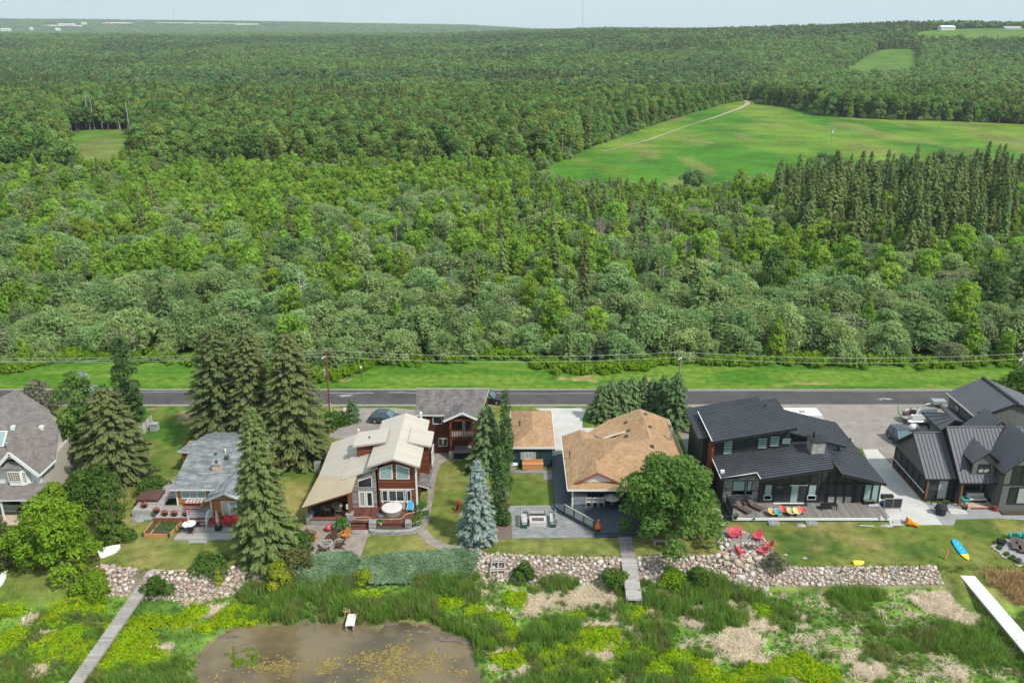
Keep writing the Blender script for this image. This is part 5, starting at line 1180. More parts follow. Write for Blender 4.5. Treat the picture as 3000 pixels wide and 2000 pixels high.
# ------------------------------------------------------------------ the black house
def black_house():
    h = thing('black_house', 'black modern house with several single-pitch ribbed metal roofs and stone chimney', 'house', (30, 85, 0))
    mats = [M_BLACKMETAL, M_BLACKTRIM]; step = .42
    def mono(name, x0, x1, y0, y1, zl, zr, th=.28):
        p = [(x0, y0, zl), (x1, y0, zr), (x1, y1, zr), (x0, y1, zl)]; o = roof(h, name, p, th, mats)
        ribs(h, (x0, y1, zl), (x0, y0, zl), (x1, y0, zr), (x1, y1, zr), step, M_BLACKSEAM, .06, .07)
    mono('upper_roof', 21.55, 30.6, 82.8, 90.5, 6.35, 8.0)
    mono('rear_roof', 20.6, 29.2, 84.9, 92.75, 5.65, 7.25)
    # mid roof with its stepped front edge
    m0, mn = Vector((21.7, 79, 4.0)), Vector((-.146, 0, 1))
    P = [onp('z4', x, y, m0, mn) for x, y in ((345, 710), (620, 664), (651, 716), (1207, 632), (1150, 520), (1150, 400), (300, 400), (270, 540))]
    yb = P[7].y + .3; P[4] = Vector((34.4, yb + .2, 4 + .146 * 12.7)); P[5] = Vector((34.4, yb + .9, P[4].z)); P[6] = Vector((P[7].x, yb, P[7].z)); P = P[:4] + [P[4], P[5], P[6]]
    roof(h, 'mid_roof', P, .28, mats)
    for nm, i, j in (('gutter', 0, 1), ('gutter', 1, 2)): MB().bar(P[i] + Vector((0, 0, .02)), P[j] + Vector((0, 0, .02)), .07, .07).build('white_edge', M_WTRIM, h)
    MB().bar(P[0] + Vector((0, 0, .02)), P[6] + Vector((0, 0, .02)), .07, .07).build('white_edge', M_WTRIM, h)
    yq = P[0].y; ribs(h, P[6], P[0], (P[4].x, yq, P[4].z), P[5], step, M_BLACKSEAM, .06, .07)
    ribs(h, (P[1].x + .3, yq, P[1].z + .05), (P[2].x, P[2].y, P[2].z), P[3], (P[3].x, yq, P[3].z), step, M_BLACKSEAM, .06, .07)
    MB().bar((21.6, 82.8, 6.4), (21.6, 90.5, 6.4), .08, .1).build('white_edge', M_WTRIM, h)
    # right roof and its raised strip
    z4 = lambda x: 5.04 - .247 * (x - 33.2); 
    xs_ = 34.25; pr = [(xs_, 78.6, z4(xs_)), (39.1, 78.6, z4(39.1)), (39.1, 93.3, z4(39.1)), (30.4, 93.3, z4(30.4)), (30.4, 84.85, z4(30.4)), (xs_, 84.85, z4(xs_))]
    roof(h, 'right_roof', pr, .28, mats); ribs(h, (xs_, 84.85, z4(xs_)), (xs_, 78.6, z4(xs_)), (39.1, 78.6, z4(39.1)), (39.1, 84.85, z4(39.1)), step, M_BLACKSEAM, .06, .07)
    ribs(h, (30.4, 93.3, z4(30.4)), (30.4, 85.2, z4(30.4)), (39.1, 85.2, z4(39.1)), (39.1, 93.3, z4(39.1)), step, M_BLACKSEAM, .06, .07)
    z5 = lambda x: 5.0 + .272 * (36.8 - x); mono('clerestory_roof', 30.5, 36.8, 84.3, 91.0, z5(30.5), z5(36.8), .22)
    MB().prism([(31, 84.8, 4.2), (36.3, 84.8, 3.9), (36.3, 84.8, z5(36.3) - .25), (31, 84.8, z5(31) - .25)], (0, 5.8, 0)).build('clerestory_wall', M_BATTEN, h)
    q = lambda x, y, Y: aty('z4', x, y, Y)
    window(h, 'y', 84.8, q(1160, 470, 84.8).x, q(1240, 470, 84.8).x, q(0, 495, 84.8).z, q(0, 448, 84.8).z, M_BLACKTRIM, M_BLIND, 1, 4, .06)
    # walls
    zu = lambda x: 6.35 + (x - 21.55) * .1823 - .3
    MB().prism([(22.0, 83.9, .1), (30.3, 83.9, .1), (30.3, 83.9, zu(30.3)), (22.0, 83.9, zu(22.0))], (0, .3, 0)).build('upper_wall', M_BATTEN, h)
    MB().prism([(22.0, 84.2, .1), (22.0, 90.2, .1), (22.0, 90.2, zu(22.0)), (22.0, 84.2, zu(22.0))], (.3, 0, 0)).build('upper_wall', M_BATTEN, h)
    MB().prism([(30.3, 84.2, 4), (30.3, 90.2, 4), (30.3, 90.2, zu(30.3)), (30.3, 84.2, zu(30.3))], (-.3, 0, 0)).build('upper_wall', M_BATTEN, h)
    MB().box(21.75, 22.0, 83.2, 85.0, .1, 6.0).build('cedar_fin', M_CEDAR, h); MB().box(21.2, 22.0, 85.2, 92.3, .1, 5.3).build('wall', M_BATTEN, h)
    MB().box(22.3, 38.5, 90.2, 92.6, .1, 3.6).build('wall', M_BATTEN, h)
    for x0, x1, y0, y1 in ((362, 437, 415, 525), (625, 703, 395, 480), (717, 797, 380, 465), (810, 886, 395, 445)):
        xm, ym = (x0 + x1) / 2, (y0 + y1) / 2; window(h, 'y', 83.9, q(x0, ym, 83.9).x, q(x1, ym, 83.9).x, q(xm, y1, 83.9).z, q(xm, y0, 83.9).z, M_BLACKTRIM, M_BLIND, 1, 5 if y1 - y0 > 60 else 3, .07)
    # stone bay at the left
    Yb = 80.45; b = lambda x, y: aty('z4', x, y, Yb); x0, x1 = b(358, 860).x, b(628, 860).x; zr = 4.0 + .146 * (x0 - 21.7) - .3
    MB().prism([(x0, Yb, .1), (x1, Yb, .1), (x1, Yb, zr + .146 * (x1 - x0)), (x0, Yb, zr)], (0, 3.4, 0)).build('bay_wall', M_STONE, h)
    MB().box(x0 - .1, x0, Yb, 83.9, .1, zr - .05).build('wall', M_BATTEN, h)
    window(h, 'y', Yb, b(432, 770).x, b(528, 770).x, b(0, 825).z, b(0, 722).z, M_BLACKTRIM, M_BLIND, 1, 1, .06); window(h, 'y', Yb, b(545, 770).x, b(583, 770).x, b(0, 825).z, b(0, 722).z, M_BLACKTRIM, M_BLIND, 1, 1, .06)
    window(h, 'y', Yb, b(432, 812).x - .01, b(528, 812).x + .01, b(0, 827).z, b(0, 800).z, M_BLACKTRIM, M_GLASS, 2, 1, .06, dep=.09)
    window(h, 'y', Yb, b(545, 812).x - .01, b(583, 812).x + .01, b(0, 827).z, b(0, 800).z, M_BLACKTRIM, M_GLASS, 1, 1, .06, dep=.09)
    # glazed front
    Yf = 80.2; f = lambda x, y: aty('z4', x, y, Yf); zt = lambda x: (4.0 + .146 * (x - 21.7) if x < 34.2 else z4(x)) - .32
    xa, xb = f(640, 800).x, f(1100, 800).x
    MB().prism([(xa, Yf, .1), (xb, Yf, .1), (xb, Yf, zt(xb)), (xa, Yf, zt(xa))], (0, .25, 0)).build('front_wall', M_BATTEN, h)
    hx = lambda x, y=820: f(x, y).x; hz = lambda y: f(0, y).z
    for x0_, x1_ in ((675, 735), (1010, 1075)): window(h, 'y', Yf, hx(x0_), hx(x1_), hz(868), hz(752), M_BLACKTRIM, M_BLIND, 1, 1, .06); window(h, 'y', Yf, hx(x0_) - .01, hx(x1_) + .01, hz(868) - .01, hz(835), M_WTRIM, M_BLIND, 1, 1, .05, dep=.085)
    window(h, 'y', Yf, hx(755), hx(1003), .42, hz(757), M_BLACKTRIM, [M_GLASS, M_SCREEN, M_BLIND, M_GLASS], 4, 1, .07, name='sliding_door')
    MB().box(hx(750), hx(985), Yf - .3, Yf - .08, .40, .47).build('door_sill', M_WTRIM, h); MB().box(hx(865), hx(1000), Yf - .12, Yf - .08, hz(760), hz(756) + .03).build('door_head', M_WTRIM, h)
    for x0_, x1_ in ((775, 875), (885, 1012), (1030, 1080)):
        X0, X1 = hx(x0_, 700), hx(x1_, 700); zb = hz(735); t0, t1 = zt(X0) - .12, zt(X1) - .12
        if t0 - zb > .2: window_poly(h, Yf, [(X0, zb), (X1, zb), (X1, t1), (X0, t0)], M_BLACKTRIM, M_GLASS, .06)
    # screened porch at the right
    xc, xd = f(1100, 820).x, f(1560, 820).x
    MB().prism([(xc, Yf + .12, .1), (xd - .1, Yf + .12, .1), (xd - .1, Yf + .12, zt(xd)), (xc, Yf + .12, zt(xc))], (0, .05, 0)).build('screen_wall', M_SCREEN, h)
    for x in (1105, 1163, 1228, 1292, 1357, 1378, 1440, 1500, 1557):
        X = f(x, 820).x; MB().box(X - .07, X + .07, Yf - .02, Yf + .11, .1, zt(X)).build('mullion', M_BLACKTRIM, h)
    MB().box(xc, xd, Yf - .03, Yf + .115, hz(757), hz(748)).build('transom', M_BLACKTRIM, h)
    for i, x in enumerate((1163, 1228, 1292)): X0, X1 = f(x, 860).x + .08, f(x + 63, 860).x - .08; MB().box(X0, X1, Yf + .03, Yf + .11, .45, hz(850)).build('lower_panel', M_GTRIM, h)
    for x in (1440, 1500): X0, X1 = f(x, 820).x + .08, f(x + 58, 820).x - .08; MB().box(X0, X1, Yf + .04, Yf + .11, .45, hz(760)).build('screen_panel', M_BLIND, h)
    MB().box(xd - .12, xd, Yf + .13, 90, .1, 3.0).build('wall', M_SCREEN, h)
    # chimney
    yc = onp('z4', 1090, 522, m0, mn).y; c0, c1 = q(1045, 480, yc), q(1142, 480, yc); zt_ = q(1045, 436, yc).z
    ch = MB().box(c0.x, c1.x, yc, yc + 1.75, 4.9, zt_).build('chimney', M_STONEL, h)
    MB().box(c0.x - .07, c1.x + .07, yc - .07, yc + 1.85, zt_, zt_ + .1).build('chimney_cap', M_BLACKTRIM, ch); MB().cyl((c0.x + .45, yc + 1.2, zt_ + .1), (c0.x + .45, yc + 1.2, zt_ + .7), .14, .12, 8).build('flue', M_BLACKTRIM, ch)
    p = onp('z4', 682, 165, (21.55, 82.8, 6.35), (-.1823, 0, 1)); pipe(h, p, .06, .4, M_BLACKTRIM)
    p = onp('z4', 1335, 425, (33.2, 80, 5.04), (.247, 0, 1)); pipe(h, p, .06, .35, M_BLACKTRIM); p = onp('z4', 356, 668, m0, mn); MB().box(p.x - .2, p.x + .2, p.y - .15, p.y + .15, p.z, p.z + .35).build('satellite_dish', M_WTRIM, h)
    # deck
    d = MB(); x = 23.1; xe = 39.35
    boards(d, 22.9, xe, 77.15, 80.9, .4, .155, along='y'); o = d.build('deck_board', M_BOARDD, h); stuffpart(o)
    MB().box(22.9, xe + .1, 77.02, 77.14, .18, .41).build('deck_edge', M_WTRIM, h); MB().box(22.9, xe, 77.2, 80.9, .05, .34).build('deck_base', M_BLACKTRIM, h)
    MB().box(22.3, 22.88, 77.3, 80.4, .05, .3).build('deck_ramp', M_BLACKTRIM, h)
    r = MB().bar((23.0, 77.5, .43), (23.0, 80.3, .43), .08, .05).build('railing', M_BLACKTRIM, h)
    for i in range(5):
        y = 77.6 + i * .66; MB().box(22.96, 23.04, y - .04, y + .04, .4, 1.4).build('post', M_BLACKTRIM, r)
        if i < 4: MB().box(22.99, 23.01, y + .08, y + .58, .5, 1.32).build('glass_panel', M_SCREEN, r)
    return h
black_house()

# ------------------------------------------------------------------ the grey gabled house at the right and its garage
def grey_house():
    h = thing('grey_house', 'grey board-and-batten house with dark ribbed metal gables and dormer, rightmost on the shore', 'house', (50, 84, 0))
    mats = [M_GREYMETAL, M_BLACKTRIM]; st = .40
    def gable_x(x0, x1, yr, zr, ye, ze, yb=None, th=.2, rib=True):      # ridge along x
        roof(h, 'roof', [(x0, ye, ze), (x1, ye, ze), (x1, yr, zr), (x0, yr, zr)], th, mats); yb = 2 * yr - ye if yb is None else yb
        roof(h, 'rear_roof', [(x0, yr + .01, zr), (x1, yr + .01, zr), (x1, yb, ze), (x0, yb, ze)], th, mats)
        if rib: ribs(h, (x0, ye, ze), (x1, ye, ze), (x1, yr, zr), (x0, yr, zr), st, M_GREYSEAM, .06, .07)
        MB().bar((x0, yr, zr + .03), (x1, yr, zr + .03), .22, .08).build('ridge_cap', M_GREYMETAL, h)
    # left wing with the screened porch
    gable_x(44.35, 47.6, 85.2, 6.3, 80.9, 2.9)
    MB().prism([(44.75, 81.2, .1), (44.75, 89.1, .1), (44.75, 89.1, 2.85), (44.75, 85.2, 5.95), (44.75, 81.2, 2.85)], (.25, 0, 0)).build('gable_wall', M_GBATTEN, h)
    s = MB().box(44.66, 44.74, 81.3, 89.0, .3, 2.55).build('screen_wall', M_SCREEN, h)
    for y in np.linspace(81.3, 89, 6): MB().box(44.6, 44.66, y - .06, y + .06, .1, 2.6).build('mullion', M_BLACKTRIM, h)
    MB().bar((44.6, 81.2, 1.05), (44.6, 89.0, 1.05), .05, .1).build('screen_rail', M_WTRIM, h); MB().box(44.55, 44.75, 81.1, 89.0, .05, .2).build('sill_beam', M_BROWNWOOD, h); MB().box(44.7, 44.9, 81.05, 81.25, .1, 2.7).build('timber_post', M_BROWNWOOD, h)
    q = lambda x, y, Y: aty('z5', x, y, Y)
    MB().box(44.95, 48.2, 81.3, 81.5, .15, 2.7).build('wall', M_SCREEN, h)
    a = q(550, 890, 81.3).x; b = q(700, 890, 81.3).x; window(h, 'y', 81.3, a, b, .2, 2.55, M_BLACKTRIM, [M_GLASS, M_CURTAIN], 2, 1, .08, name='patio_door'); window(h, 'y', 81.3, b + .1, q(775, 890, 81.3).x, .2, 2.5, M_BLACKTRIM, M_SCREEN, 1, 1, .09, name='door')
    # main block
    gable_x(47.5, 66, 84.5, 7.3, 79.85, 3.0)
    MB().prism([(47.7, 80.6, .1), (47.7, 88.4, .1), (47.7, 88.4, 3.0), (47.7, 84.5, 6.9), (47.7, 80.6, 3.0)], (.25, 0, 0)).build('gable_wall', M_BLACKTRIM, h)
    MB().box(48.2, 66, 82.0, 82.2, .1, 3.0).build('front_wall', M_GBATTEN, h)
    for x in (800, ): p = q(805, 900, 80.0); MB().box(p.x - .1, p.x + .1, 80.0, 80.2, .15, 2.8).build('timber_post', M_BROWNWOOD, h)
    window(h, 'y', 82.0, 49.3, 51.0, .9, 2.4, M_BLACKTRIM, M_GLASS, 2, 1, .08); window(h, 'y', 82.0, 51.3, 52.4, .2, 2.4, M_BLACKTRIM, M_GLASS, 1, 1, .09, name='door')
    MB().box(48.3, 52.0, 79.6, 82.0, .05, .22).build('porch_floor', M_TANPATIO, h); MB().box(49.1, 51.8, 79.45, 79.6, .05, .2).build('porch_edge', M_REDFASC, h)
    # dormer
    yd = 80.5; gx = (q(885, 740, yd).x + q(1050, 740, yd).x) / 2; gl, gr = q(885, 740, yd).x, q(1050, 740, yd).x; za = q(1005, 618, yd).z; zl = q(890, 690, yd).z - .05; zb = q(885, 795, yd).z
    yo = yd - .35; ov = .35; sl = (za - zl) / (gx - gl + ov)
    ymain = lambda z: 79.85 + (z - 3.0) / (4.3 / 4.65)
    for s_ in (-1, 1):
        ex = gx + s_ * (gx - gl + ov); pts = [(gx, yo, za + .15), (ex, yo, zl + .1), (ex, ymain(zl + .1), zl + .1), (gx, ymain(za + .15), za + .15)]
        roof(h, 'dormer_roof', pts if s_ > 0 else pts[::-1], .15, mats)
        ribs(h, pts[0], pts[3], pts[2], pts[1], .38, M_GREYSEAM, .05, .06)
    MB().prism([(gl, yd, zb - .2), (gr, yd, zb - .2), (gr, yd, zl), (gx, yd, za - .05), (gl, yd, zl)], (0, .2, 0)).build('dormer_wall', M_GBATTEN, h)
    MB().box(gl, gl + .15, yd + .2, ymain(zl), zb - .2, zl).build('dormer_wall', M_BLACKTRIM, h); MB().box(gr - .15, gr, yd + .2, ymain(zl), zb - .2, zl).build('dormer_wall', M_BLACKTRIM, h)
    window(h, 'y', yd, q(925, 738, yd).x, q(1015, 738, yd).x, q(0, 770, yd).z, q(0, 706, yd).z, M_BLACKTRIM, [M_CURTAIN, M_GLASS], 2, 2, .07)
    # tall front gable at the right
    yf = 79.0; wl = q(1092, 950, yf).x; e = lambda x, y: aty('z5', x, y, yf - .4)
    el = e(1110, 778); s2 = .95; hw = 3.3; gx2 = el.x + hw; zr2 = el.z + hw * s2
    for s_ in (-1, 1):
        ex = gx2 + s_ * hw; pts = [(gx2, yf - .4, zr2), (ex, yf - .4, el.z), (ex, ymain(el.z) + .1, el.z), (gx2, ymain(min(zr2, 7.3)), zr2)]
        roof(h, 'gable_roof', pts if s_ > 0 else pts[::-1], .2, mats); ribs(h, pts[0], pts[3], pts[2], pts[1], .40, M_GREYSEAM, .06, .07)
    MB().prism([(wl, yf, .1), (wl + 6, yf, .1), (wl + 6, yf, el.z), (gx2, yf, zr2 - .35), (wl, yf, el.z + .1)], (0, .25, 0)).build('gable_wall', M_GBATTEN, h)
    MB().box(wl, wl + .25, yf + .25, 82.0, .1, el.z).build('wall', M_GBATTEN, h); MB().box(wl - .02, wl + 6, yf - .05, yf - .005, q(0, 858, yf).z - .06, q(0, 858, yf).z + .06).build('belt_trim', M_BLACKTRIM, h)
    x0 = q(1148, 940, yf).x; window(h, 'y', yf, x0, x0 + 3.0, q(0, 1000, yf).z, q(0, 875, yf).z, M_BLACKTRIM, [M_GLASS, M_CURTAIN], 3, 1, .1, split=(0, .3, .72, 1)); x0 = q(1178, 780, yf).x; window(h, 'y', yf, x0, x0 + 3.0, q(0, 850, yf).z, q(0, 715, yf).z, M_BLACKTRIM, M_GLASS, 3, 2, .1)
    MB().box(wl + .2, wl + 6, yf - .7, yf - .1, .02, .18).build('planter_bed', M_BEDSOIL, h)
    for i in range(3): MB().box(q(700, 1040, 79.3).x, q(825, 1040, 79.3).x, 79.4 - .3 * i - .3, 79.4 - .3 * i, .02, .2 - .06 * i).build('step', M_CONC, h)
    # rear gables behind the ridge
    for pts_img, zz in ((((1005, 305), (835, 425), (1150, 425)), 7.0),):
        a = at('z5', 1000, 308, 6.9); l = at('z5', 830, 430, 5.2)
        roof(h, 'rear_gable_roof', [(a.x, a.y - 3, 6.9), (a.x - 2.6, a.y - 3, 4.6), (a.x - 2.6, a.y + .5, 4.6), (a.x, a.y + .5, 6.9)][::-1], .2, mats)
        roof(h, 'rear_gable_roof', [(a.x, a.y - 3, 6.9), (a.x + 3.4, a.y - 3, 4.2), (a.x + 3.4, a.y + .5, 4.2), (a.x, a.y + .5, 6.9)], .2, mats)
        ribs(h, (a.x, a.y - 3, 6.9), (a.x, a.y + .5, 6.9), (a.x - 2.6, a.y + .5, 4.6), (a.x - 2.6, a.y - 3, 4.6), .4, M_GREYSEAM, .05, .06)
    return h
grey_house()
def big_garage():
    h = thing('detached_garage', 'large dark grey garage with ribbed metal roof between the road and the grey house', 'garage', (57, 98, 0))
    mats = [M_GREYMETAL, M_BLACKTRIM]
    ze = 4.4; a, b = at('h6', 995, 240, ze), at('h6', 1520, 665, ze); xe = (a.x + b.x) / 2; r = at('h6', 1560, 75, 6.3); y0, y1 = b.y, a.y; xr = xe + 4.7; zr = 6.3
    L = [(xe, y0, ze), (xr, y0 + .0, zr), (xr, y1 + .6, zr), (xe, y1, ze)]
    roof(h, 'roof', L, .22, mats); roof(h, 'roof', [(xr, y0, zr), (xr + 5, y0, ze), (xr + 5, y1, ze), (xr, y1 + .6, zr)], .22, mats)
    ribs(h, (xr, y0, zr), (xr, y1, zr), (xe, y1, ze), (xe, y0, ze), .38, M_GREYSEAM, .035, .04)
    MB().bar((xr, y0, zr + .05), (xr, y1 + .6, zr + .05), .4, .12).build('ridge_cap', M_BLACKTRIM, h); MB().bar((xe, y0, ze), (xe, y1, ze), .16, .16).build('gutter', M_GTRIM, h)
    MB().box(xe + .35, xr + 4.6, y0 + .4, y1 - .4, 0, ze - .15).build('wall', M_GBATTEN, h)
    MB().prism([(xe + .35, y0 + .4, ze - .15), (xr + 4.6, y0 + .4, ze - .15), (xr, y0 + .4, zr - .3)], (0, .2, 0)).build('gable_wall', M_GBATTEN, h)
    window(h, 'x', xe + .35, y0 + 4.2, y0 + 5.4, 2.7, 3.9, M_BLACKTRIM, M_CURTAIN, 2, 1, .1); window(h, 'x', xe + .35, y0 + .7, y0 + 1.6, 2.7, 3.9, M_BLACKTRIM, M_CURTAIN, 1, 1, .1)
    # low roof along the near left side
    zl = 3.0; c = at('h6', 790, 745, zl - .6); d = at('h6', 985, 870, zl - .6); zr2 = 3.7; e = at('h6', 1030, 590, zr2)
    roof(h, 'side_roof', [(c.x, d.y, 2.3), (e.x + .1, d.y, zr2), (e.x + .1, e.y, zr2), (c.x, c.y + 3.2, 2.3)], .2, mats)
    ribs(h, (e.x + .1, d.y, zr2), (e.x + .1, e.y, zr2), (c.x, c.y + 3.2, 2.3), (c.x, d.y, 2.3), .4, M_GREYSEAM, .05, .06)
    roof(h, 'side_roof', [(e.x + .1, d.y, zr2), (xe + .4, d.y, 3.0), (xe + .4, e.y + 2.5, 3.0), (e.x + .1, e.y + 2.5, zr2)], .2, mats)
    ribs(h, (e.x + .1, d.y, zr2), (e.x + .1, e.y + 2.5, zr2), (xe + .4, e.y + 2.5, 3.0), (xe + .4, d.y, 3.0), .4, M_GREYSEAM, .05, .06)
    MB().box(c.x + .4, xe + .4, d.y + .4, e.y + 1.5, 0, 2.2).build('wall', M_GBATTEN, h)
    p = at('h6', 1568, 640, 4.9); pipe(h, p - Vector((0, 0, .2)), .09, .7, M_BLACKTRIM)
    return h
big_garage()

# ------------------------------------------------------------------ garden furniture and other loose things
def cmat(name, c, rough=.55, var=.1): return mat(name, c, rough, var, 4)
M_RED, M_ORANGE2, M_TEALP, M_PINKRED = cmat('red painted plastic', (.50, .028, .03)), cmat('orange stained wood', (.50, .19, .045)), cmat('teal plastic', (.04, .36, .33)), cmat('pinkish red plastic', (.55, .085, .11))
M_BROWNP, M_WICKER, M_WHITEP, M_BLACKP, M_CREAMF = cmat('dark brown plastic', (.085, .036, .025)), cmat('brown wicker', (.105, .075, .066), .8), cmat('white plastic', (.70, .70, .69)), cmat('black plastic', (.016, .016, .018)), cmat('cream cushion', (.52, .50, .45), .9)
M_GREENP, M_BLUEF, M_GREYP, M_GREYC = cmat('dark green paint', (.012, .075, .055)), cmat('bright blue fabric', (.045, .32, .56)), cmat('grey plastic', (.33, .33, .33)), cmat('charcoal cover', (.03, .03, .033), .9)
M_CEDARNEW = mat('fresh cedar', (.50, .235, .095), .7, .2, 4, stretch=(1, 1, 5)); M_REDWOOD = mat('red stained wood', (.30, .065, .045), .6, .2, 4); M_RUST = cmat('terracotta orange', (.60, .13, .04)); M_STONEG = mat('grey field stone', (.33, .30, .28), .9, .3, 2, .3)
M_YELLOW, M_CYAN = cmat('yellow plastic', (.75, .58, .05)), cmat('cyan board', (.02, .36, .56), .3); M_TYRE = cmat('black rubber', (.012, .012, .012), .9); M_HOSE = cmat('pale garden hose', (.56, .50, .36)); M_FLOWR, M_FLOWW = cmat('red petals', (.55, .03, .05)), cmat('white petals', (.75, .74, .70))
def adirondack(m, label, group, w=.70):
    """low slatted garden chair: sloped seat, fan back, wide arms, four legs; faces -y"""
    t = thing('adirondack_chair', label, 'chair', group=group)
    s = MB()
    for i in range(5): s.bar((-w * .38 + i * w * .19, -.30, .36), (-w * .38 + i * w * .19, .28, .26), w * .17, .03)
    stuffpart(s.build('seat', m, t)); b = MB()
    for i in range(5):
        x = -w * .36 + i * w * .18; b.bar((x * .85, .24, .24), (x * 1.1, .60, .98 - abs(i - 2) * .055), w * .165, .03)
    stuffpart(b.build('backrest', m, t))
    for sx in (-1, 1):
        MB().box(sx * w * .5 - .075, sx * w * .5 + .075, -.38, .36, .53, .56).build('armrest', m, t)
        MB().bar((sx * w * .48, -.30, 0), (sx * w * .48, -.30, .53), .09, .04).build('leg', m, t); MB().bar((sx * w * .46, .62, 0), (sx * w * .46, .05, .33), .04, .1).build('leg', m, t)
    return t
def put(t, p, rz=0, label=None, first=[]):
    """moves a fresh prototype into place the first time, copies it afterwards"""
    if t.name not in first: first.append(t.name); t.location = p; t.rotation_euler = (0, 0, rz); (label and t.__setitem__('label', label)); return t
    return dup(t, p, rz, label)
def flip_pt(k, x, y, z=.0): return at(k, x, y, z)
# red chairs in front of the cottage window
rc = adirondack(M_RED, 'x', 'red garden chairs on the cottage deck')
for i, (x, lab) in enumerate(((1115, 'red slatted garden chair behind the closed white parasol'), (1345, 'red slatted garden chair just right of the closed white parasol'), (1520, 'red slatted garden chair third along under the cottage window'), (1700, 'red slatted garden chair half hidden by the tall spruce'))):
    put(rc, at('h2', x, 1010, .16), (-.12, 0, .08, .3)[i], lab)
# closed white parasol in its box
def parasol_closed(p, label, m, h=2.3, base='box', tilt=0):
    t = thing('closed_parasol', label, 'parasol', p)
    if base == 'box': MB().box(p.x - .3, p.x + .3, p.y - .25, p.y + .25, p.z, p.z + .42).build('base', M_BLACKP, t)
    else: MB().cyl(p, p + Vector((0, 0, .1)), .25, .22, 12).build('base', M_GREYP, t)
    MB().cyl(p, p + Vector((tilt, 0, h)), .03, .03, 6).build('pole', M_WHITEP, t)
    MB().lathe([(.05, 0), (.16, .12), (.13, .7), (.09, 1.2), (.03, h - .85)], (p.x + tilt * .5, p.y, p.z + .8), 9).build('canopy', m, t); return t
parasol_closed(at('h2', 1180, 1110, .16), 'closed white parasol standing in a black box among red chairs', M_CREAMF)
# round white table with a grey furled parasol, metal chairs
tp = at('h2', 560, 1110, .16); t = thing('round_table', 'round white garden table with furled grey parasol on the lower cottage deck', 'table', tp)
MB().cyl(tp + Vector((0, 0, .68)), tp + Vector((0, 0, .72)), .68, .68, 24).build('tabletop', M_WHITEP, t)
for a in (.8, 2.4, 3.9, 5.5): MB().cyl(tp + Vector((.45 * math.cos(a), .45 * math.sin(a), 0)), tp + Vector((.4 * math.cos(a), .4 * math.sin(a), .69)), .025, .025, 6).build('leg', M_BLACKP, t)
MB().cyl(tp + Vector((0, .05, .7)), tp + Vector((-.1, .1, 2.2)), .025, .025, 6).build('parasol_pole', M_GREYP, t)
MB().lathe([(.03, 0), (.10, .1), (.09, .8), (.03, 1.2)], (tp.x - .04, tp.y + .08, tp.z + 1.0), 8).build('parasol_canopy', mat('pale grey canvas', (.36, .38, .40)), t)
def wire_chair(p, rz, label, group, m=None, w=.5):
    m = m or M_BLACKP; t = thing('metal_chair', label, 'chair', (0, 0, 0), 0, group)
    MB().box(-w / 2, w / 2, -w / 2, w / 2, .42, .46).build('seat', m, t); b = MB().bar((-w / 2, w / 2, .9), (w / 2, w / 2 + .05, .9), .03, .06)
    for i in range(6): b.bar((-w / 2 + i * w / 5, w / 2, .46), (-w / 2 + i * w / 5, w / 2 + .03, .9), .025, .02)
    stuffpart(b.build('backrest', m, t))
    for sx in (-1, 1):
        for sy in (-1, 1): MB().bar((sx * w * .46, sy * w * .46, 0), (sx * w * .46, sy * w * .46, .43), .03, .03).build('leg', m, t)
        MB().bar((sx * w / 2, -w / 2, .64), (sx * w / 2, w / 2, .66), .04, .03).build('armrest', m, t)
    t.location = p; t.rotation_euler = (0, 0, rz); return t
for x, y, r_, lab in ((390, 1160, 1.9, 'dark metal chair left of the round white table'), (600, 1190, 3.0, 'dark metal chair in front of the round white table'), (735, 1050, -1.2, 'dark metal chair right of the round white table')): wire_chair(at('h2', x, y, .16), r_, lab, 'metal chairs round the white table')
# picnic table with striped cloth
pt = at('h2', 640, 650, .7); t = thing('picnic_table', 'red wooden picnic table under a red and white striped cloth', 'table', pt)
MB().box(pt.x - .85, pt.x + .85, pt.y + .1, pt.y + .85, pt.z + .68, pt.z + .72).build('tabletop', M_REDWOOD, t)
for dx in (-.8, 0, .8)[::2]: MB().bar((pt.x + dx, pt.y, pt.z), (pt.x + dx * .9, pt.y + .5, pt.z + .7), .06, .08).build('leg', M_REDWOOD, t); MB().bar((pt.x + dx, pt.y + .95, pt.z), (pt.x + dx * .9, pt.y + .45, pt.z + .7), .06, .08).build('leg', M_REDWOOD, t)
for dy in (-.35, 1.2): MB().box(pt.x - .85, pt.x - .03, pt.y + dy - .14, pt.y + dy + .14, pt.z + .4, pt.z + .44).build('bench_seat', M_REDWOOD, t); MB().box(pt.x + .03, pt.x + .85, pt.y + dy - .14, pt.y + dy + .14, pt.z + .4, pt.z + .44).build('bench_seat', M_REDWOOD, t)
cl = thing('tablecloth', 'red and white striped cloth laid over the picnic table', 'tablecloth', pt)
for i in range(10):
    x0 = pt.x - .9 + i * .18; MB().prism([(x0, pt.y + .02, pt.z + .60), (x0 + .178, pt.y + .02, pt.z + .60), (x0 + .178, pt.y + .05, pt.z + .735), (x0, pt.y + .05, pt.z + .735)], (0, .84, 0)).build('stripe', M_CREAMF if i % 2 else cmat('dusty pink stripe', (.36, .17, .17)), cl)
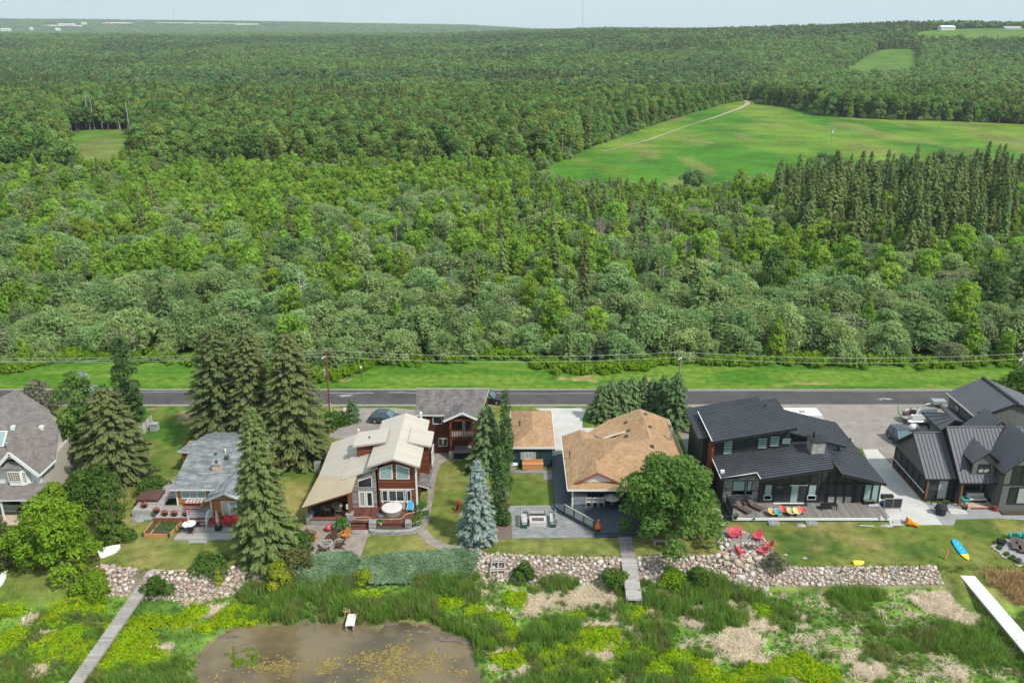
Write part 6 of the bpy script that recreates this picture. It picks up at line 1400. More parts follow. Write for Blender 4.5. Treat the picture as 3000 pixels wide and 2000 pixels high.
# flower pots along the deck edge
def leaves_mesh(name, C, r, n, half, m, seed, tint=None, up=.4):
    g = np.random.default_rng(seed); Q, t_ = blobs_crown(np.array(C, float), np.array(r, float), n, half, g, .55, up, .9, -.3); return quadmesh(name, Q, [m], tint=t_)
M_GARDEN = leafmat('garden leaves', (.055, .13, .022), (.14, .26, .05), .35, .02, .15); M_PETR = leafmat('red flowers', (.40, .012, .03), (.75, .25, .28), .2, .01, .1); M_PETW = leafmat('white flowers', (.55, .55, .5), (.8, .8, .78), .3, .01, .05)
def add_mesh(name, me, parent, loc=(0, 0, 0)):
    o = bpy.data.objects.new(name, me); o.parent = parent; o.location = loc; col.objects.link(o); return o
fl_me, gl_me = leaves_mesh('flowers', [(-.18, 0, .42), (.18, 0, .42), (0, .05, .47)], (.18, .18, .2), 120, .07, M_PETR, 11), leaves_mesh('leaves', [(-.15, 0, .36), (.15, 0, .36)], (.2, .2), 70, .08, M_GARDEN, 12)
def flower_pot(p, label, group='red flower pots round the cottage deck'):
    t = thing('flower_pot', label, 'flower pot', p, 0, group); MB().lathe([(.22, 0), (.31, .16), (.33, .32), (.27, .32)], p, 12).build('pot', M_BLACKP, t); add_mesh('flowers', fl_me, t); add_mesh('leaves', gl_me, t); return t
for k_, x, y, lab in (('z1', 950, 975, 'red flower pot in front of the hot tub'), ('z1', 1030, 1010, 'red flower pot at the left corner of the cottage deck'), ('h2', 30, 800, 'red flower pot second along the deck edge'), ('h2', 235, 805, 'red flower pot third along the deck edge'), ('h2', 480, 805, 'red flower pot beside the furled grey parasol')): flower_pot(at(k_, x, y, .7), lab)
# hot tub with folded brown cover
a, b, c = at('z1', 893, 962, .35), at('z1', 1030, 968, .35), at('z1', 1078, 885, .35)
t = thing('hot_tub', 'square hot tub under a brown folding cover beside the cottage deck', 'hot tub', a + Vector((1.2, 1.2, -.35)))
x0, x1, y0, y1 = a.x, b.x + .1, a.y, a.y + 2.2
MB().box(x0 + .05, x1 - .05, y0 + .05, y1 - .05, .0, .92).build('tub', M_BROWNP, t)
for q in (0, 1): xa = x0 + (x1 - x0) * q / 2; MB().prism([(xa + .01, y0, .92), (xa + (x1 - x0) / 2 - .02, y0, .92), (xa + (x1 - x0) / 2 - .02, y0, 1.04 + .04 * (1 - q)), (xa + .01, y0, 1.04 + .04 * q)], (0, 2.2, 0)).build('cover', cmat('brown vinyl', (.105, .052, .042)), t)
# raised vegetable bed, hose reel on a grey tarp, upturned boat
t = thing('raised_bed', 'timber framed raised garden bed with green corner posts', 'garden bed', at('z1', 1060, 1120))
Q_ = [at('z1', x, y) for x, y in ((940, 1165), (1110, 1170), (1195, 1080), (1015, 1070))]
for i in range(4): MB().bar(Q_[i] + Vector((0, 0, .16)), Q_[(i + 1) % 4] + Vector((0, 0, .16)), .08, .34).build('board', M_CEDARNEW, t); MB().box(Q_[i].x - .09, Q_[i].x + .09, Q_[i].y - .09, Q_[i].y + .09, 0, .42).build('corner_post', M_GREENP, t)
MB().prism([q * .97 + (Q_[0] + Q_[2]) / 2 * .03 for q in Q_], (0, 0, .22)).build('soil', M_BEDSOIL, t); m_ = (Q_[0] + Q_[2]) / 2
MB().bar(Q_[0].lerp(Q_[1], .28) + Vector((0, 0, .2)), Q_[3].lerp(Q_[2], .28) + Vector((0, 0, .2)), .08, .3).build('board', M_CEDARNEW, t)
add_mesh('seedlings', leaves_mesh('seedlings', [(x, y, .05) for x in (-.6, -.1, .4, .9, 1.2) for y in (-.4, .1, .6)], [.28] * 15, 500, .07, M_GARDEN, 14), t, (.15, .1, .2))
t = thing('tarp', 'crumpled grey tarpaulin on the grass by the cottage deck', 'tarp', at('z1', 925, 1045)); p = at('z1', 925, 1045); mb = MB(); mb.ball((p.x, p.y, .0), 1.15, .75, .28, 10, 6, .18); mb.build('sheet', cmat('grey tarp', (.24, .245, .25), .5), t)
t = thing('garden_hose', 'coiled green garden hose beside the grey tarpaulin', 'hose', at('z1', 985, 1050)); p = at('z1', 985, 1045)
MB().tube([p + Vector(((.2 + .012 * i) * math.cos(i * .7), (.45 + .012 * i) * math.sin(i * .7), .06 + .004 * i)) for i in range(30)], .025, 5).build('coil', cmat('green hose', (.12, .36, .22)), t)
def lying_boat(p, L, w, rz, name, label, cat, m, h=.35):
    t = thing(name, label, cat, p, 0); n = 9; mb = MB(); rings = []
    for i in range(n):
        s = i / (n - 1); ww = w * (1 - max(0, (s - .45) / .55) ** 2.2 * .92) * (1 if s > .05 else .9); x = (s - .5) * L; hh = h * (1 - .25 * max(0, s - .6))
        rings.append([(x, -ww / 2, 0), (x, -ww * .46, hh * .6), (x, -ww * .25, hh), (x, ww * .25, hh), (x, ww * .46, hh * .6), (x, ww / 2, 0)])
    c_, s_ = math.cos(rz), math.sin(rz); V = [(p.x + x * c_ - y * s_, p.y + x * s_ + y * c_, p.z + z) for r in rings for x, y, z in r]
    F = [(i * 6 + j, i * 6 + j + 1, (i + 1) * 6 + j + 1, (i + 1) * 6 + j) for i in range(n - 1) for j in range(5)] + [tuple(range(6)), tuple(range((n - 1) * 6, n * 6))]
    mb._add(V, F, 0); mb.build('hull', m, t); return t, c_, s_
lying_boat(at('z1', 718, 1265, .02), 2.1, 1.5, .7, 'rowing_boat', 'small white rowing boat upturned on the grass by the green bushes', 'boat', M_WHITEP, .4)
lying_boat(at('b1', 20, 220, -.3), 4.2, .8, -1.35, 'canoe', 'narrow white canoe lying at the left shore', 'boat', M_WHITEP, .3)
# white board fence and grey bin beside the lawn
t = thing('board_fence', 'short white board fence leaning by the big spruce', 'fence', at('z1', 960, 500)); a, b = at('z1', 925, 512), at('z1', 998, 440); 
for i in range(9): q = a.lerp(b, i / 8); MB().box(q.x - .13, q.x + .13, q.y - .03, q.y + .03, 0, 1.35).build('board', M_GTRIM if i % 3 == 1 else mat('chalky white board', (.52, .50, .47)), t)
MB().bar(a + Vector((0, .06, .5)), b + Vector((0, .06, .5)), .05, .1).build('rail', M_GTRIM, t)
p = at('z1', 1015, 470); t = thing('storage_bin', 'pale grey storage bin at the end of the white board fence', 'bin', p); MB().box(p.x - .45, p.x + .45, p.y - .3, p.y + .5, 0, .85).build('body', M_GREYP, t); MB().box(p.x - .5, p.x + .5, p.y - .35, p.y + .55, .85, .95).build('lid', M_GALV, t)
p = at('z1', 885, 800); t = thing('trampoline', 'dark trampoline half hidden behind the large spruce', 'trampoline', p); MB().cyl(p + Vector((0, .6, .6)), p + Vector((0, .6, .66)), 1.5, 1.5, 18).build('mat', M_BLACKP, t)
for i in range(6): a = i * 1.047; MB().cyl(p + Vector((1.45 * math.cos(a), .6 + 1.45 * math.sin(a), 0)), p + Vector((1.45 * math.cos(a), .6 + 1.45 * math.sin(a), .63)), .03, .03, 5).build('leg', M_GALV, t)
# fire ring and chairs on the paved court
p = at('z2', 408, 1300, .03); t = thing('fire_ring', 'round stone fire ring on the paved court', 'fire pit', p); n = 14
for i in range(n):
    a0, a1 = 2 * math.pi * i / n, 2 * math.pi * (i + .93) / n; pts = [(p.x + r * math.cos(a), p.y + r * math.sin(a), p.z) for r, a in ((.72, a0), (.72, a1), (.48, a1), (.48, a0))]; MB().prism(pts, (0, 0, .3 + .02 * (i % 3))).build('stone', M_STONEL, t)
MB().cyl(p, p + Vector((0, 0, .1)), .48, .48, 14).build('ash', mat('ash', (.30, .29, .27), .95, .4, 6), t); mb = MB()
for a in (.3, 1.6, 2.6): mb.cyl(p + Vector((-.28 * math.cos(a), -.28 * math.sin(a), .14)), p + Vector((.28 * math.cos(a), .28 * math.sin(a), .2)), .06, .05, 6)
stuffpart(mb.build('logs', M_BARK, t))
oc = adirondack(M_ORANGE2, 'x', 'orange wooden chairs on the paved court', .8)
put(oc, at('z2', 300, 1262, .03), 1.35 + math.pi / 2 + .2, 'orange wooden garden chair left of the fire ring'); put(oc, at('z2', 550, 1240, .03), -.55, 'orange wooden garden chair behind the fire ring towards the deck')
bc = adirondack(M_BROWNP, 'x', 'low brown chairs round the fire ring', .85)
for x, y, r_, lab in ((450, 1255, -.35, 'low brown chair behind the fire ring'), (505, 1310, -1.5, 'low brown chair right of the fire ring'), (390, 1352, 3.0, 'low brown chair nearest in front of the fire ring'), (290, 1235, 1.2, 'low brown chair behind the left orange chair')):
    q = put(bc, at('z2', x, y, .03), r_, lab); q.scale = (1, 1, .78)
p = at('h3', 598, 1130, .45); t = thing('ball', 'large bright red ball in front of the stone porch wall', 'ball', p); MB().ball(p, .36, .36, .36, 14, 9).build('shell', M_PINKRED, t, smooth=True)
# on the cedar house deck
p = at('h3', 1670, 900, .6); t = thing('hot_tub', 'round white covered hot tub on the red deck', 'hot tub', p)
MB().cyl(p + Vector((0, .3, 0)), p + Vector((0, .3, .55)), 1.02, 1.05, 24).build('tub', cmat('taupe tub shell', (.24, .19, .165)), t); MB().lathe([(1.08, .55), (1.08, .64), (.95, .7), (0.02, .72)], (p.x, p.y + .3, p.z), 24).build('cover', cmat('white tub cover', (.60, .57, .55)), t)
MB().box(p.x + .15, p.x + 1.15, p.y + 1.0, p.y + 1.15, .9, 1.5).build('cover_flap', cmat('white flap', (.6, .57, .55)), t)
def lounger(p, rz, label, m_f, m_c, group=None, L=1.75, w=.6, back=.62, cat='lounger', name='sun_lounger'):
    t = thing(name, label, cat, (0, 0, 0), 0, group); MB().box(-w / 2, w / 2, -L * .55, L * .15, .26, .32).build('seat', m_c, t); MB().bar((0, L * .15, .30), (0, L * .42, .30 + back), w, .06).build('backrest', m_c, t)
    for sx in (-1, 1):
        MB().bar((sx * (w / 2 + .03), -L * .56, .28), (sx * (w / 2 + .03), L * .2, .28), .04, .05).build('side_rail', m_f, t)
        for y in (-L * .45, L * .12): MB().bar((sx * (w / 2 + .03), y, 0), (sx * (w / 2 + .03), y, .27), .04, .04).build('leg', m_f, t)
    t.location = p; t.rotation_euler = (0, 0, rz); return t
lounger(at('h3', 1990, 800, .6), 0.02, 'bright blue folding lounger against the cedar wall', M_WHITEP, M_BLUEF, back=.85, L=1.5)
p = at('h3', 1850, 815, .6); t = thing('storage_cabinet', 'small beige cabinet between the round hot tub and blue lounger', 'cabinet', p); MB().box(p.x - .3, p.x + .3, p.y, p.y + .35, .6, 1.35).build('body', cmat('beige resin', (.42, .39, .34)), t); MB().box(p.x - .33, p.x + .33, p.y - .03, p.y + .38, 1.35, 1.4).build('lid', cmat('beige lid', (.36, .33, .29)), t)
t = thing('garden_hose', 'looped pale hose lying on the red deck by the steps', 'hose', at('h3', 1160, 970, .6)); p = at('h3', 1160, 975, .64); MB().tube([p + Vector((.95 * math.cos(a), .28 * math.sin(a) * (1 + .2 * math.cos(a)), .01 * (i % 2))) for i, a in enumerate(np.linspace(0, 6.28, 22))], .03, 5).build('loop', M_HOSE, t)
t = thing('garden_hose', 'long pale hose trailing across the right of the red deck', 'hose', at('h3', 1600, 990, .6)); MB().tube([at('h3', x, y, .63) for x, y in ((1390, 985), (1500, 982), (1640, 990), (1750, 985), (1840, 975), (1880, 940), (1900, 905), (1980, 885), (2070, 870))], .025, 5).build('line', M_HOSE, t)
p = at('h3', 1480, 920, .62); t = thing('tarp', 'crumpled dark blue cloth beside the round hot tub', 'cloth', p); MB().ball((p.x, p.y, .62), .45, .5, .14, 9, 5, .3).build('sheet', cmat('blue grey cloth', (.10, .105, .13), .9), t)
# porch table and chairs
p = at('h3', 735, 870, .6); t = thing('dining_table', 'oval tan patio table under the cream porch roof', 'table', p); MB().lathe([(.62, .66), (.64, .68), (.62, .71), (.02, .71)], (p.x, p.y + .3, p.z), 20).build('tabletop', cmat('tan stone top', (.36, .29, .225)), t)
for a in (.8, 2.3, 3.9, 5.5): MB().cyl(p + Vector((.4 * math.cos(a), .3 + .4 * math.sin(a), 0)), p + Vector((.35 * math.cos(a), .3 + .35 * math.sin(a), .67)), .03, .03, 6).build('leg', M_BLACKP, t)
M_SLING = cmat('grey beige sling', (.30, .29, .27), .8)
for x, y, r_, lab in ((765, 890, 3.1, 'grey sling chair in front of the oval porch table'), (575, 880, 2.0, 'grey sling chair left of the oval porch table'), (785, 740, .1, 'grey sling chair behind the oval porch table')): wire_chair(at('h3', x, y, .6), r_, lab, 'sling chairs on the cedar house porch', M_SLING, .55)
p = at('h3', 375, 880, .6); t = thing('barbecue', 'dark covered barbecue in the left corner of the porch', 'barbecue', p); MB().lathe([(.42, 0), (.48, .5), (.5, .95), (.34, 1.15), (.02, 1.2)], p, 10).build('cover', cmat('blue black cover', (.02, .024, .034), .9), t)
# balcony chair, covered spa beside the guest house
wire_chair(at('z2', 1405, 450, 2.4) + Vector((0, .3, 0)), .3, 'teal chair on the small guest house balcony', None, M_TEALP, .6)
p = at('z2', 1450, 640); t = thing('spa', 'dark square spa with grey cover below the balcony', 'hot tub', p); MB().box(p.x - .95, p.x + .95, p.y, p.y + 1.7, 0, .85).build('tub', M_BLACKP, t); MB().box(p.x - 1.0, p.x + 1.0, p.y - .04, p.y + 1.75, .85, .97).build('cover', cmat('grey spa cover', (.24, .225, .21)), t)
p = at('z2', 1413, 1045); t = thing('kayak', 'red plastic kayak leaning behind the blue spruce', 'boat', p); MB().bar((p.x - .15, p.y, .0), (p.x + .15, p.y + .3, 1.25), .14, .3).build('hull', M_RED, t); MB().bar((p.x - .05, p.y - .1, .4), (p.x + .1, p.y + .1, .9), .1, .2).build('seat_well', M_BLACKP, t)
# satellite dish and tripod by the entry
p = at('h3', 2225, 500); t = thing('satellite_dish', 'white satellite dish on a tripod right of the cedar house', 'satellite dish', p); MB().cyl(p, p + Vector((0, 0, 1.2)), .03, .03, 6).build('mast', M_BLACKP, t); MB().lathe([(.02, 0), (.2, .05), (.3, .12)], (p.x, p.y, 1.15), 12).build('dish', M_WHITEP, t)
for a in (0, 2.1, 4.2): MB().bar(p + Vector((0, 0, .6)), p + Vector((.45 * math.cos(a), .45 * math.sin(a), 0)), .03, .03).build('leg', M_BLACKP, t)
# wooden steps frame on the rocks
t = thing('dock_steps', 'weathered grey timber step frame lying down the rock bank', 'steps', at('b2', 1315, 250, -.4)); A_, B_2 = at('b2', 1280, 205, .1), at('b2', 1260, 330, -1.0); C_, D_ = at('b2', 1365, 210, .1), at('b2', 1360, 320, -1.0)
for p, q in ((A_, B_2), (C_, D_), (A_.lerp(C_, .5), B_2.lerp(D_, .5))): MB().bar(p + Vector((0, 0, .22)), q + Vector((0, 0, .22)), .1, .14).build('beam', M_BOARDT, t)
for s_ in (.08, .2, .32, .7, .82): MB().bar(A_.lerp(B_2, s_) + Vector((-.1, 0, .33)), C_.lerp(D_, s_) + Vector((.1, 0, .33)), .16, .05).build('tread', M_BOARDT, t)
# playhouse-like cedar cabinet between the lots
p = at('z3', 203, 1020); t = thing('garden_cabinet', 'narrow fresh cedar garden cabinet with grey sloping roof', 'cabinet', p); MB().box(p.x - .35, p.x + .4, p.y, p.y + .9, 0, 1.45).build('body', M_CEDARNEW, t); MB().prism([(p.x - .42, p.y - .1, 1.45), (p.x + .48, p.y - .1, 1.45), (p.x + .48, p.y + 1.0, 1.8), (p.x - .42, p.y + 1.0, 1.8)], (0, 0, .07)).build('roof', M_SH_OLD, t); MB().box(p.x - .28, p.x + .33, p.y - .03, p.y - .005, .1, 1.3).build('door', M_CEDAR, t)
# cedar bench chest at the garage, cart
p = at('z3', 420, 722, .04); t = thing('storage_bench', 'long fresh cedar storage bench against the teal garage', 'bench', p); MB().box(p.x - 1.2, p.x + 1.2, p.y, p.y + .55, .04, .7).build('chest', M_CEDARNEW, t); MB().box(p.x - 1.24, p.x + 1.24, p.y - .03, p.y + .6, .7, .76).build('lid', M_CEDARNEW, t); MB().bar((p.x - 1.2, p.y + .6, .95), (p.x + 1.2, p.y + .6, .95), .05, .38).build('backrest', M_CEDARNEW, t)
p = at('z3', 268, 735, .04); t = thing('potting_cart', 'white potting cart at the left corner of the teal garage', 'cart', p); MB().box(p.x - .3, p.x + .3, p.y, p.y + .5, .1, .85).build('body', M_GTRIM, t); MB().box(p.x - .4, p.x + .55, p.y - .05, p.y + .55, .85, .92).build('top', M_WHITEP, t); MB().ball((p.x + .1, p.y + .2, 1.0), .2, .15, .1, 8, 5).build('sack', M_WHITEP, t)
# patio of the bungalow: fire table, benches
p = at('z3', 460, 1158, .05); t = thing('fire_table', 'white square fire table with dark lava bed in the middle of the patio', 'fire table', p); w = .85
MB().box(p.x - w, p.x + w, p.y, p.y + 1.35, .05, .5).build('body', mat('pale cast stone', (.47, .465, .45), .8), t); MB().box(p.x - .6, p.x + .6, p.y + .35, p.y + 1.0, .5, .515).build('lava_bed', mat('purple brown lava rock', (.13, .085, .08), .95, .5, 9, 1), t)
for x0, x1, y0, y1 in ((-w, w, 0, .33), (-w, w, 1.02, 1.35), (-w, -.62, .33, 1.02), (.62, w, .33, 1.02)): MB().box(p.x + x0, p.x + x1, p.y + y0, p.y + y1, .505, .56).build('rim', M_CONC, t)
def bench(p, rz, label, m_s, m_e, L=1.7, group='benches round the fire table'):
    t = thing('garden_bench', label, 'bench', (0, 0, 0), 0, group)
    for i in range(3): MB().box(-L / 2, L / 2, -.28 + i * .17, -.14 + i * .17, .42, .46).build('seat_slat', m_s, t)
    for i in range(3): MB().bar((-L / 2, .27 + .02 * i, .58 + .15 * i), (L / 2, .27 + .02 * i, .58 + .15 * i), .03, .11).build('back_slat', m_s, t)
    for sx in (-1, 1): MB().box(sx * L / 2 - .05, sx * L / 2 + .05, -.3, .3, .0, .42).bar((sx * L / 2, .3, .4), (sx * L / 2, .33, .95), .07, .07).bar((sx * L / 2, -.3, .64), (sx * L / 2, .3, .64), .07, .05).bar((sx * L / 2, -.28, .4), (sx * L / 2, -.28, .64), .06, .06).build('end_frame', m_e, t)['kind'] = 'stuff'
    t.location = p; t.rotation_euler = (0, 0, rz); return t
M_BENCHW = mat('whitish bench slat', (.50, .49, .47))
bench(at('h4', 685, 560, .05), 0, 'grey slatted bench behind the fire table', M_GTRIM, M_GREYP, 1.75); bench(at('h4', 490, 670, .05), math.pi / 2, 'dark green ended bench left of the fire table', M_BENCHW, M_GREENP, 2.0); bench(at('h4', 915, 660, .05), -math.pi / 2, 'dark green ended bench right of the fire table', M_BENCHW, M_GREENP, 2.0)
p = at('h4', 1595, 780, .4); t = thing('chiminea', 'orange clay chiminea on the corner of the navy deck', 'chiminea', p); MB().lathe([(.12, .12), (.28, .25), (.33, .45), (.25, .68), (.12, .82), (.11, 1.15), (.15, 1.2)], p, 12).build('body', M_RUST, t); MB().lathe([(.24, 0), (.22, .13)], p, 10).build('stand', M_BLACKP, t)
# porch of the bungalow
p = at('h4', 1315, 388, .4); t = thing('bar_cabinet', 'white outdoor bar cabinet under the tan-roofed porch', 'cabinet', p); MB().box(p.x - .8, p.x + .8, p.y, p.y + .6, .4, 1.3).build('body', M_WHITEP, t); MB().box(p.x - .84, p.x + .84, p.y - .04, p.y + .64, 1.3, 1.36).build('top', M_GTRIM, t)
for x, lab in ((1448, 'white slatted bar chair next to the bar cabinet'), (1548, 'white slatted bar chair in the middle of the porch row'), (1642, 'white slatted bar chair at the right of the porch row')):
    q = wire_chair(at('h4', x, 410, .4), math.pi, lab, 'white bar chairs on the bungalow porch', M_WHITEP, .6); q.scale = (1, 1, 1.25)
p = at('h4', 1795, 430, .4); t = thing('parasol', 'open beige patio umbrella under the porch edge', 'parasol', p); MB().cyl(p, p + Vector((0, 0, 1.5)), .03, .03, 6).build('pole', M_GREYP, t); MB().cyl(p + Vector((0, 0, 1.15)), p + Vector((0, 0, 1.6)), .95, .03, 8).build('canopy', cmat('beige canvas', (.36, .33, .29), .9), t); MB().cyl(p, p + Vector((0, 0, .1)), .3, .28, 10).build('base', M_BLACKP, t)
p = at('z3', 1420, 1298); t = thing('garden_bench', 'pale low bench in the shade under the round tree', 'bench', p); MB().box(p.x - 1.0, p.x + 1.0, p.y, p.y + .4, .38, .45).build('seat', M_GTRIM, t); [MB().box(p.x + s - .06, p.x + s + .06, p.y + .03, p.y + .37, 0, .38).build('leg', M_GTRIM, t) for s in (-.85, .85)]; MB().bar((p.x - 1.0, p.y + .1, .4), (p.x - 1.25, p.y + .9, .8), .08, .08).build('brace', M_GTRIM, t)
# black house deck
for x, y, r_, lab in ((400, 395, .62, 'brown wicker sun lounger nearest the deck railing'), (550, 365, .72, 'brown wicker sun lounger beside the stone bay')):
    lounger(at('h5', x, y, .4), r_, lab, M_WICKER, M_WICKER, 'brown loungers on the black house deck', 1.9, .62, .45)
p = at('h5', 440, 330, .4); t = thing('side_table', 'small brown wicker table between the two loungers', 'table', p); MB().box(p.x - .3, p.x + .3, p.y - .3, p.y + .3, .75, .8).build('top', M_WICKER, t); MB().box(p.x - .25, p.x + .25, p.y - .25, p.y + .25, .4, .75).build('body', M_WICKER, t)
for x, lab in ((310, 'dark wicker planter box left under the bay window'), (445, 'dark wicker planter box right under the bay window')):
    p = at('h5', x, 262, .4); t = thing('planter_box', lab, 'planter', p); MB().box(p.x - .62, p.x + .62, p.y, p.y + .5, .4, .88).build('box', M_BLACKP, t); MB().box(p.x - .54, p.x + .54, p.y + .08, p.y + .42, .88, .9).build('soil', M_BEDSOIL, t)
def egg_chair(p, rz, label, m, mr):
    t = thing('egg_chair', label, 'chair', (0, 0, 0), 0, 'coloured egg chairs on the black house deck'); n = 14; S_, Rr_ = MB(), MB(); rim = []
    V, F = [], []
    for k in range(5):
        f = k / 4
        for i in range(n):
            a = 2 * math.pi * i / n; r = .05 + .32 * f ** .8; x = r * math.cos(a); y = r * 1.3 * math.sin(a) * (1 + .1 * math.sin(a)); z = .34 + .16 * f * f + .28 * y * (1 if y > 0 else .5); V.append((x, y, z))
            if k == 4: rim.append((x, y, z))
    F = [(k * n + i, k * n + (i + 1) % n, (k + 1) * n + (i + 1) % n, (k + 1) * n + i) for k in range(4) for i in range(n)] + [tuple(range(n))[::-1]]
    S_._add(V, F, 0).build('shell', m, t); Rr_.tube([Vector(q) for q in rim + rim[:1]], .03, 5).build('rim', mr, t)
    for a in (.8, 2.35, 3.9, 5.5): MB().cyl((.15 * math.cos(a), .2 * math.sin(a), .36), (.28 * math.cos(a), .34 * math.sin(a), 0), .015, .015, 5).build('leg', M_BLACKP, t)
    t.location = p; t.rotation_euler = (0, 0, rz); return t
for x, y, c, c2, lab in ((757, 455, (.55, .30, .10), (.75, .55, .25), 'orange-tan egg chair at the left end of the row'), (832, 458, (.03, .28, .29), (.25, .62, .6), 'teal egg chair second in the row'), (888, 425, (.58, .09, .08), (.65, .14, .12), 'coral red egg chair set back between teal and tan'),
                         (985, 450, (.48, .40, .20), (.75, .66, .35), 'sand yellow egg chair in the middle of the row'), (1062, 450, (.60, .52, .17), (.78, .74, .45), 'pale yellow egg chair beside the last coral one'), (1125, 430, (.58, .09, .08), (.65, .16, .14), 'coral red egg chair at the right end of the row')):
    egg_chair(at('h5', x, y + 8, .4), .25 if x < 1100 else .6, lab, cmat('egg shell', c), cmat('egg rim', c2))
p = at('h5', 1030, 325, .4); t = thing('doormat', 'long dark doormat in front of the sliding doors', 'doormat', p); MB().box(p.x - 1.45, p.x + 1.45, p.y - .3, p.y + .3, .402, .43).build('mat', M_GREYC, t); MB().box(p.x - 1.35, p.x + 1.35, p.y - .22, p.y + .22, .43, .437).build('pile', M_SCREEN, t)
p = at('h5', 1470, 400, .4); t = thing('deck_table', 'low black slatted table on the right of the deck', 'table', p); MB().box(p.x - .85, p.x + .85, p.y - .0, p.y + .65, .95, 1.0).build('tabletop', M_BLACKP, t); [MB().box(p.x + sx * .75 - .04, p.x + sx * .75 + .04, p.y + sy - .04, p.y + sy + .04, .4, .95).build('leg', M_BLACKP, t) for sx in (-1, 1) for sy in (.06, .6)]
p = at('h5', 1955, 320, .4); t = thing('firewood_box', 'open black metal trough by the porch corner', 'box', p); MB().box(p.x - .6, p.x + .6, p.y - .1, p.y + .35, .4, .75).build('trough', M_BLACKP, t); MB().box(p.x - .5, p.x + .5, p.y - .02, p.y + .27, .75, .8).build('wood', M_BARK, t)
p = at('h5', 2010, 350, .4); t = thing('lid_board', 'grey board lying on the deck by the trough', 'board', p); MB().prism([(p.x - .55, p.y - .15, .45), (p.x + .6, p.y - .05, .45), (p.x + .65, p.y + .25, .55), (p.x - .5, p.y + .12, .55)], (0, 0, .05)).build('board', M_GREYP, t)
for x, lab in ((793, 'grey plastic step box left at the deck edge'), (1257, 'grey plastic step box right at the deck edge')):
    p = at('h5', x, 582); t = thing('step_box', lab, 'step', p, 0, 'grey step boxes at the deck edge'); MB().box(p.x - .55, p.x + .55, p.y, p.y + .5, 0, .22).build('box', M_GREYP, t); MB().box(p.x - .05, p.x + .48, p.y + .06, p.y + .44, .22, .235).build('tread', mat('grey tread', (.24, .24, .24)), t); MB().box(p.x - .45, p.x - .28, p.y + .15, p.y + .34, .22, .24).build('hand_hole', M_BLACKP, t)
for x, y, w, lab in ((1118, 585, .55, 'flat pale stone slab on the grass below the deck edge'), (2165, 590, .72, 'round flat stone at the right end of the deck edge')):
    p = at('h5', x, y); t = thing('flat_stone', lab, 'stone', p); MB().ball((p.x, p.y, .05), w, .3, .14, 10, 5, .12).build('slab', M_STONEG, t)
p = at('h5', 1930, 588); t = thing('white_pole', 'white pole lying on the grass below the deck', 'pole', p); MB().bar(p + Vector((-.75, .05, .05)), p + Vector((.75, -.1, .05)), .06, .05).build('shaft', M_WHITEP, t); MB().ball(p + Vector((.78, -.1, .05)), .07, .07, .06).build('end_cap', M_GREYP, t)
for x, y, m, hh, lab in ((2100, 500, M_WHITEP, .36, 'small white bottle standing near the deck corner'), (2175, 500, cmat('pale aqua glass', (.25, .5, .48), .2), .42, 'pale aqua bottle at the right deck corner')):
    p = at('h5', x, y, .4); t = thing('bottle', lab, 'bottle', p); MB().lathe([(.1, 0), (.11, hh * .6), (.05, hh * .8), (.05, hh)], p, 9).build('body', m, t); MB().cyl(p + Vector((0, 0, hh)), p + Vector((0, 0, hh + .05)), .055, .055, 8).build('cap', M_GREYP, t)
p = at('h5', 545, 505, .4); t = thing('hand_weight', 'small dark stand on the deck near the front edge', 'stand', p); MB().cyl(p, p + Vector((0, 0, .14)), .12, .08, 10).build('base', M_BLACKP, t); MB().cyl(p + Vector((0, 0, .1)), p + Vector((-.1, .1, .6)), .025, .02, 6).build('stem', M_GREYP, t)
p = at('h5', 315, 500, .4); t = thing('plant_pot', 'dark pot plant at the foot of the deck railing', 'flower pot', p); MB().lathe([(.14, 0), (.2, .3), (.18, .32)], p, 9).build('pot', M_BLACKP, t); add_mesh('leaves', gl_me, t, (0, 0, .1))
# solar frame, ride-on toy, grey lid, yellow toy
p = at('z4', 1660, 945, .03); t = thing('game_table', 'dark framed folding panel standing on the concrete pad', 'panel', p); MB().box(p.x - .95, p.x + .95, p.y + .1, p.y + .16, .15, 1.3).build('frame', M_GREYP, t)
for s in (-1, 1): MB().box(p.x + (.04 if s > 0 else -.88), p.x + (.88 if s > 0 else -.04), p.y + .07, p.y + .098, .22, 1.23).build('panel', M_GREYC, t); MB().bar((p.x + s * .8, p.y + .1, .2), (p.x + s * .8, p.y - .3, .04), .05, .05).build('foot', M_GREYP, t)
MB().box(p.x - 1.05, p.x + .2, p.y + .6, p.y + 1.0, .9, 1.35).build('rear_panel', M_GREYC, t)
p = at('z4', 1588, 925, .03); t = thing('sports_bag', 'blue and dark bag standing left of the folding panel', 'bag', p); MB().ball(p + Vector((0, .2, .32)), .3, .28, .36, 9, 6, .08).build('body', cmat('navy bag', (.03, .06, .13)), t); MB().ball(p + Vector((0, -.02, .4)), .14, .1, .12).build('pocket', M_BLUEF, t)
p = at('z4', 1800, 1070); t = thing('ride_on_toy', 'bright orange ride-on toy car at the lawn edge', 'toy', p); M_TOY = cmat('orange toy plastic', (.80, .26, .01)); MB().box(p.x - .42, p.x + .1, p.y - .1, p.y + .5, .1, .55).build('body', M_TOY, t); MB().bar((p.x + .0, p.y + .15, .32), (p.x + .65, p.y - .3, .18), .5, .2).build('hood', M_TOY, t); MB().box(p.x - .4, p.x - .28, p.y - .05, p.y + .45, .55, .85).build('backrest', M_TOY, t)
for dx, dy in ((-.3, -.14), (.4, -.32), (-.3, .54), (.5, .2)): MB().cyl((p.x + dx, p.y + dy - .04, .13), (p.x + dx, p.y + dy + .04, .13), .13, .13, 10).build('wheel', M_TYRE, t)
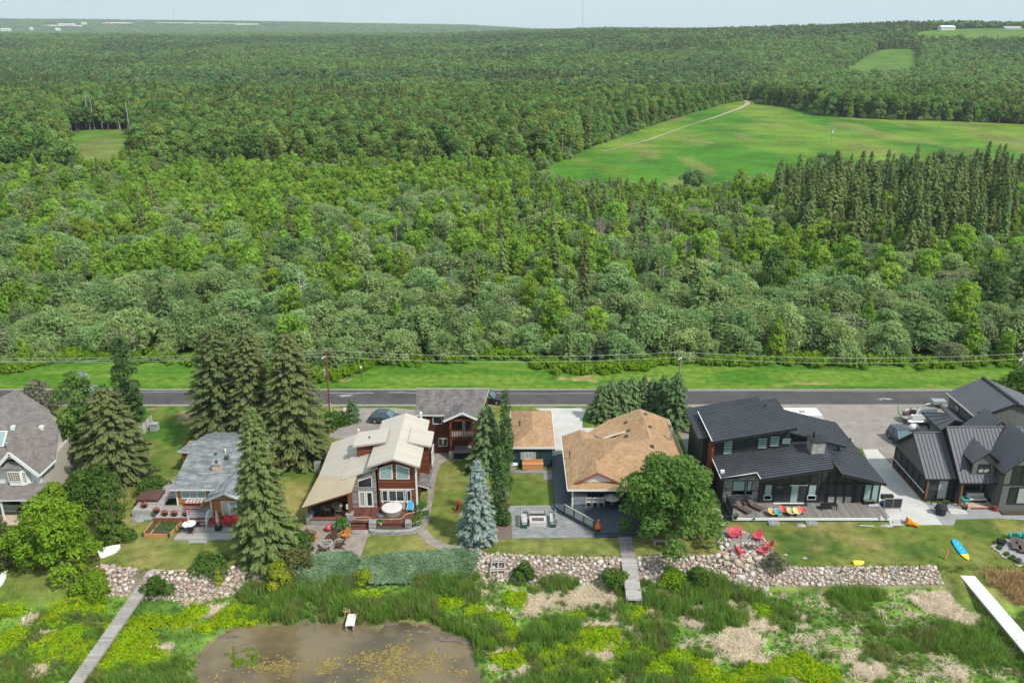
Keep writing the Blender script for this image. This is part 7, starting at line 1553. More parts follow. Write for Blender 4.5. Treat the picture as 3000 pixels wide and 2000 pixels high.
p = at('z4', 1705, 1045); t = thing('lid_board', 'grey ramp board leaning at the concrete pad edge', 'board', p); MB().prism([(p.x - .75, p.y - .35, .02), (p.x + .6, p.y - .2, .02), (p.x + .75, p.y + .25, .2), (p.x - .45, p.y + .1, .2)], (0, 0, .05)).build('board', M_GREYP, t)
lying_boat(at('z4', 1398, 1360, .0), 1.1, .55, .05, 'toy_boat', 'small yellow plastic toy boat on the lawn', 'toy', M_YELLOW, .3)
for x, y, lab in ((838, 1295, 'small pale stone lying on the patchy lawn, further back'), (985, 1320, 'small pale stone lying on the patchy lawn, nearer the rocks')):
    p = at('z4', x, y); t = thing('stone', lab, 'stone', p); MB().ball((p.x, p.y, .03), .28, .18, .1, 8, 5, .2).build('body', M_STONEG, t)
# fire pit with red chairs
pk = adirondack(M_PINKRED, 'x', 'pinkish red chairs round the stone fire pit', .8)
for x, y, r_, lab in ((285, 735, .5, 'pinkish red garden chair at the top left of the terrace'), (335, 720, -.2, 'pinkish red garden chair tucked behind the top left one'), (580, 760, -.7, 'pinkish red garden chair alone at the back right of the fire pit'), (365, 930, 2.0, 'pinkish red garden chair nearest in front of the fire pit'), (630, 925, -1.9, 'pinkish red garden chair in the front of the right pair'), (700, 870, -1.6, 'pinkish red garden chair at the back of the right pair')):
    put(pk, at('h5', x, y, .04), r_, lab)
ROCKM = [mat('rock ' + n, c, .9, .22, 2.5, .35, spec=.15) for n, c in (('pinkish', (.43, .325, .275)), ('pale', (.52, .45, .395)), ('grey', (.33, .30, .285)), ('tan', (.46, .37, .29)), ('rosy', (.38, .26, .215)), ('white', (.57, .52, .47)))]
def rock_mesh(seed, m, big=1.0):
    g = random.Random(seed); bm = bmesh.new(); bmesh.ops.create_icosphere(bm, subdivisions=1, radius=1.0)
    for v in bm.verts: v.co *= g.uniform(.70, 1.2)
    s = Vector((g.uniform(.85, 1.2), g.uniform(.7, 1.0), g.uniform(.55, .8)))
    for v in bm.verts: v.co = Vector((v.co.x * s.x, v.co.y * s.y, v.co.z * s.z))
    me = bpy.data.meshes.new('rock'); bm.to_mesh(me); bm.free(); me.materials.append(m); me.polygons.foreach_set('use_smooth', [seed % 3 == 0] * len(me.polygons)); return me
ROCKS = [rock_mesh(i, ROCKM[i % 6]) for i in range(24)]
def rock(parent, p, r, g=random):
    o = bpy.data.objects.new('rock', ROCKS[g.randrange(24)]); off = wpos(parent) if parent else Vector((0, 0, 0)); o.location = Vector(p) - off; o.scale = (r, r, r); o.rotation_euler = (g.uniform(-.4, .4), g.uniform(-.4, .4), g.uniform(0, 6.28)); o.parent = parent; col.objects.link(o); return o
p = at('h5', 465, 860, .04); t = thing('stone_fire_pit', 'rough heap of stones ringing the fire pit between the red chairs', 'fire pit', p)
for i in range(16): a = i * 2 * math.pi / 16; rock(t, (p.x + 1.05 * math.cos(a), p.y + .75 * math.sin(a), .14), random.uniform(.2, .3))
for i in range(5): a = i * 1.3; rock(t, (p.x + .6 * math.cos(a), p.y + .5 * math.sin(a), .1), random.uniform(.15, .24))
MB().cyl(p, p + Vector((0, 0, .06)), .7, .6, 12).build('ash', mat('dark ash', (.06, .055, .05), .95, .4, 6), t)
t = thing('stone_edging', 'curved line of small white stones edging the fire pit terrace', 'edging', at('h5', 480, 680))
for x0, y0, x1, y1, n in ((305, 605, 480, 685, 9), (640, 725, 760, 850, 9), (760, 860, 765, 955, 6)):
    for i in range(n): q = at('h5', x0 + (x1 - x0) * i / n, y0 + (y1 - y0) * i / n + 12 * math.sin(3 * i / n), .06); rock(t, q, random.uniform(.12, .19))
t = thing('stone_edging', 'row of white stones edging the grey terrace at the right shore', 'edging', at('q6', 300, 750))
for P_, n in ((((40, 600), (220, 730), (300, 790)), 8), (((300, 790), (420, 900), (460, 975)), 6), (((460, 975), (560, 990), (690, 960)), 7), (((900, 1230), (1000, 1290), (1200, 1260)), 7)):
    for i in range(n):
        s = i / n * 2; a, b = P_[int(s)], P_[int(s) + 1]; f = s - int(s); q = at('q6', a[0] + (b[0] - a[0]) * f, a[1] + (b[1] - a[1]) * f, .04); rock(t, q, random.uniform(.13, .2))
for x, y, w, lab in ((100, 410, .5, 'white painted stone by the tree at the left deck corner'), (125, 480, .55, 'white flat stone below the left deck corner'), (150, 560, .5, 'pale flat stone nearest the lawn at the left deck corner')):
    p = at('h5', x, y); t = thing('stepping_stone', lab, 'stone', p); MB().ball((p.x, p.y, .06), w * .7, .4, .16, 9, 5, .15).build('slab', M_CONC, t)
# grey house front
p = at('z5', 645, 1075, .03); t = thing('barbecue', 'black covered barbecue beside the grey house steps', 'barbecue', p); MB().lathe([(.5, 0), (.56, .45), (.6, .85), (.42, 1.15), (.02, 1.2)], p, 10).build('cover', M_GREYC, t); MB().box(p.x - .75, p.x - .45, p.y - .2, p.y + .2, .7, .8).build('side_shelf', M_BLACKP, t)
p = at('z5', 590, 1000, .05); t = thing('low_fence', 'low black railing beside the covered barbecue', 'railing', p); a, b = at('z5', 530, 990, .03), at('z5', 620, 1020, .03); MB().bar(a + Vector((0, 0, .5)), b + Vector((0, 0, .5)), .08, .08).build('rail', M_BLACKP, t); [MB().box(q.x - .04, q.x + .04, q.y - .04, q.y + .04, 0, .5).build('post', M_BLACKP, t) for q in (a, a.lerp(b, .5), b)]
for x, y, fl, lab in ((680, 1010, 0, 'leafy pot plant behind the covered barbecue'), (822, 1045, 1, 'orange flower pot at the right of the steps'), (1055, 1050, 1, 'large red flower pot at the porch corner')):
    p = at('z5', x, y, .05); t = thing('flower_pot', lab, 'flower pot', p, 0, 'flower pots by the grey house porch'); MB().lathe([(.2, 0), (.3, .35), (.27, .36)], p, 11).build('pot', M_BLACKP if x != 1055 else M_RED, t); add_mesh('leaves', gl_me, t, (0, 0, .1))
    if fl: add_mesh('flowers', fl_me, t, (0, 0, .06))
p = at('z5', 920, 990, .22); t = thing('outdoor_sofa', 'white cushioned outdoor sofa on the grey house porch', 'sofa', p); MB().box(p.x - .95, p.x + .95, p.y, p.y + .8, .25, .5).build('frame', M_BLACKP, t)
for i in range(3): MB().box(p.x - .92 + i * .62, p.x - .33 + i * .62, p.y - .02, p.y + .6, .5, .66).build('cushion', M_CREAMF, t); MB().box(p.x - .92 + i * .62, p.x - .33 + i * .62, p.y + .6, p.y + .8, .5, 1.0).build('back_cushion', M_CREAMF, t)
p = at('z5', 830, 990, .22); q = adirondack(M_TEALP, 'teal slatted garden chair beside the white outdoor sofa', None, .75); q.location = p; q.rotation_euler = (0, 0, .9)
p = at('z5', 1020, 985, .22); t = thing('side_table', 'dark side table with a bottle right of the white sofa', 'table', p); MB().cyl(p, p + Vector((0, 0, .5)), .25, .25, 12).build('body', M_BLACKP, t); MB().lathe([(.08, 0), (.09, .25), (.04, .35)], (p.x, p.y, .72), 8).build('bottle', M_GALV, t)
# paddle board, post, loungers at the right shore
p = at('z5', 800, 1345, .06); a, b = at('z5', 745, 1268, .06), at('z5', 850, 1418, .06); d = (b - a).normalized(); s_ = Vector((-d.y, d.x, 0)); L = (b - a).length
t = thing('paddle_board', 'bright blue paddle board with yellow nose lying on the lawn', 'paddle board', p); prof = [(0, .10), (.04, .22), (.12, .33), (.3, .40), (.55, .41), (.74, .37)]; pr2 = [(.745, .37), (.88, .28), (.96, .16), (1.0, .03)]
for nm, pf, m in (('deck', prof, M_CYAN), ('nose', pr2, M_YELLOW)):
    o = [a + d * (L * s) + s_ * w for s, w in pf] + [a + d * (L * s) - s_ * w for s, w in pf[::-1]]; MB().prism(o, (0, 0, .11)).build(nm, m, t)
for s in (.25, .45, .62): q = a + d * L * s; MB().cyl(q + Vector((0, 0, .11)), q + Vector((0, 0, .13)), .06, .06, 8).build('fitting', M_WHITEP, t)
p = at('z5', 675, 1410); t = thing('wooden_post', 'leaning bare wooden post near the paddle board', 'post', p); MB().bar(p, p + Vector((.22, .0, 1.0)), .14, .12).build('shaft', M_CEDARNEW, t); MB().cyl(p, p + Vector((0, 0, .1)), .12, .1, 8).build('collar', M_BEDSOIL, t)
for x, y, lab in ((900, 620, 'brown wicker lounger on the grey terrace at the right shore'), (1150, 720, 'brown wicker lounger cut off by the right photo edge')): lounger(at('q6', x, y, .05), -.35, lab, M_WICKER, M_WICKER, 'brown loungers on the right terrace', 1.6, .8, .4)
for x, y, lab in ((830, 310, 'teal garden chair behind the brown loungers on the right terrace'), (1190, 310, 'teal garden chair at the right photo edge of the terrace')): q = adirondack(M_TEALP, lab, 'teal chairs on the right terrace', .75); q.location = at('q6', x, y, .05); q.rotation_euler = (0, 0, 2.8)
p = at('q6', 390, 510, .05); t = thing('planter_tub', 'round black planter tub on the grey terrace', 'planter', p); MB().lathe([(.36, 0), (.48, .42), (.44, .43)], p, 12).build('tub', M_BLACKP, t); add_mesh('leaves', gl_me, t, (0, 0, .15))
for x, y, c, lab in ((330, 700, None, 'small grey-green rounded shrub by the terrace tub'), (580, 930, None, 'small green shrub at the terrace edge'), (810, 1050, None, 'bright green shrub at the terrace edge'), (1000, 1170, 1, 'purple flowering shrub at the terrace edge')):
    p = at('q6', x, y, .03); t = thing('shrub', lab, 'shrub', p); add_mesh('leaves', leaves_mesh('leaves', [(0, 0, .18), (.15, .1, .15), (-.12, 0, .2)], (.28, .22, .22), 160, .08, M_GARDEN, int(x)), t); add_mesh('stems', quadmesh('stems', np.concatenate([limb((0, 0, 0), (.1 * i, .05, .3), .02, .01, 4) for i in (-1, 0, 1)]), [M_BARK]), t)
    if c: add_mesh('flowers', leaves_mesh('flowers', [(0, 0, .28), (.1, .1, .26)], (.25, .22), 90, .06, leafmat('purple petals', (.22, .10, .30), (.36, .2, .46), .2), 41), t)
# sofas on the white house patio
for x, y, lab, w in ((280, 1240, 'pale cushioned wicker sofa under the white house porch', .95), (130, 1310, 'pale cushioned wicker daybed in front of the porch', .95)):
    p = at('h1', x, y, .05); t = thing('outdoor_sofa', lab, 'sofa', p); MB().box(p.x - w, p.x + w, p.y, p.y + .75, .08, .38).build('frame', M_WICKER, t); MB().box(p.x - w + .06, p.x + w - .06, p.y + .03, p.y + .55, .38, .5).build('cushion', mat('floral cushion', (.40, .42, .33), .9, .3, 7), t); MB().box(p.x - w, p.x + w, p.y + .55, p.y + .75, .38, .85).build('backrest', mat('floral back cushion', (.34, .36, .28), .9, .3, 7), t)
    for s in (-1, 1): MB().box(p.x + s * w - .06, p.x + s * w + .06, p.y, p.y + .75, .38, .62).build('armrest', M_WICKER, t)

# ------------------------------------------------------------------ vehicles
M_CARBLACK, M_CARBLUE, M_CARWIN, M_LIGHT, M_CHROME = mat('black car paint', (.012, .012, .015), .25, .05, 1, spec=.6), mat('dark slate car paint', (.045, .055, .075), .28, .05, 1, spec=.6), glassmat('car window', (.10, .16, .18), .08), glassmat('headlight glass', (.6, .62, .62)), mat('chrome trim', (.5, .5, .5), .2, .05, 1, metal=.9)
def car(p, rz, label, m, L=4.3, w=1.72, h=1.5, name='parked_car', suv=False):
    t = thing(name, label, 'car', (0, 0, 0)); hw = w / 2; b = MB()
    pr = [(-L / 2, .35), (-L / 2 + .05, .78), (-L * .26, .92), (L * .42, .95), (L / 2 - .05, .85), (L / 2, .4), (L / 2 - .15, .25), (-L / 2 + .12, .25)]
    b.prism([(-hw, y, z) for y, z in pr], (w, 0, 0)); b.build('body', m, t)
    y0, y1, y2, y3 = -L * .20, -L * .04, L * (.36 if suv else .24), L * .44; rw = hw * .82
    V = [(-hw * .96, y0, .91), (hw * .96, y0, .91), (hw * .96, y3, .94), (-hw * .96, y3, .94), (-rw, y1, h), (rw, y1, h), (rw, y2, h), (-rw, y2, h)]
    MB()._add(V, [(0, 3, 2, 1), (4, 5, 6, 7), (0, 1, 5, 4), (1, 2, 6, 5), (2, 3, 7, 6), (3, 0, 4, 7)], 0).build('cabin_glass', M_CARWIN, t)
    MB().box(-rw - .02, rw + .02, y1 - .03, y2 + .03, h - .01, h + .05).build('roof', m, t); pl = MB()
    for sx in (-1, 1):
        for (ya, za), (yb, zb) in (((y0, .92), (y1, h)), ((y3, .95), (y2, h)), (((y0 + y3) / 2, .92), ((y1 + y2) / 2, h))): pl.bar((sx * hw * .97, ya, za), (sx * rw * 1.02, yb, zb), .07, .06)
    stuffpart(pl.build('pillars', m, t))
    for sx in (-1, 1):
        for y in (-L * .31, L * .31):
            wh = MB().cyl((sx * (hw - .2), y, .31), (sx * (hw + .02), y, .31), .31, .31, 14).build('wheel', M_TYRE, t); MB().cyl((sx * (hw + .02), y, .31), (sx * (hw + .035), y, .31), .2, .18, 10).build('rim', M_CHROME, wh)
        MB().box(sx * (hw - .3) - .18, sx * (hw - .3) + .18, -L / 2 - .015, -L / 2 + .12, .6, .76).build('headlight', M_LIGHT, t); MB().box(sx * (hw - .2) - .14, sx * (hw - .2) + .14, L / 2 - .1, L / 2 + .015, .65, .8).build('tail_light', M_RED, t); MB().box(sx * (hw + .1) - .09, sx * (hw + .1) + .09, y0 + .1, y0 + .28, .92, 1.06).build('mirror', m, t)
    MB().box(-.5, .5, -L / 2 - .02, -L / 2 + .05, .42, .58).build('grille', M_BLACKP, t)
    t.location = p; t.rotation_euler = (0, 0, rz); return t
car(at('z2', 1690, 225, .035) + Vector((-.6, 1.0, 0)), -.55 + math.pi / 2 + .3, 'black hatchback parked on the road edge behind the guest house', M_CARBLACK, 3.9)
car(at('z2', 868, 352, .03), 1.45, 'dark slate car parked on the drive behind the cedar house', M_CARBLUE, 4.3)
p = at('z5', 345, 560, .03); car(p + Vector((.3, .6, 0)), .15, 'dark off-road car parked on the driveway behind the grey house', M_CARBLUE, 4.0, 1.75, 1.75, 'off_road_car', True)
p = at('z4', 985, 222, 2.75); p.z = .03; t = thing('camper_trailer', 'long white camper trailer parked behind the black house', 'camper', p); MB().prism([(p.x - 2.9, p.y - .2, .55), (p.x + 2.4, p.y - .2, .55), (p.x + 2.9, p.y - .2, 1.3), (p.x + 2.2, p.y - .2, 2.75), (p.x - 2.6, p.y - .2, 2.75), (p.x - 2.95, p.y - .2, 2.2)], (0, 2.3, 0)).build('body', M_WHITEP, t); MB().box(p.x - .3, p.x + .3, p.y + .6, p.y + 1.1, 2.75, 2.9).build('roof_vent', M_GTRIM, t)
window(t, 'y', p.y - .2, p.x - 1.6, p.x - .4, 1.5, 2.2, M_BLACKTRIM, M_GLASS, 1, 1, .05); window(t, 'y', p.y - .2, p.x + .6, p.x + 1.6, 1.5, 2.2, M_BLACKTRIM, M_GLASS, 1, 1, .05)
for dx in (-.5, .4): MB().cyl((p.x + dx, p.y - .22, .35), (p.x + dx, p.y + .05, .35), .35, .35, 12).build('wheel', M_TYRE, t)
# boat on its lift trailer with white seats, near the garage
p = at('h6', 560, 800, .03); t = thing('pontoon_boat', 'white pontoon boat on a trailer in front of the dark garage', 'boat', p); X0, X1 = at('h6', 250, 760).x, at('h6', 900, 760).x; yb = p.y; 
MB().prism([(X0 + .9, yb, .7), (X1, yb, .7), (X1, yb + 2.0, .7), (X0 + .7, yb + 2.0, .7), (X0, yb + 1.5, .7), (X0 + .05, yb + .7, .7)], (0, 0, .12)).build('deck', M_GREYP, t)
for y in (yb + .05, yb + 1.75): MB().cyl((X0 + .4, y + .1, .5), (X1, y + .1, .5), .26, .26, 10).build('pontoon', M_GALV, t)
MB().box(X0 + .9, X1, yb, yb + .06, .82, 1.55).build('side_panel', M_WHITEP, t); MB().box(X0 + .7, X1, yb + 1.94, yb + 2.0, .82, 1.5).build('side_panel', M_WHITEP, t); MB().box(X0 + .9, X0 + 2.3, yb + .08, yb + .7, .82, 1.3).build('seat', M_WHITEP, t); MB().box(X0 + 2.6, X1 - .3, yb + .08, yb + .7, .82, 1.3).build('seat', M_WHITEP, t)
MB().box(X0 + .3, X0 + .85, yb + 1.2, yb + 1.7, .82, 1.3).build('bow_seat', M_WICKER, t); MB().bar((X0 + .9, yb + 1.3, .8), (X0 + 1.1, yb + 1.3, 2.0), .1, .1).build('arch', M_PINK, t); MB().bar((X0 + 2.0, yb + 1.6, .8), (X0 + 2.1, yb + 1.6, 1.9), .08, .08).build('arch', M_PINK, t); MB().box(X0 + 1.2, X0 + 1.9, yb + 1.3, yb + 1.8, .82, 1.5).build('console', M_BLACKP, t)
for x in (X0 + 1.5, X0 + 3): MB().cyl((x, yb - .05, .28), (x, yb + .15, .28), .28, .28, 10).build('wheel', M_TYRE, t)
p = at('h6', 830, 880, .03); t = thing('quad_bike', 'black quad bike parked beside the white pontoon boat', 'quad bike', p); MB().box(p.x - .8, p.x + .8, p.y - .3, p.y + .3, .45, .8).build('body', M_CARBLACK, t); MB().box(p.x - .3, p.x + .5, p.y - .18, p.y + .18, .8, 1.0).build('seat', M_BLACKP, t); MB().bar((p.x - .5, p.y - .4, 1.1), (p.x - .5, p.y + .4, 1.1), .05, .05).build('handlebar', M_CHROME, t)
for dx in (-.6, .6):
    for dy in (-.42, .42): MB().cyl((p.x + dx, p.y + dy - .1, .3), (p.x + dx, p.y + dy + .1, .3), .3, .3, 10).build('wheel', M_TYRE, t)
p = at('h6', 490, 905, .03); t = thing('water_tank', 'rounded white tank behind the left gable of the grey house', 'tank', p); MB().ball(p + Vector((-.2, .3, .5)), .65, .5, .5, 12, 7).build('body', M_WHITEP, t, smooth=True); MB().cyl(p + Vector((-.2, .3, .95)), p + Vector((-.2, .3, 1.05)), .15, .15, 8).build('cap', M_GREYP, t)
p = at('h6', 830, 470, .03); t = thing('utility_trailer', 'small pale utility trailer by the road in front of the garage', 'trailer', p); MB().box(p.x - .6, p.x + 1.2, p.y - .5, p.y + .6, .5, .95).build('box', M_GALV, t); MB().bar((p.x - .6, p.y, .5), (p.x - 1.6, p.y - .3, .45), .1, .1).build('drawbar', M_WHITEP, t); [MB().cyl((p.x + .3, p.y + d, .3), (p.x + .3, p.y + d + .18, .3), .3, .3, 10).build('wheel', M_TYRE, t) for d in (-.7, .6)]
# boulders by the drive
for x, y, r, lab in ((545, 345, .55, 'large round grey boulder in front of the roadside bush'), (550, 280, .5, 'dark grey boulder further back by the roadside bush'), (595, 320, .4, 'smaller grey boulder at the bush foot')):
    p = at('z2', x, y); t = thing('boulder', lab, 'boulder', p); rock(t, p + Vector((0, 0, r * .55)), r * 1.15); rock(t, p + Vector((r * .8, -.1, .1)), .18)

# ------------------------------------------------------------------ power line, masts
M_POLE = mat('brown pole wood', (.20, .085, .045), .9, .25, 3, stretch=(1, 1, .2)); M_POLEG = mat('grey pole wood', (.27, .23, .19), .9, .25, 3, stretch=(1, 1, .2)); M_WIRE = mat('pale wire', (.55, .56, .55), .5, .05)
def pole(p, top, label, m=M_POLE, transformer=None, r=.15, arms=True, sleeve=False):
    t = thing('utility_pole', label, 'utility pole', p); p, top = Vector(p), Vector(top); MB().cyl(p - Vector((0, 0, .2)), top, r, r * .75, 8).build('shaft', m, t); h = top.z - p.z
    if arms:
        MB().bar(top + Vector((-.05, -.1, -.75)), top + Vector((-.55, -.35, -1.0)), .09, .1).build('bracket', M_WTRIM, t)
        for dz in (0, -.75): MB().lathe([(.05, 0), (.07, .08), (.05, .18)], (top.x, top.y, top.z + dz), 7).build('insulator', M_WTRIM, t)
        MB().bar(top + Vector((.1, 0, -1.6)), top + Vector((.5, -.1, -1.45)), .05, .05).build('lamp_arm', M_GALV, t)
    if transformer: q = p.lerp(top, transformer); MB().cyl(q + Vector((-.38, -.12, -.42)), q + Vector((-.38, -.12, .35)), .21, .21, 12).build('transformer', M_GALV, t); MB().cyl(q + Vector((-.38, -.12, .35)), q + Vector((-.38, -.12, .5)), .05, .04, 6).build('bushing', M_WTRIM, t)
    if sleeve: MB().cyl(p + Vector((.16, -.1, 0)), p + Vector((.16, -.1, 1.5)), .06, .06, 6).build('conduit', M_WTRIM, t)
    return top
b1_ = at('p', 425, 940); t1_ = aty('p', 377, 275, b1_.y)
tp1 = pole(b1_, t1_, 'brown utility pole with grey transformer beside the road', transformer=.66, sleeve=True)
q2 = at('d', 1560, 925); tp2 = pole((q2.x, b1_.y + 5.5, 0), aty('d', 1567, 808, b1_.y + 5.5), 'grey utility pole behind the row of young spruces', M_POLEG)
q3 = at('m3', 2190, 1540); tp3 = pole((q3.x - .5, b1_.y + 7, 0), aty('m3', 2235, 1310, b1_.y + 7), 'grey utility pole with transformer at the right photo edge', M_POLEG, transformer=.6)
for (k_, x, y, yt, lab, Yo, tr) in (('m1', 1170, 640, 500, 'thin wooden pole with short crossarm among the willows', 0, None), ('t2', 1523, 1100, 925, 'pale pole at the corner of the green field', 0, None), ('t3', 1028, 990, 860, 'pole with white transformer standing at the near side of the field', 0, .62), ('m2', 515, 230, 165, 'small pole top rising from the far thicket', 0, None)):
    Z0 = 2.0 if k_ in ('m1', 'm2') else 0; b = at(k_, x, y, Z0); top = aty(k_, x - (8 if k_ == 'm1' else 0), yt, b.y); b.z = 0
    t = thing('utility_pole', lab, 'utility pole', b); MB().cyl(b, top, .17, .13, 7).build('shaft', M_POLEG if k_ != 'm1' else mat('tan pole wood', (.36, .24, .14)), t)
    if k_ in ('m1', 'm2'): MB().bar(top + Vector((-.7, 0, -.2)), top + Vector((1.3, 0, -.2)), .12, .14).build('crossarm', M_POLEG, t)
    else: MB().bar(top + Vector((-.4, 0, -.6)), top + Vector((.4, 0, -.5)), .1, .1).build('bracket', M_WTRIM, t)
    if tr: q = b.lerp(top, tr); MB().cyl(q + Vector((.3, -.1, -.45)), q + Vector((.3, -.1, .55)), .36, .36, 10).build('transformer', M_WTRIM, t)
def wire(a, b, sag, label, r=.017):
    a, b = Vector(a), Vector(b); n = 26; pts = [a.lerp(b, i / n) - Vector((0, 0, sag * 4 * (i / n) * (1 - i / n))) for i in range(n + 1)]
    tag(MB().tube(pts, r, 4).build('power_line', M_WIRE), label, 'power line')
far_l = Vector((-140, tp1.y + 4, 9.0)); far_r = Vector((150, tp3.y, 8.8))
wire(tp1, tp2, .75, 'upper wire between the brown and the grey road poles'); wire(tp1 - Vector((0, 0, .85)), tp2 - Vector((0, 0, .75)), .75, 'lower wire between the brown and the grey road poles')
wire(tp2, tp3, .8, 'upper wire from the grey pole to the right edge pole'); wire(tp2 - Vector((0, 0, .75)), tp3 - Vector((0, 0, .8)), .8, 'lower wire from the grey pole to the right edge pole')
wire(tp1, far_l, 1.9, 'upper wire running left from the brown pole'); wire(tp1 - Vector((0, 0, .85)), far_l - Vector((0, 0, .9)), 1.5, 'lowest wire running left from the brown pole'); wire(tp1 - Vector((0, 0, .35)), far_l - Vector((0, 0, .4)), 1.85, 'middle wire running left from the brown pole')
wire(tp3, far_r, .8, 'upper wire leaving the right edge pole'); wire(tp3 - Vector((0, 0, .8)), far_r - Vector((0, 0, .8)), .8, 'lower wire leaving the right edge pole')
def mast(u, v0, D, label, r=.5, top=150):
    b = aty('n', u, v0, D); g0 = float(terr(b.x, D)); t = thing('radio_mast', label, 'mast', (b.x, D, g0)); tz = aty('n', u, top, D).z
    MB().cyl((b.x, D, g0), (b.x, D, tz), r, r * .8, 5).build('lattice', M_GTRIM, t)
    for k in (.45, .7): MB().bar((b.x - r * 2, D, g0 + (tz - g0) * k), (b.x + r * 2, D, g0 + (tz - g0) * k), r, r).build('antenna', M_GTRIM, t)
mast(1706, 85, 2300, 'tall thin radio mast on the wooded skyline', .42, -30); mast(510, 55, 5600, 'tiny radio mast on the far left hills', .8, 28)
for x0, x1, yb, yt, lab in ((1785, 1878, 204, 182, 'long low white farmhouse on the hill field'), (2222, 2332, 218, 187, 'white farm shed at the right end of the hill field')):
    D = 1440; a, b = aty('t3', x0, yb, D), aty('t3', x1, yb, D); z1 = aty('t3', x0, yt, D).z; zb = min(float(terr(a.x, D)), a.z); t = thing('farm_building', lab, 'building', (a.x, D, zb)); wz = z1 - (z1 - a.z) * .35
    MB().box(a.x, b.x, D, D + 14, zb - 2, wz).build('wall', M_WSIDING, t); MB().prism([(a.x - .5, D - .6, wz), (a.x - .5, D + 14.6, wz), (a.x - .5, D + 7, z1 + 1.2)], (b.x - a.x + 1, 0, 0)).build('roof', M_WTRIM if x0 < 2000 else M_GALV, t)
    for i in range(4): x = a.x + (b.x - a.x) * (.12 + .22 * i); MB().box(x, x + 3.2, D - .2, D - .05, a.z + .5, a.z + (wz - a.z) * .7).build('door' if i % 2 else 'window', M_GREYP, t)
for u, v, w, lab in ((195, 73, 46, 'far white farmstead on the left hills, largest'), (245, 70, 14, 'far white shed beside the large farmstead'), (168, 87, 12, 'tiny white house at the foot of the left hills'), (90, 85, 7, 'tiny white house left at the hill foot'), (15, 88, 26, 'pale farm roofs at the far left edge'), (508, 101, 6, 'tiny white house among the distant woods')):
    D = 5200 if v < 80 else 3900; p = aty('n', u, v, D); t = thing('far_house', lab, 'house', p); ww = w / FPX * D / 2; MB().box(p.x - ww, p.x + ww, D, D + 12, p.z - 5, p.z + 3).build('wall', M_WSIDING, t); MB().prism([(p.x - ww - 1, D - 1, p.z + 3), (p.x - ww - 1, D + 13, p.z + 3), (p.x - ww - 1, D + 6, p.z + 6)], (2 * ww + 2, 0, 0)).build('roof', M_WTRIM, t)

b = at('p', 757, 578); t = thing('lamp_post', 'thin dark garden lamp post with white globe on the mown verge', 'lamp post', b); MB().cyl(b, b + Vector((0, 0, 1.7)), .05, .04, 6).build('post', M_BLACKP, t); MB().ball(b + Vector((0, 0, 1.85)), .17, .17, .17, 8, 6).build('globe', M_WHITEP, t)

# ------------------------------------------------------------------ docks
def dock(P0, P1, w0, w1, z, label, m, step=.16, legs=True, z1=None):
    P0, P1 = Vector(P0), Vector(P1); z1 = z if z1 is None else z1; d = (P1 - P0); d.z = 0; L = d.length; d = d.normalized(); s = Vector((-d.y, d.x, 0)); t = thing('dock', label, 'dock', P0); n = int(L / step); mb = MB()
    for i in range(n):
        f, f1 = i / n, (i + .93) / n; w = (w0 + (w1 - w0) * f) / 2; a, b = P0 + d * L * f, P0 + d * L * f1; za = z + (z1 - z) * f
        mb.prism([Vector((q.x, q.y, za - .05)) for q in (a + s * w, a - s * w, b - s * w, b + s * w)], (0, 0, .05))
    stuffpart(mb.build('plank', m, t))
    for sg in (-1, 1): MB().bar(Vector((P0.x, P0.y, z - .14)) + s * sg * (w0 / 2 - .06), Vector((P1.x, P1.y, z1 - .14)) + s * sg * (w1 / 2 - .06), .09, .18).build('beam', M_GTRIM, t)
    if legs:
        for f in np.arange(.12, 1.01, .22):
            for sg in (-1, 1): q = P0 + d * L * f + s * sg * (w0 / 2 - .1); MB().cyl((q.x, q.y, -1.7), (q.x, q.y, z - .05), .05, .05, 6).build('post', M_GALV, t)
    return t
a, b = (at('b1', 1010, 215, -.55) + at('b1', 1060, 215, -.55)) / 2, (at('b1', 395, 1060, -.55) + at('b1', 490, 1060, -.55)) / 2
dock((at('b1', 1000, 240, -.5) + at('b1', 1010, 300, -.5)) / 2 + Vector((-.15, 0, 0)), b, 1.15, 1.15, -.42, 'long weathered grey boardwalk running down through the marsh at the left', mat('weathered boardwalk', (.30, .275, .255), .85, .15, 3, island=.15), .3)
t = thing('dock_ramp', 'short grey plank ramp from the lawn to the left boardwalk', 'ramp', at('b1', 1050, 170)); MB().prism([at('b1', x, y, z) for x, y, z in ((1010, 180, .08), (1050, 160, .1), (1108, 160, .1), (1030, 235, -.38), (985, 235, -.38))], (0, 0, .07)).build('plank', M_BOARDG, t); MB().bar(at('b1', 1050, 162, .05), at('b1', 1108, 162, .05), .1, .1).build('beam', M_GTRIM, t)
a, b = (at('z3', 1075, 1225, .12) + at('z3', 1170, 1225, .12)) / 2, (at('b2', 2165, 198, .12) + at('b2', 2265, 198, .12)) / 2
dock(a, b, 1.4, 1.42, .12, 'dark shaded boardwalk from the navy deck across the lawn', M_BOARDD, .16, False)
c = (at('b2', 2205, 488, -.35) + at('b2', 2305, 488, -.35)) / 2; dock(b, c, 1.48, 1.42, .10, 'pale bleached plank dock ending in the marsh', M_BOARDT, .16, True, -.35)
a, b = (at('b3', 1915, 80, -.1) + at('b3', 1985, 80, -.1)) / 2, (at('b3', 2420, 700, -.3) + at('b3', 2540, 700, -.3)) / 2; dock(a, b, 1.3, 1.45, -.05, 'long bright white dock at the right shore', M_BOARDW, .5, True, -.25)
a, b = at('b2', 312, 580, -.75), at('b2', 292, 662, -.75); dock(a, b, .78, .78, -.75, 'small white swim platform at the edge of the pond', mat('white worn plank', (.60, .58, .55), .8, .1, 3), .14)

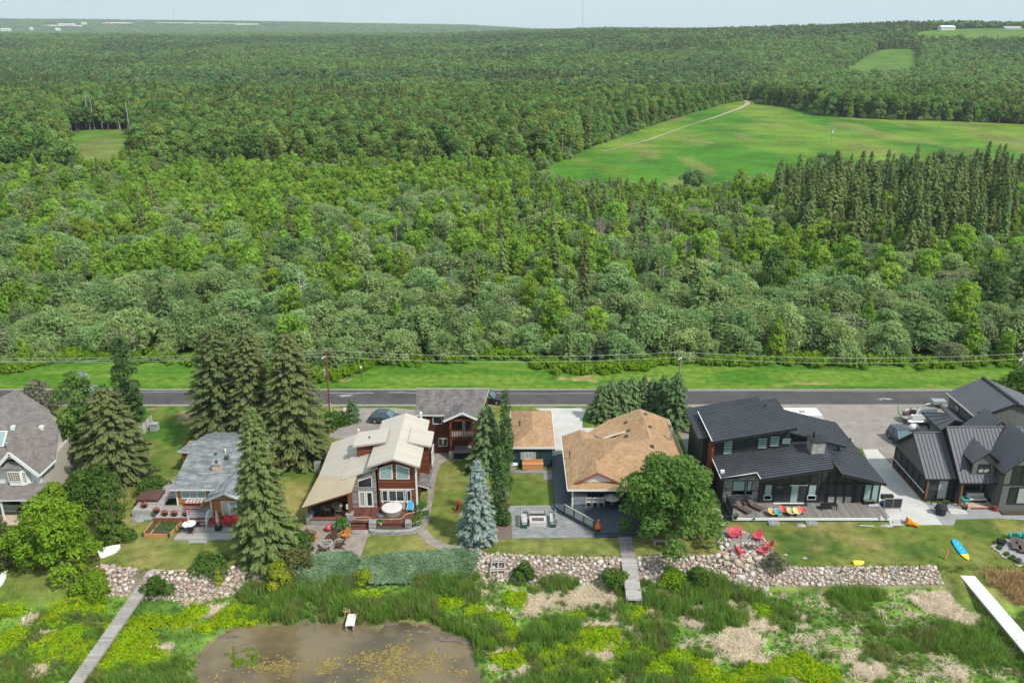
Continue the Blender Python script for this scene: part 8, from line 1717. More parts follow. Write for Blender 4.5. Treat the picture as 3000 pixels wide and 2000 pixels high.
# ------------------------------------------------------------------ garden trees and shrubs, each with its own crown
M_DSPRUCE = leafmat('dark spruce needles', (.066, .096, .034), (.18, .21, .082), .25, .012, .1)
M_LSPRUCE = leafmat('light spruce needles', (.072, .112, .035), (.195, .25, .085), .22, .01, .05)
M_YSPRUCE = leafmat('young spruce needles', (.055, .105, .040), (.17, .25, .105), .2, .015, .12)
M_BSPRUCE = leafmat('blue spruce needles', (.105, .155, .135), (.32, .39, .345), .2, .008, .05)
M_BUSHB = leafmat('bright bush leaves', (.105, .21, .016), (.26, .40, .035), .42, .01, .06)
M_BUSHD = leafmat('dark bush leaves', (.055, .12, .022), (.14, .235, .05), .4, .012, .1)
M_TREET = leafmat('round tree leaves', (.060, .135, .026), (.20, .32, .075), .4, .008, .04)
M_COLUMN = leafmat('columnar poplar leaves', (.055, .115, .034), (.15, .235, .085), .38, .01, .08)
M_OLIVE = leafmat('olive shrub leaves', (.095, .115, .036), (.20, .20, .075), .35, .02, .1)
M_GREYSH = leafmat('grey shrub twigs and leaves', (.12, .125, .08), (.24, .235, .165), .3, .02, .1)
M_YELSH = leafmat('yellow green shrub leaves', (.19, .27, .02), (.40, .44, .05), .42, .01, .06)
M_WHITEB = mat('white birch bark', (.60, .58, .54), .85, .25, 6)
def ytree(name, k, bx, by, tx, ty, R_, kind, label, leaf, seed, cat='tree', bark=None, bz=0.0, **kw):
    b = at(k, bx, by, bz); hgt = max(.5, aty(k, tx, ty, b.y).z - bz)
    if kind == 'conifer': d = conifer(hgt, R_, seed, **kw)
    else: d = broadleaf(hgt, R_, seed=seed, **kw)
    m = plant_meshes(name, d, leaf, bark or M_BARK)
    return plant(name, m, b, label, cat, wood='trunk' if cat == 'tree' else 'stems', leaf='crown' if cat == 'tree' else 'foliage')
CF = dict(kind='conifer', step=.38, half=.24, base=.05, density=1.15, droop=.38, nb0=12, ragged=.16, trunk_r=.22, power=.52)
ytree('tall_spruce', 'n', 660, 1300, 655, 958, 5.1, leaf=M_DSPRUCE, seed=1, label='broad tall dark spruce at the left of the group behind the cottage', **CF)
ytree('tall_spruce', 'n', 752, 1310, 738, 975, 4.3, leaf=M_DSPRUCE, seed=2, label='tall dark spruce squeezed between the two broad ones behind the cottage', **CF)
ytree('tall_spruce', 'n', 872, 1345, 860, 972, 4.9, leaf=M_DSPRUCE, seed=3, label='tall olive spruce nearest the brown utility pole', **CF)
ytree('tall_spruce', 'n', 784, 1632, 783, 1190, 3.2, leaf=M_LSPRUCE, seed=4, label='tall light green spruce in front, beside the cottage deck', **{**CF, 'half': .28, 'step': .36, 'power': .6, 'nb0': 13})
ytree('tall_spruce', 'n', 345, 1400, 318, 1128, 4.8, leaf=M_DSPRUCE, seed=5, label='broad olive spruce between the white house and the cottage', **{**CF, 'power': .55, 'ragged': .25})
ytree('leafy_tree', 'n', 262, 1368, 228, 1100, 3.1, 'broad', 'leafy green tree with pale trunk beside the white house', M_TREET, 6, base=1.8, n=5200, half=.21, nclump=24, trunk_r=.16, shape='oval', crf=.40, bark=M_WHITEB)
ytree('columnar_poplar', 'n', 385, 1225, 351, 985, 1.75, 'broad', 'tall dense column-shaped poplar near the road at the left', M_COLUMN, 7, base=.6, n=4200, half=.2, nclump=22, trunk_r=.16, shape='oval', crf=.62)
ytree('columnar_poplar', 'n', 415, 1243, 421, 1128, .85, 'broad', 'smaller column-shaped poplar beside the tall column near the road', M_COLUMN, 8, base=.2, n=1600, half=.17, nclump=14, trunk_r=.08, shape='oval', crf=.6)
ytree('twiggy_shrub', 'n', 120, 1203, 134, 1110, 2.4, 'broad', 'grey twiggy shrub behind the roof of the white house', M_GREYSH, 9, 'shrub', base=.2, n=1900, half=.2, nclump=16, trunk_r=.08, shape='dome', stems=3)
ytree('blue_spruce', 'n', 262, 1215, 250, 1085, 1.9, leaf=M_BSPRUCE, seed=10, label='small blue spruce top showing above the leafy tree at the left', **{**CF, 'half': .3})
ytree('large_bush', 'n', 182, 1655, 190, 1468, 4.1, 'broad', 'large bright yellow-green bush at the left shore', M_BUSHB, 11, 'bush', base=.1, n=7500, half=.2, nclump=34, crf=.30, trunk_r=.1, stems=4)
ytree('large_bush', 'n', 275, 1490, 285, 1378, 3.3, 'broad', 'dark green bush below the olive spruce', M_BUSHD, 12, 'bush', base=.1, n=4800, half=.19, nclump=26, crf=.32, trunk_r=.1, stems=4)
ytree('large_bush', 'n', 335, 1585, 330, 1418, 2.0, 'broad', 'upright mid green bush right of the bright yellow-green one', M_BUSHD, 13, 'bush', base=.1, n=3600, half=.18, nclump=22, crf=.36, trunk_r=.1, shape='cone', stems=3)
ytree('large_bush', 'n', 180, 1515, 190, 1415, 2.0, 'broad', 'mid green bush against the beige wall of the white house', M_BUSHB, 14, 'bush', base=.1, n=2400, half=.18, nclump=16, crf=.36, trunk_r=.08, stems=3)
ytree('olive_bush', 'n', 22, 1640, 25, 1540, 2.0, 'broad', 'olive brown bush at the far left edge', M_OLIVE, 15, 'bush', base=.1, n=2300, half=.18, nclump=16, trunk_r=.08, stems=3)
ytree('olive_bush', 'n', -40, 1600, -40, 1510, 1.8, 'broad', 'olive bush cut by the left photo edge', M_OLIVE, 16, 'bush', base=.1, n=1500, half=.18, nclump=14, trunk_r=.08, stems=3)
ytree('low_shrub', 'n', 452, 1440, 452, 1398, 1.7, 'broad', 'low green shrub left of the cottage deck', M_BUSHD, 17, 'shrub', base=.05, n=1700, half=.16, nclump=14, trunk_r=.05, stems=3)
ytree('large_bush', 'z2', 190, 1330, 215, 1190, 1.5, 'broad', 'green bush between the light spruce and the paved court', M_BUSHD, 18, 'bush', base=.05, n=2200, half=.16, nclump=16, trunk_r=.06, stems=3)
ytree('large_bush', 'z2', 160, 1450, 190, 1330, 1.6, 'broad', 'mottled green and reddish bush at the front corner of the paved court', M_OLIVE, 19, 'bush', base=.05, n=2200, half=.16, nclump=16, trunk_r=.06, stems=3)
ytree('blue_spruce', 'z2', 1570, 1268, 1595, 640, 2.2, leaf=M_BSPRUCE, seed=20, label='large silvery blue spruce beside the cedar house lawn', **{**CF, 'half': .27, 'step': .34, 'droop': .28, 'nb0': 12, 'density': 1.2, 'power': .7})
ytree('green_spruce', 'z2', 1640, 720, 1640, 225, 2.5, leaf=M_YSPRUCE, seed=21, label='mid green spruce behind the silvery blue one', **{**CF, 'half': .28})
ytree('columnar_aspen', 'z2', 1735, 1140, 1715, 545, .95, 'broad', 'slender column aspen right of the blue spruce', M_COLUMN, 22, base=.3, n=2600, half=.15, nclump=40, trunk_r=.06, shape='oval', crf=.7, bark=M_WHITEB)
ytree('columnar_aspen', 'z2', 1780, 780, 1757, 110, .72, 'broad', 'thin column aspen standing tall beside the teal garage', M_COLUMN, 23, base=.4, n=2200, half=.15, nclump=40, trunk_r=.06, shape='oval', crf=.75, bark=M_WHITEB)
ytree('columnar_aspen', 'z3', 232, 720, 222, 330, .65, 'broad', 'shorter column aspen at the corner of the teal garage', M_COLUMN, 24, base=.3, n=1700, half=.15, nclump=40, trunk_r=.08, shape='oval', crf=.65, bark=M_WHITEB)
ytree('low_shrub', 'z3', 215, 870, 220, 735, .95, 'broad', 'leafy shrub behind the cedar garden cabinet', M_BUSHD, 25, 'shrub', base=.05, n=1100, half=.14, nclump=12, trunk_r=.05, stems=3)
ytree('cedar_shrub', 'z3', 192, 1135, 195, 1030, .8, 'broad', 'small rounded dark cedar in front of the garden cabinet', M_BUSHD, 26, 'shrub', base=.02, n=1300, half=.12, nclump=14, trunk_r=.05)
ytree('round_tree', 'z3', 1450, 1262, 1480, 585, 5.1, 'broad', 'big round leafy tree in front of the tan-roofed bungalow', M_TREET, 27, base=.9, n=19000, half=.20, nclump=90, crf=.21, trunk_r=.26, shape='dome', up=.45)
for i, (bx, by, tx, ty, r_, lab) in enumerate(((938, 345, 930, 55, 1.5, 'leftmost young spruce of the row by the road'), (1020, 320, 1015, 25, 1.5, 'second young spruce from the left in the roadside row'), (1095, 318, 1090, 15, 1.6, 'third young spruce in the roadside row'), (1172, 300, 1165, 10, 1.6, 'young spruce in the middle of the roadside row'),
                                               (1262, 290, 1255, 8, 1.5, 'young spruce right of the middle in the roadside row'), (1332, 300, 1325, 20, 1.5, 'third young spruce from the right in the roadside row'), (1405, 330, 1398, -5, 1.6, 'second young spruce from the right in the roadside row'), (1502, 402, 1500, -25, 1.9, 'rightmost and tallest young spruce of the roadside row'))):
    ytree('young_spruce', 'z3', bx, by, tx, ty, r_ * 1.3, leaf=M_YSPRUCE, seed=30 + i, label=lab, bark=M_PALEBARK, **{**CF, 'base': .2, 'half': .3, 'trunk_r': .13, 'power': .62, 'nb0': 10, 'ragged': .2})
ytree('small_spruce', 'z2', 610, 352, 632, 175, 1.05, leaf=M_YSPRUCE, seed=40, label='small spruce among the boulders by the drive', **{**CF, 'half': .25, 'step': .3})
ytree('low_shrub', 'z2', 470, 390, 475, 290, 1.6, 'broad', 'dark shrub under the brown utility pole', M_BUSHD, 41, 'shrub', base=.05, n=1500, half=.16, nclump=14, trunk_r=.06, stems=3)
ytree('dark_tree', 'z5', 1225, 250, 1190, 20, 3.0, 'broad', 'dark leafy tree at the right edge behind the garage', M_BUSHD, 42, base=.6, n=3200, half=.22, nclump=20, trunk_r=.15)
ytree('low_shrub', 'z4', 745, 1400, 750, 1300, 1.1, 'broad', 'grey-green feathery shrub at the foot of the fire pit terrace', M_GREYSH, 43, 'shrub', base=.02, n=1300, half=.16, nclump=12, trunk_r=.04, stems=3, aspect=.3)
for k_, bx, by, tx, ty, r_, lab, m, sd in (('z2', 530, 1180, 530, 1085, 1.05, 'green bush with white blossoms at the porch wall', M_GARDEN, 44), ('z2', 1135, 1060, 1135, 965, .75, 'white blossoming bush at the right corner of the red deck', M_GARDEN, 45), ('z2', 1105, 1150, 1105, 1060, .7, 'white flower mound in the stone planter', M_GARDEN, 46),
                                           ('z2', 828, 1158, 830, 1110, .45, 'small white flower clump left in the stone planter', M_GARDEN, 47), ('z2', 925, 1150, 925, 1125, .32, 'tiny green clump in the middle of the stone planter', M_GARDEN, 48)):
    o = ytree('flowering_bush', k_, bx, by, tx, ty, r_, 'broad', lab, m, sd, 'shrub', base=.02, n=int(900 * r_), half=.11, nclump=10, trunk_r=.03, stems=3, limbs=False)
    if sd != 48: h_ = .8; add_mesh('blossoms', leaves_mesh('blossoms', [(r_ * .5 * math.cos(a), r_ * .5 * math.sin(a), h_ * .7) for a in range(6)], [r_ * .4] * 6, int((260 if sd in (45, 46) else 90) * r_), .10, M_PETW, sd + 10), o)
for k_, bx, by, tx, ty, r_, lab, m, sd, sh in (('b1', 1080, 318, 1080, 215, 1.15, 'round dark green shrub beside the left boardwalk', M_BUSHD, 50, 'dome'), ('b1', 1508, 270, 1512, 150, .55, 'upright yellow-green shrub growing out of the left rock bank', M_YELSH, 51, 'cone'), ('b1', 1920, 255, 1920, 125, 1.3, 'round yellow-green shrub at the end of the left rock bank', M_YELSH, 52, 'dome'),
                                              ('b1', 1450, 165, 1450, 95, 1.7, 'low dark shrub on the crest of the left rock bank', M_BUSHD, 53, 'dome'), ('b1', 650, 295, 640, 215, 1.6, 'low bright green bush at the left end of the rock bank', M_BUSHB, 54, 'dome'), ('b2', 1490, 345, 1500, 245, .95, 'upright green shrub on the rocks near the step frame', M_BUSHD, 55, 'dome'),
                                              ('b2', 2110, 385, 2130, 300, 1.35, 'green bush left of the pale dock', M_BUSHD, 56, 'dome'), ('b3', 490, 215, 495, 135, 1.2, 'green bush at the foot of the right rock bank', M_BUSHD, 57, 'dome'), ('b3', 330, 205, 330, 165, 1.6, 'low bright bush spreading over the right rock bank', M_BUSHB, 58, 'dome'), ('b2', 390, 345, 390, 290, .8, 'yellow-green shrub at the end of the garden path', M_YELSH, 59, 'dome')):
    bz = -.8 if by > 200 else -.3
    ytree('shore_shrub', k_, bx, by, tx, ty, r_, 'broad', lab, m, sd, 'shrub', bz=bz, base=.02, n=int(1500 * r_), half=.14, nclump=13, trunk_r=.04, stems=3, shape=sh)
for x, y, lab in ((1030, 640, 'yellow seed-headed plant highest at the pond edge'), (1092, 680, 'yellow seed-headed plant in the middle at the pond edge'), (1155, 715, 'yellow seed-headed plant lowest at the pond edge'), (268, 600, 'yellow seed-headed plant beside the swim platform')):
    ytree('marsh_plant', 'b2', x, y, x, y - 55, .42, 'broad', lab, leafmat('straw yellow heads', (.45, .40, .13), (.68, .58, .26), .3), 70 + x, 'plant', bz=-1.2, base=.25, n=110, half=.1, nclump=8, trunk_r=.02, stems=3, limbs=False)
# trees of the wood that stand out
def bare(k, bx, by, tx, ty, label, seed, m=M_WHITEB, spread=.55, branch=.8, n=46, r=.13, bz=0):
    b = at(k, bx, by, bz); hgt = aty(k, tx, ty, b.y).z - bz; return plant('bare_tree', plant_meshes('bare tree', snag(hgt, seed, r, branch, n, spread, .15), None, m), b, label, 'tree', None, 0)
bare('m3', 980, 1010, 1000, 765, 'white bare dead tree standing out at the right of the thicket', 81)
bare('m1', 2085, 1175, 2062, 780, 'tall white bare birch in the thicket behind the brown pole', 82, branch=1.0)
bare('m1', 2185, 960, 2195, 765, 'thin broken white trunk beside the tall bare birch', 83, branch=.3, n=8); bare('m1', 460, 860, 410, 620, 'leaning white bare trunk at the left of the thicket', 84, branch=.2, n=8); bare('m1', 445, 862, 390, 690, 'shorter leaning white trunk beside the taller one', 85, branch=.15, n=6)
bare('m2', 1515, 1150, 1530, 1050, 'forked white bare trunk in the middle of the thicket', 86, branch=.7, n=10); bare('m2', 1190, 1285, 1195, 1130, 'grey tangle of dead branches at the thicket edge', 87, M_DEADBROWN, .9, 1.3, 60); bare('m2', 970, 1270, 960, 1120, 'grey dead shrub left of the tangle at the thicket edge', 88, M_DEADBROWN, .9, 1.2, 50)
for i, (x, y, yt) in enumerate(((395, 875, 750), (425, 878, 745), (470, 880, 720), (500, 878, 690), (555, 882, 750), (610, 886, 625), (640, 888, 650), (695, 890, 760), (815, 895, 830), (880, 890, 700), (905, 888, 690))): bare('t1', x + 12, y, x - 12, yt, 'pale bare aspen trunk at the back edge of the left clearing', 120 + i, n=5, branch=.15, r=.22)['group'] = 'pale bare trunks behind the left clearing'
ytree('tall_poplar', 'm3', 575, 1010, 600, 618, 3.0, 'broad', 'large dark poplar rising out of the thicket at the right', M_POPLAR, 90, base=1.5, n=4800, half=.25, nclump=26, crf=.4, trunk_r=.2, shape='oval')
ytree('tall_poplar', 'm3', 1965, 1130, 1965, 715, 3.8, 'broad', 'large rounded dark poplar with pale trunk near the right edge', M_COLUMN, 91, base=2.2, n=6000, half=.25, nclump=30, crf=.36, trunk_r=.2, shape='oval', bark=M_WHITEB)
ytree('tall_poplar', 'm3', 60, 240, 70, 118, 4.0, 'broad', 'pale silvery poplar at the near edge of the green field', M_WILLOW, 92, base=1.5, n=3000, half=.35, nclump=22, trunk_r=.2, shape='dome')
ytree('yellow_aspen', 'm1', 580, 720, 540, 440, 2.0, 'broad', 'yellowish aspen with white trunk at the left of the thicket', M_YELSH, 93, base=2.5, n=2400, half=.24, nclump=16, trunk_r=.12, shape='oval', bark=M_WHITEB)
ytree('yellow_aspen', 'm1', 670, 700, 655, 475, 2.2, 'broad', 'yellow-green aspen right of the yellowish one', M_YELSH, 94, base=2.0, n=2400, half=.24, nclump=16, trunk_r=.12, shape='oval', bark=M_WHITEB)
ytree('dark_spruce', 'm1', 1000, 640, 990, 340, 1.9, leaf=M_SPRUCE, seed=95, label='lone olive spruce left of the thin pole in the thicket', **{**CF, 'half': .4, 'step': .55})

# ------------------------------------------------------------------ stone banks along the shore
def rock_bank(label, x0, x1, n, r0, r1, seed, w=1.0, extra=None, skip=None, ntiny=900):
    g = random.Random(seed); xm = (x0 + x1) / 2; t = thing('rock_bank', label, 'rock bank', (xm, float(crest(xm)) - 1.3, -.6)); C = []
    def zat(x, y): return float(yard_z(np.array([x]), np.array([y]))[0])
    def ok(x, y, r): return all((x - a) ** 2 + ((y - b) * 1.0) ** 2 > (.80 * (r + c)) ** 2 for a, b, c in C)
    tries = 0
    sizes = sorted([r0 + (r1 - r0) * g.random() ** 2 for _ in range(n)], reverse=True)
    for r in sizes:
        for _ in range(60):
            if extra and g.random() < extra[4]: x, y = g.uniform(extra[0], extra[1]), g.uniform(extra[2], extra[3]); rr = r * extra[5]
            else: x = g.uniform(x0, x1); y = float(crest(x)) + .15 - g.random() * 2.75 * w; rr = r
            if skip and skip(x, y): continue
            if ok(x, y, rr): C.append((x, y, rr)); break
    for x, y, r in C[:298]: rock(t, (x, y, zat(x, y) + r * .08), r, g)
    # small stones filling the gaps, and what is past the first three hundred
    V, F, M = [], [], []; base = [np.array([v.co[:] for v in me.vertices]) for me in ROCKS[:6]]; tri = [[tuple(p.vertices) for p in me.polygons] for me in ROCKS[:6]]
    small = list(C[298:]) + [(g.uniform(x0, x1), 0, g.uniform(.06, .13)) for _ in range(ntiny)]
    for x, y, r in small:
        if y == 0: y = float(crest(x)) + .25 - g.random() * 3.0 * w
        if skip and skip(x, y): continue
        i = g.randrange(6); a = g.uniform(0, 6.28); c, s = math.cos(a), math.sin(a); b = base[i] * r; nv = len(V); z = zat(x, y) + r * .3
        V += [(x + q[0] * c - q[1] * s, y + q[0] * s + q[1] * c, z + q[2]) for q in b]; F += [tuple(j + nv for j in f) for f in tri[i]]; M += [i] * len(tri[i])
    mb = MB(); mb.v, mb.f, mb.m = V, F, M; stuffpart(mb.build('small_stones', ROCKM, t))
def walk(x, y): p = abs(x + 34.75) < .75; return p
rock_bank('pinkish stone bank along the left shore below the cottage lawn', -39.6, -23.6, 420, .12, .36, 5, 1.0, skip=walk)
rock_bank('pale pink stone bank between the junipers and the pale dock', -5.6, 10.4, 460, .11, .33, 6, .95)
tx0, tx1, ty0, ty1 = at('z4', 330, 1300).x, at('z4', 700, 1300).x, at('z4', 500, 1500, -.8).y, at('z4', 500, 1290).y
rock_bank('long pinkish stone bank from the pale dock to the fire pit', 12.15, 24.0, 460, .12, .36, 7, 1.0, (tx0 - .3, tx1, ty0, ty1 + .1, .5, 1.35))
rock_bank('narrow pale stone bank at the foot of the patchy lawn', 23.5, 40.4, 360, .12, .31, 8, .62)
t = thing('boulder_edge', 'large rounded boulders holding up the left side of the fire pit terrace', 'boulders', at('z4', 380, 1240))
g = random.Random(9)
for x, y, r in ((345, 1150, .42), (375, 1175, .36), (340, 1195, .4), (390, 1215, .42), (345, 1235, .42), (400, 1255, .44), (355, 1280, .42), (380, 1310, .5), (440, 1315, .5), (500, 1325, .42), (560, 1335, .46), (610, 1320, .4), (650, 1345, .42), (430, 1290, .4), (470, 1345, .46), (530, 1300, .3), (405, 1180, .32), (335, 1165, .3)):
    rock(t, at('z4', x, y, .15), r, g)
bo = [('b1', 712, 160, .5, 'grey boulder at the left end of the left rock bank'), ('b1', 770, 180, .45, 'reddish boulder beside the grey one at the left rock bank'), ('b2', 1225, 212, .36, 'dark round boulder at the crest by the junipers'), ('b2', 1250, 225, .42, 'grey white boulder beside the dark round one'), ('b2', 2100, 235, .5, 'large dark grey boulder left of the pale dock'), ('b3', 860, 255, .42, 'single tan boulder lying in the reeds below the bank')]
for k_, x, y, r, lab in bo: p = at(k_, x, y, -.3 if k_ != 'b3' else -1.1); t = thing('boulder', lab, 'boulder', p); rock(t, p + Vector((0, 0, r * .3)), r * 1.1); rock(t, p + Vector((r, .1, 0)), .15)
t = thing('stake_fence', 'row of thin dark stakes along the foot of the patchy lawn', 'stakes', at('b3', 1500, 140))
for x in (1300, 1430, 1540, 1690): p = at('b3', x, 150); MB().cyl(p, p + Vector((0, 0, .55)), .05, .04, 6).build('stake', M_BARK, t)

# ------------------------------------------------------------------ creeping junipers, verge weeds
M_JUNIPER = leafmat('juniper sprays', (.085, .155, .075), (.24, .34, .20), .25, .01, .05)
def juniper(name, P, label, n, seed):
    g = np.random.default_rng(seed); x0, x1 = min(p.x for p in P), max(p.x for p in P); y0, y1 = min(p.y for p in P), max(p.y for p in P)
    x, y = g.uniform(x0, x1, n * 3), g.uniform(y0, y1, n * 3); k = inpoly(x, y, P); x, y = x[k][:n], y[k][:n]
    mound = fbm(x, y, 1.6, seed); z = yard_z(x, y) + .12 + .55 * mound; a = g.normal(.35, .5, len(x)); al = np.stack([np.cos(a), np.sin(a) * .6, np.full(len(x), .12)], 1)
    Q = rhombs(np.stack([x, y, z], 1), np.stack([g.normal(0, .4, len(x)), g.normal(-.25, .35, len(x)), np.ones(len(x))], 1), .34, .25, along=al, g=g)
    me = quadmesh(name, Q, [M_JUNIPER], tint=np.clip(mound * 1.5 - .35 + g.normal(0, .18, len(x)), 0, 1)); o = bpy.data.objects.new(name, me); col.objects.link(o); tag(o, label, 'ground cover', None, 'stuff')
juniper('creeping_juniper', [at('z2', x, y, z) for x, y, z in ((230, 1440, 0), (390, 1385, 0), (590, 1368, 0), (640, 1410, 0), (650, 1500, -.6), (640, 1560, -.9), (520, 1640, -1.0), (200, 1640, -1.0), (140, 1560, -.8))], 'blue-green creeping juniper bed left of the garden path', 5200, 61)
juniper('creeping_juniper', [at('z2', x, y, z) for x, y, z in ((672, 1410, 0), (900, 1385, 0), (1200, 1368, 0), (1400, 1345, 0), (1530, 1365, 0), (1555, 1420, -.3), (1540, 1480, -.6), (1440, 1560, -.9), (1100, 1590, -1.0), (760, 1600, -1.0), (680, 1510, -.7))], 'wide blue-green creeping juniper bed right of the garden path', 8000, 62)
weed = []
for i in range(4):
    g = np.random.default_rng(800 + i); C = np.c_[g.uniform(-.5, .5, 7), g.uniform(-.5, .5, 7), g.uniform(.15, .5, 7)]; Q, t_ = blobs_crown(C, g.uniform(.25, .45, 7), 170, .16, g, .5, .4); weed.append((None, None, quadmesh('weed', Q, [M_BUSHB], tint=t_)))
x = rng.uniform(-85, 85, 1500); y = wood_edge(x) + rng.normal(.9, 1.1, 1500); s = rng.uniform(.7, 1.8, 1500); keep = rng.random(1500) < .35 + .6 * (fbm(x, y, 9, 71) > .48)
stand('verge_weeds', weed, np.c_[x, y, np.zeros(1500)][keep], np.repeat(s[keep, None], 3, 1))

# ------------------------------------------------------------------ marsh: reeds, bright low growth, straw, pond
def tuft(n, h, spread, lean, w, seed, m, flat=0.0):
    g = np.random.default_rng(seed); a = g.uniform(0, 6.28, n); r = spread * np.sqrt(g.random(n)); b = np.stack([r * np.cos(a), r * np.sin(a), np.zeros(n)], 1); hh = h * g.uniform(.55, 1.1, n); d = g.normal(0, lean, (n, 2))
    if flat: d += np.array([flat, flat * .3])
    tip = b + np.stack([d[:, 0] * hh, d[:, 1] * hh, hh * (1 - .55 * bool(flat))], 1); s = np.stack([-np.sin(a * 3), np.cos(a * 3), np.zeros(n)], 1) * w; mid = (b + tip) / 2 + np.array([0, 0, .06]) * h
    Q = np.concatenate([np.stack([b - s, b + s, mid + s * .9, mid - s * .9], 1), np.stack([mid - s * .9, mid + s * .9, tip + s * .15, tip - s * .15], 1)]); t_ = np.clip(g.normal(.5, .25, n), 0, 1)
    return (None, None, quadmesh('tuft', Q, [m], tint=np.concatenate([t_ * .7, t_])))
M_REED = leafmat('reed blades', (.125, .235, .034), (.33, .48, .105), .5, .022, .22); M_RUSH = leafmat('brownish rush blades', (.15, .20, .05), (.36, .39, .14), .45, .02, .2)
M_LIME = leafmat('lime green marsh leaves', (.20, .34, .012), (.42, .55, .022), .45, .02, .2); M_STRAW = leafmat('dead straw', (.50, .40, .29), (.88, .76, .58), .25, .01, .15); M_HAY = leafmat('tan dead grass', (.36, .24, .11), (.60, .42, .22), .25, .01, .15)
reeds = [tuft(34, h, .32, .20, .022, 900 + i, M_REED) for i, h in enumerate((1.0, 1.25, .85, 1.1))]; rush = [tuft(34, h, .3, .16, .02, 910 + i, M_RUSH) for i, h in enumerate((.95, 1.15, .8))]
straws = [tuft(36, h, .42, .5, .022, 920 + i, M_STRAW, f) for i, (h, f) in enumerate(((.4, .6), (.5, 1.2), (.5, -1.2), (.45, .9), (.6, .2)))]; hays = [tuft(36, h, .35, .4, .022, 930 + i, M_HAY, f) for i, (h, f) in enumerate(((.7, .0), (.6, .6), (.7, -.5)))]
limes = []
for i in range(4):
    g = np.random.default_rng(940 + i); C = np.c_[g.uniform(-.3, .3, 6), g.uniform(-.3, .3, 6), g.uniform(.02, .13, 6)]; Q, t_ = blobs_crown(C, g.uniform(.14, .24, 6), 130, .075, g, .5, .5); limes.append((None, None, quadmesh('lime', Q, [M_LIME], tint=t_)))
n = 52000; X = rng.uniform(-58, 62, n); Y = rng.uniform(43, 70.5, n); tt = (crest(X) - Y) / bank_w(X); br, st = marsh_masks(X, Y); pd = pond_d(X, Y); D = fbm(X, Y, 4.0, 81); D2 = fbm(X, Y, 1.4, 82)
wd = (np.abs(X) < .66 * Y + 12)
onwalk = np.zeros(n, bool)
for P_, w_ in ((strip([Vector((-34.9, 68.5, 0)), at('b1', 440, 1060, -.55)], 1.5, 0), 0), (strip([at('b2', 2220, 198), at('b2', 2255, 490, -.35)], 1.7, 0), 0), (strip([at('b3', 1950, 78), at('b3', 2480, 700, -.3)], 1.6, 0), 0), (strip([at('b2', 312, 560, -.75), at('b2', 292, 670, -.75)], 1.0, 0), 0)): onwalk |= inpoly(X, Y, P_)
hay = patches(HAY, 'b3', X, Y, z=-.3, seed=9); hr = rng.random(n); base = wd & ~onwalk & (pd < .12 + .3 * (D2 > .58)); marshy = base & (tt > .80)
rightgrass = (X > 41.5)
k_l = marshy & (br > .30) & (hr < .8 * sstep(.2, .55, br + (D2 - .5) * .9)); k_s = marshy & (st > .22) & ~k_l & (hay < .3) & (hr < .75 * sstep(.15, .6, st + (D2 - .5) * .8)); k_s |= marshy & ~k_l & (X > -2) & (X < 45) & (hr < .07); k_h = base & (tt > .1) & (hay > .35) & (hr < .7)
dens = np.clip(.42 + 1.0 * sstep(.38, .62, D) - .35 * br - .3 * st, .12, 1) * np.where(rightgrass & (tt < 1.1), .25, 1)
k_r = marshy & ~k_l & ~k_s & ~k_h & (hr < dens * .95); k_b = k_r & (D2 > .62)
def pts(k, dz=-.03): return np.c_[X[k], Y[k], yard_z(X[k], Y[k]) + dz]
def sz(k, a, b): s = rng.uniform(a, b, k.sum()); return np.stack([s, s, s * rng.uniform(.8, 1.15, k.sum())], 1)
tall = (.34 + .80 * sstep(.40, .68, D)) * np.where((X < -26) & (Y > 55), .62, 1)
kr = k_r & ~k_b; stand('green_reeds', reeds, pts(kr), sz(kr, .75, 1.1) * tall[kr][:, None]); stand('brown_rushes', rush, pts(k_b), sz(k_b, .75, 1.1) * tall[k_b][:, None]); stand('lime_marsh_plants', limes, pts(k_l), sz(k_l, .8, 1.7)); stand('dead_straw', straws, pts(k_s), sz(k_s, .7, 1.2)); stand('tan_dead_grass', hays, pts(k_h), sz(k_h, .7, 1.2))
print('marsh', kr.sum(), k_b.sum(), k_l.sum(), k_s.sum(), k_h.sum())
# grass fringe and mown grass blades on the lawns near the shore
M_LAWNB = leafmat('lawn blades', (.13, .19, .034), (.30, .30, .09), .4, .02, .2); lawnt = [tuft(22, h, .24, .4, .016, 950 + i, M_LAWNB) for i, h in enumerate((.10, .14, .12))]
n2 = 1500; X2 = rng.uniform(-56, 60, n2); Y2 = crest(X2) + rng.normal(-.1, .35, n2) 
def paved(x, y): return (np.abs(x + 13) < 9.5) & (y > 70.5) | (np.abs(x - 9) < 10) & (y > 73.0) | (np.abs(x - 11.5) < 1.0) | (x > 21.5) & (x < 29) & (y < 76)
k = ~paved(X2, Y2); s = rng.uniform(.7, 1.3, k.sum()); stand('shore_grass', lawnt, np.c_[X2[k], Y2[k], yard_z(X2[k], Y2[k]) - .01], np.stack([s, s, s], 1))
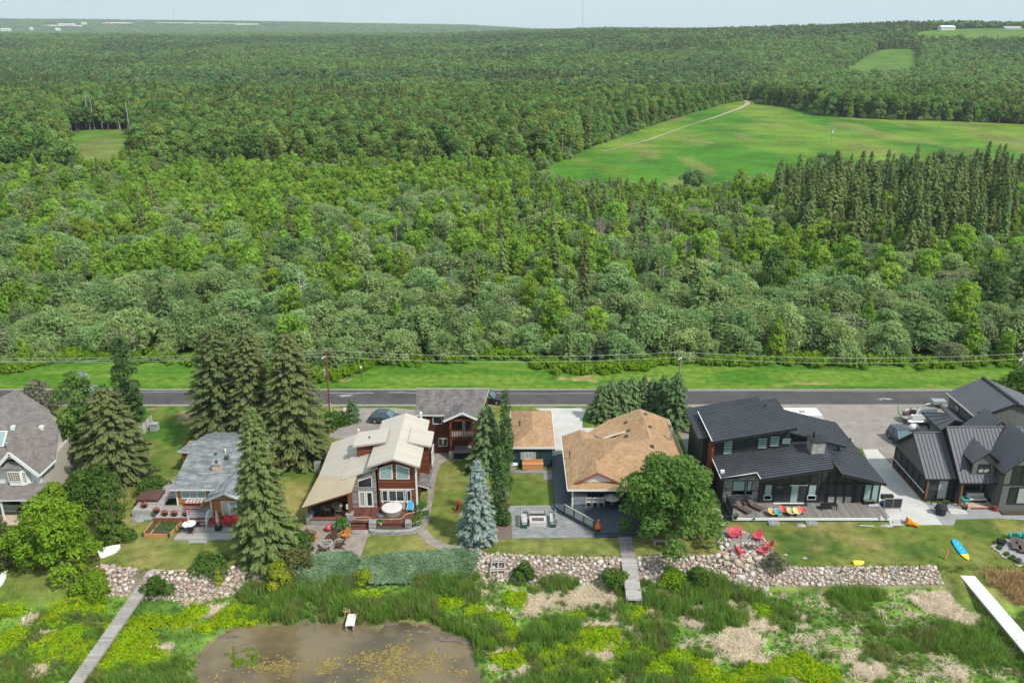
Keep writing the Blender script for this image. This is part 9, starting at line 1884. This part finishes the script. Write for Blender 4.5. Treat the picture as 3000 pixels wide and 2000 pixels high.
# pond
M_WATER, N_, L_, b_ = nodes_of('murky pond water'); b_.inputs['Roughness'].default_value = .07; b_.inputs['Specular IOR Level'].default_value = .5
g_ = N_.new('ShaderNodeNewGeometry'); n1 = N_.new('ShaderNodeTexNoise'); n1.inputs['Scale'].default_value = .22; n1.inputs['Detail'].default_value = 8; n1.inputs['Roughness'].default_value = .6; L_.new(g_.outputs['Position'], n1.inputs['Vector'])
r_ = N_.new('ShaderNodeValToRGB'); e = r_.color_ramp.elements; e[0].position, e[1].position = .36, .62; e[0].color, e[1].color = (.080, .064, .036, 1), (.175, .132, .072, 1); L_.new(n1.outputs['Fac'], r_.inputs['Fac']); L_.new(r_.outputs['Color'], b_.inputs['Base Color'])
n2_ = N_.new('ShaderNodeTexNoise'); n2_.inputs['Scale'].default_value = 2.5; L_.new(g_.outputs['Position'], n2_.inputs['Vector']); bp = N_.new('ShaderNodeBump'); bp.inputs['Strength'].default_value = .06; L_.new(n2_.outputs['Fac'], bp.inputs['Height']); L_.new(bp.outputs['Normal'], b_.inputs['Normal'])
cx, cy = sum(p.x for p in POND) / len(POND), sum(p.y for p in POND) / len(POND)
tag(MB().poly([(cx + (p.x - cx) * 1.12, cy + (p.y - cy) * 1.12, -1.40) for p in POND]).build('pond', M_WATER), kind='structure')
M_ALGA = leafmat('yellow algae mats', (.17, .145, .045), (.36, .30, .10), .1, .02, .1); na = 52000; X3, Y3 = rng.uniform(-28, -1, na), rng.uniform(44, 64, na)
line = np.interp(X3, [at('b1', 1500, 900, -1.4).x, at('b1', 1800, 790, -1.4).x, at('b2', 200, 930, -1.4).x, at('b2', 700, 800, -1.4).x, at('b2', 1000, 850, -1.4).x], [at('b1', 1500, 920, -1.4).y, at('b1', 1800, 780, -1.4).y, at('b2', 200, 900, -1.4).y, at('b2', 700, 785, -1.4).y, at('b2', 1000, 845, -1.4).y])
k = (pond_d(X3, Y3) > .9) & (Y3 < line + rng.normal(0, .5, na)) & (rng.random(na) < np.clip(sstep(.38, .62, fbm(X3, Y3, 2.2, 91)) * 1.1, 0.03, 1)); m_ = k.sum()
Q = rhombs(np.c_[X3[k], Y3[k], np.full(m_, -1.385) + rng.uniform(0, .02, m_)], np.tile([0, 0, 1.0], (m_, 1)) + rng.normal(0, .05, (m_, 3)), .085, .75, jit=.75); o = bpy.data.objects.new('floating_algae', quadmesh('algae', Q, [M_ALGA], tint=np.clip(rng.normal(.5, .3, m_), 0, 1))); col.objects.link(o); tag(o, 'yellow-brown algae mats floating on the near half of the pond', 'algae', None, 'stuff')
mud = MB()
for k_, x, y, a, b, h_ in (('b2', 1000, 745, 1.5, .6, .16), ('b2', 800, 705, .7, .25, .1), ('b2', 690, 700, .3, .14, .12), ('b2', 1080, 770, .8, .4, .14), ('b2', 560, 650, .9, .25, .08), ('b1', 1560, 620, 1.2, .2, .09)): p = at(k_, x, y, -1.4); mud.ball((p.x, p.y, -1.4), a, b, h_, 10, 5, .25)
o = mud.build('mud_bank', mat('wet grey mud', (.135, .105, .08), .6, .35, 3, .6)); tag(o, 'wet mud and drowned stems along the pond rim', 'mud', None, 'stuff')
c = at('b1', 1690, 760, -1.38); g = np.random.default_rng(97); Q, t_ = blobs_crown(np.c_[c.x + g.normal(0, .75, 26), c.y + g.normal(0, .55, 26) + .0, np.full(26, -1.38)], np.full(26, .26), 800, .09, g, .5, .6, .5); o = bpy.data.objects.new('water_plants', quadmesh('water plants', Q, [M_BUSHB], tint=t_)); col.objects.link(o); tag(o, 'green floating water plants at the left of the pond', 'water plants', None, 'stuff')

# ------------------------------------------------------------------ summer haze: one closed box of even, thin, pale air
hz = MB().box(-9000, 9000, -60, 11500, -60, 420).build('haze', bpy.data.materials.new('haze air'))
hz['kind'] = 'stuff'
hm = hz.data.materials[0]; hm.use_nodes = True; hN, hL = hm.node_tree.nodes, hm.node_tree.links; hN.clear()
ho, hv = hN.new('ShaderNodeOutputMaterial'), hN.new('ShaderNodeVolumePrincipled')
hv.inputs['Color'].default_value = (.80, .92, 1.0, 1); hv.inputs['Density'].default_value = 8.5e-5; hv.inputs['Anisotropy'].default_value = .1
hL.new(hv.outputs['Volume'], ho.inputs['Volume'])
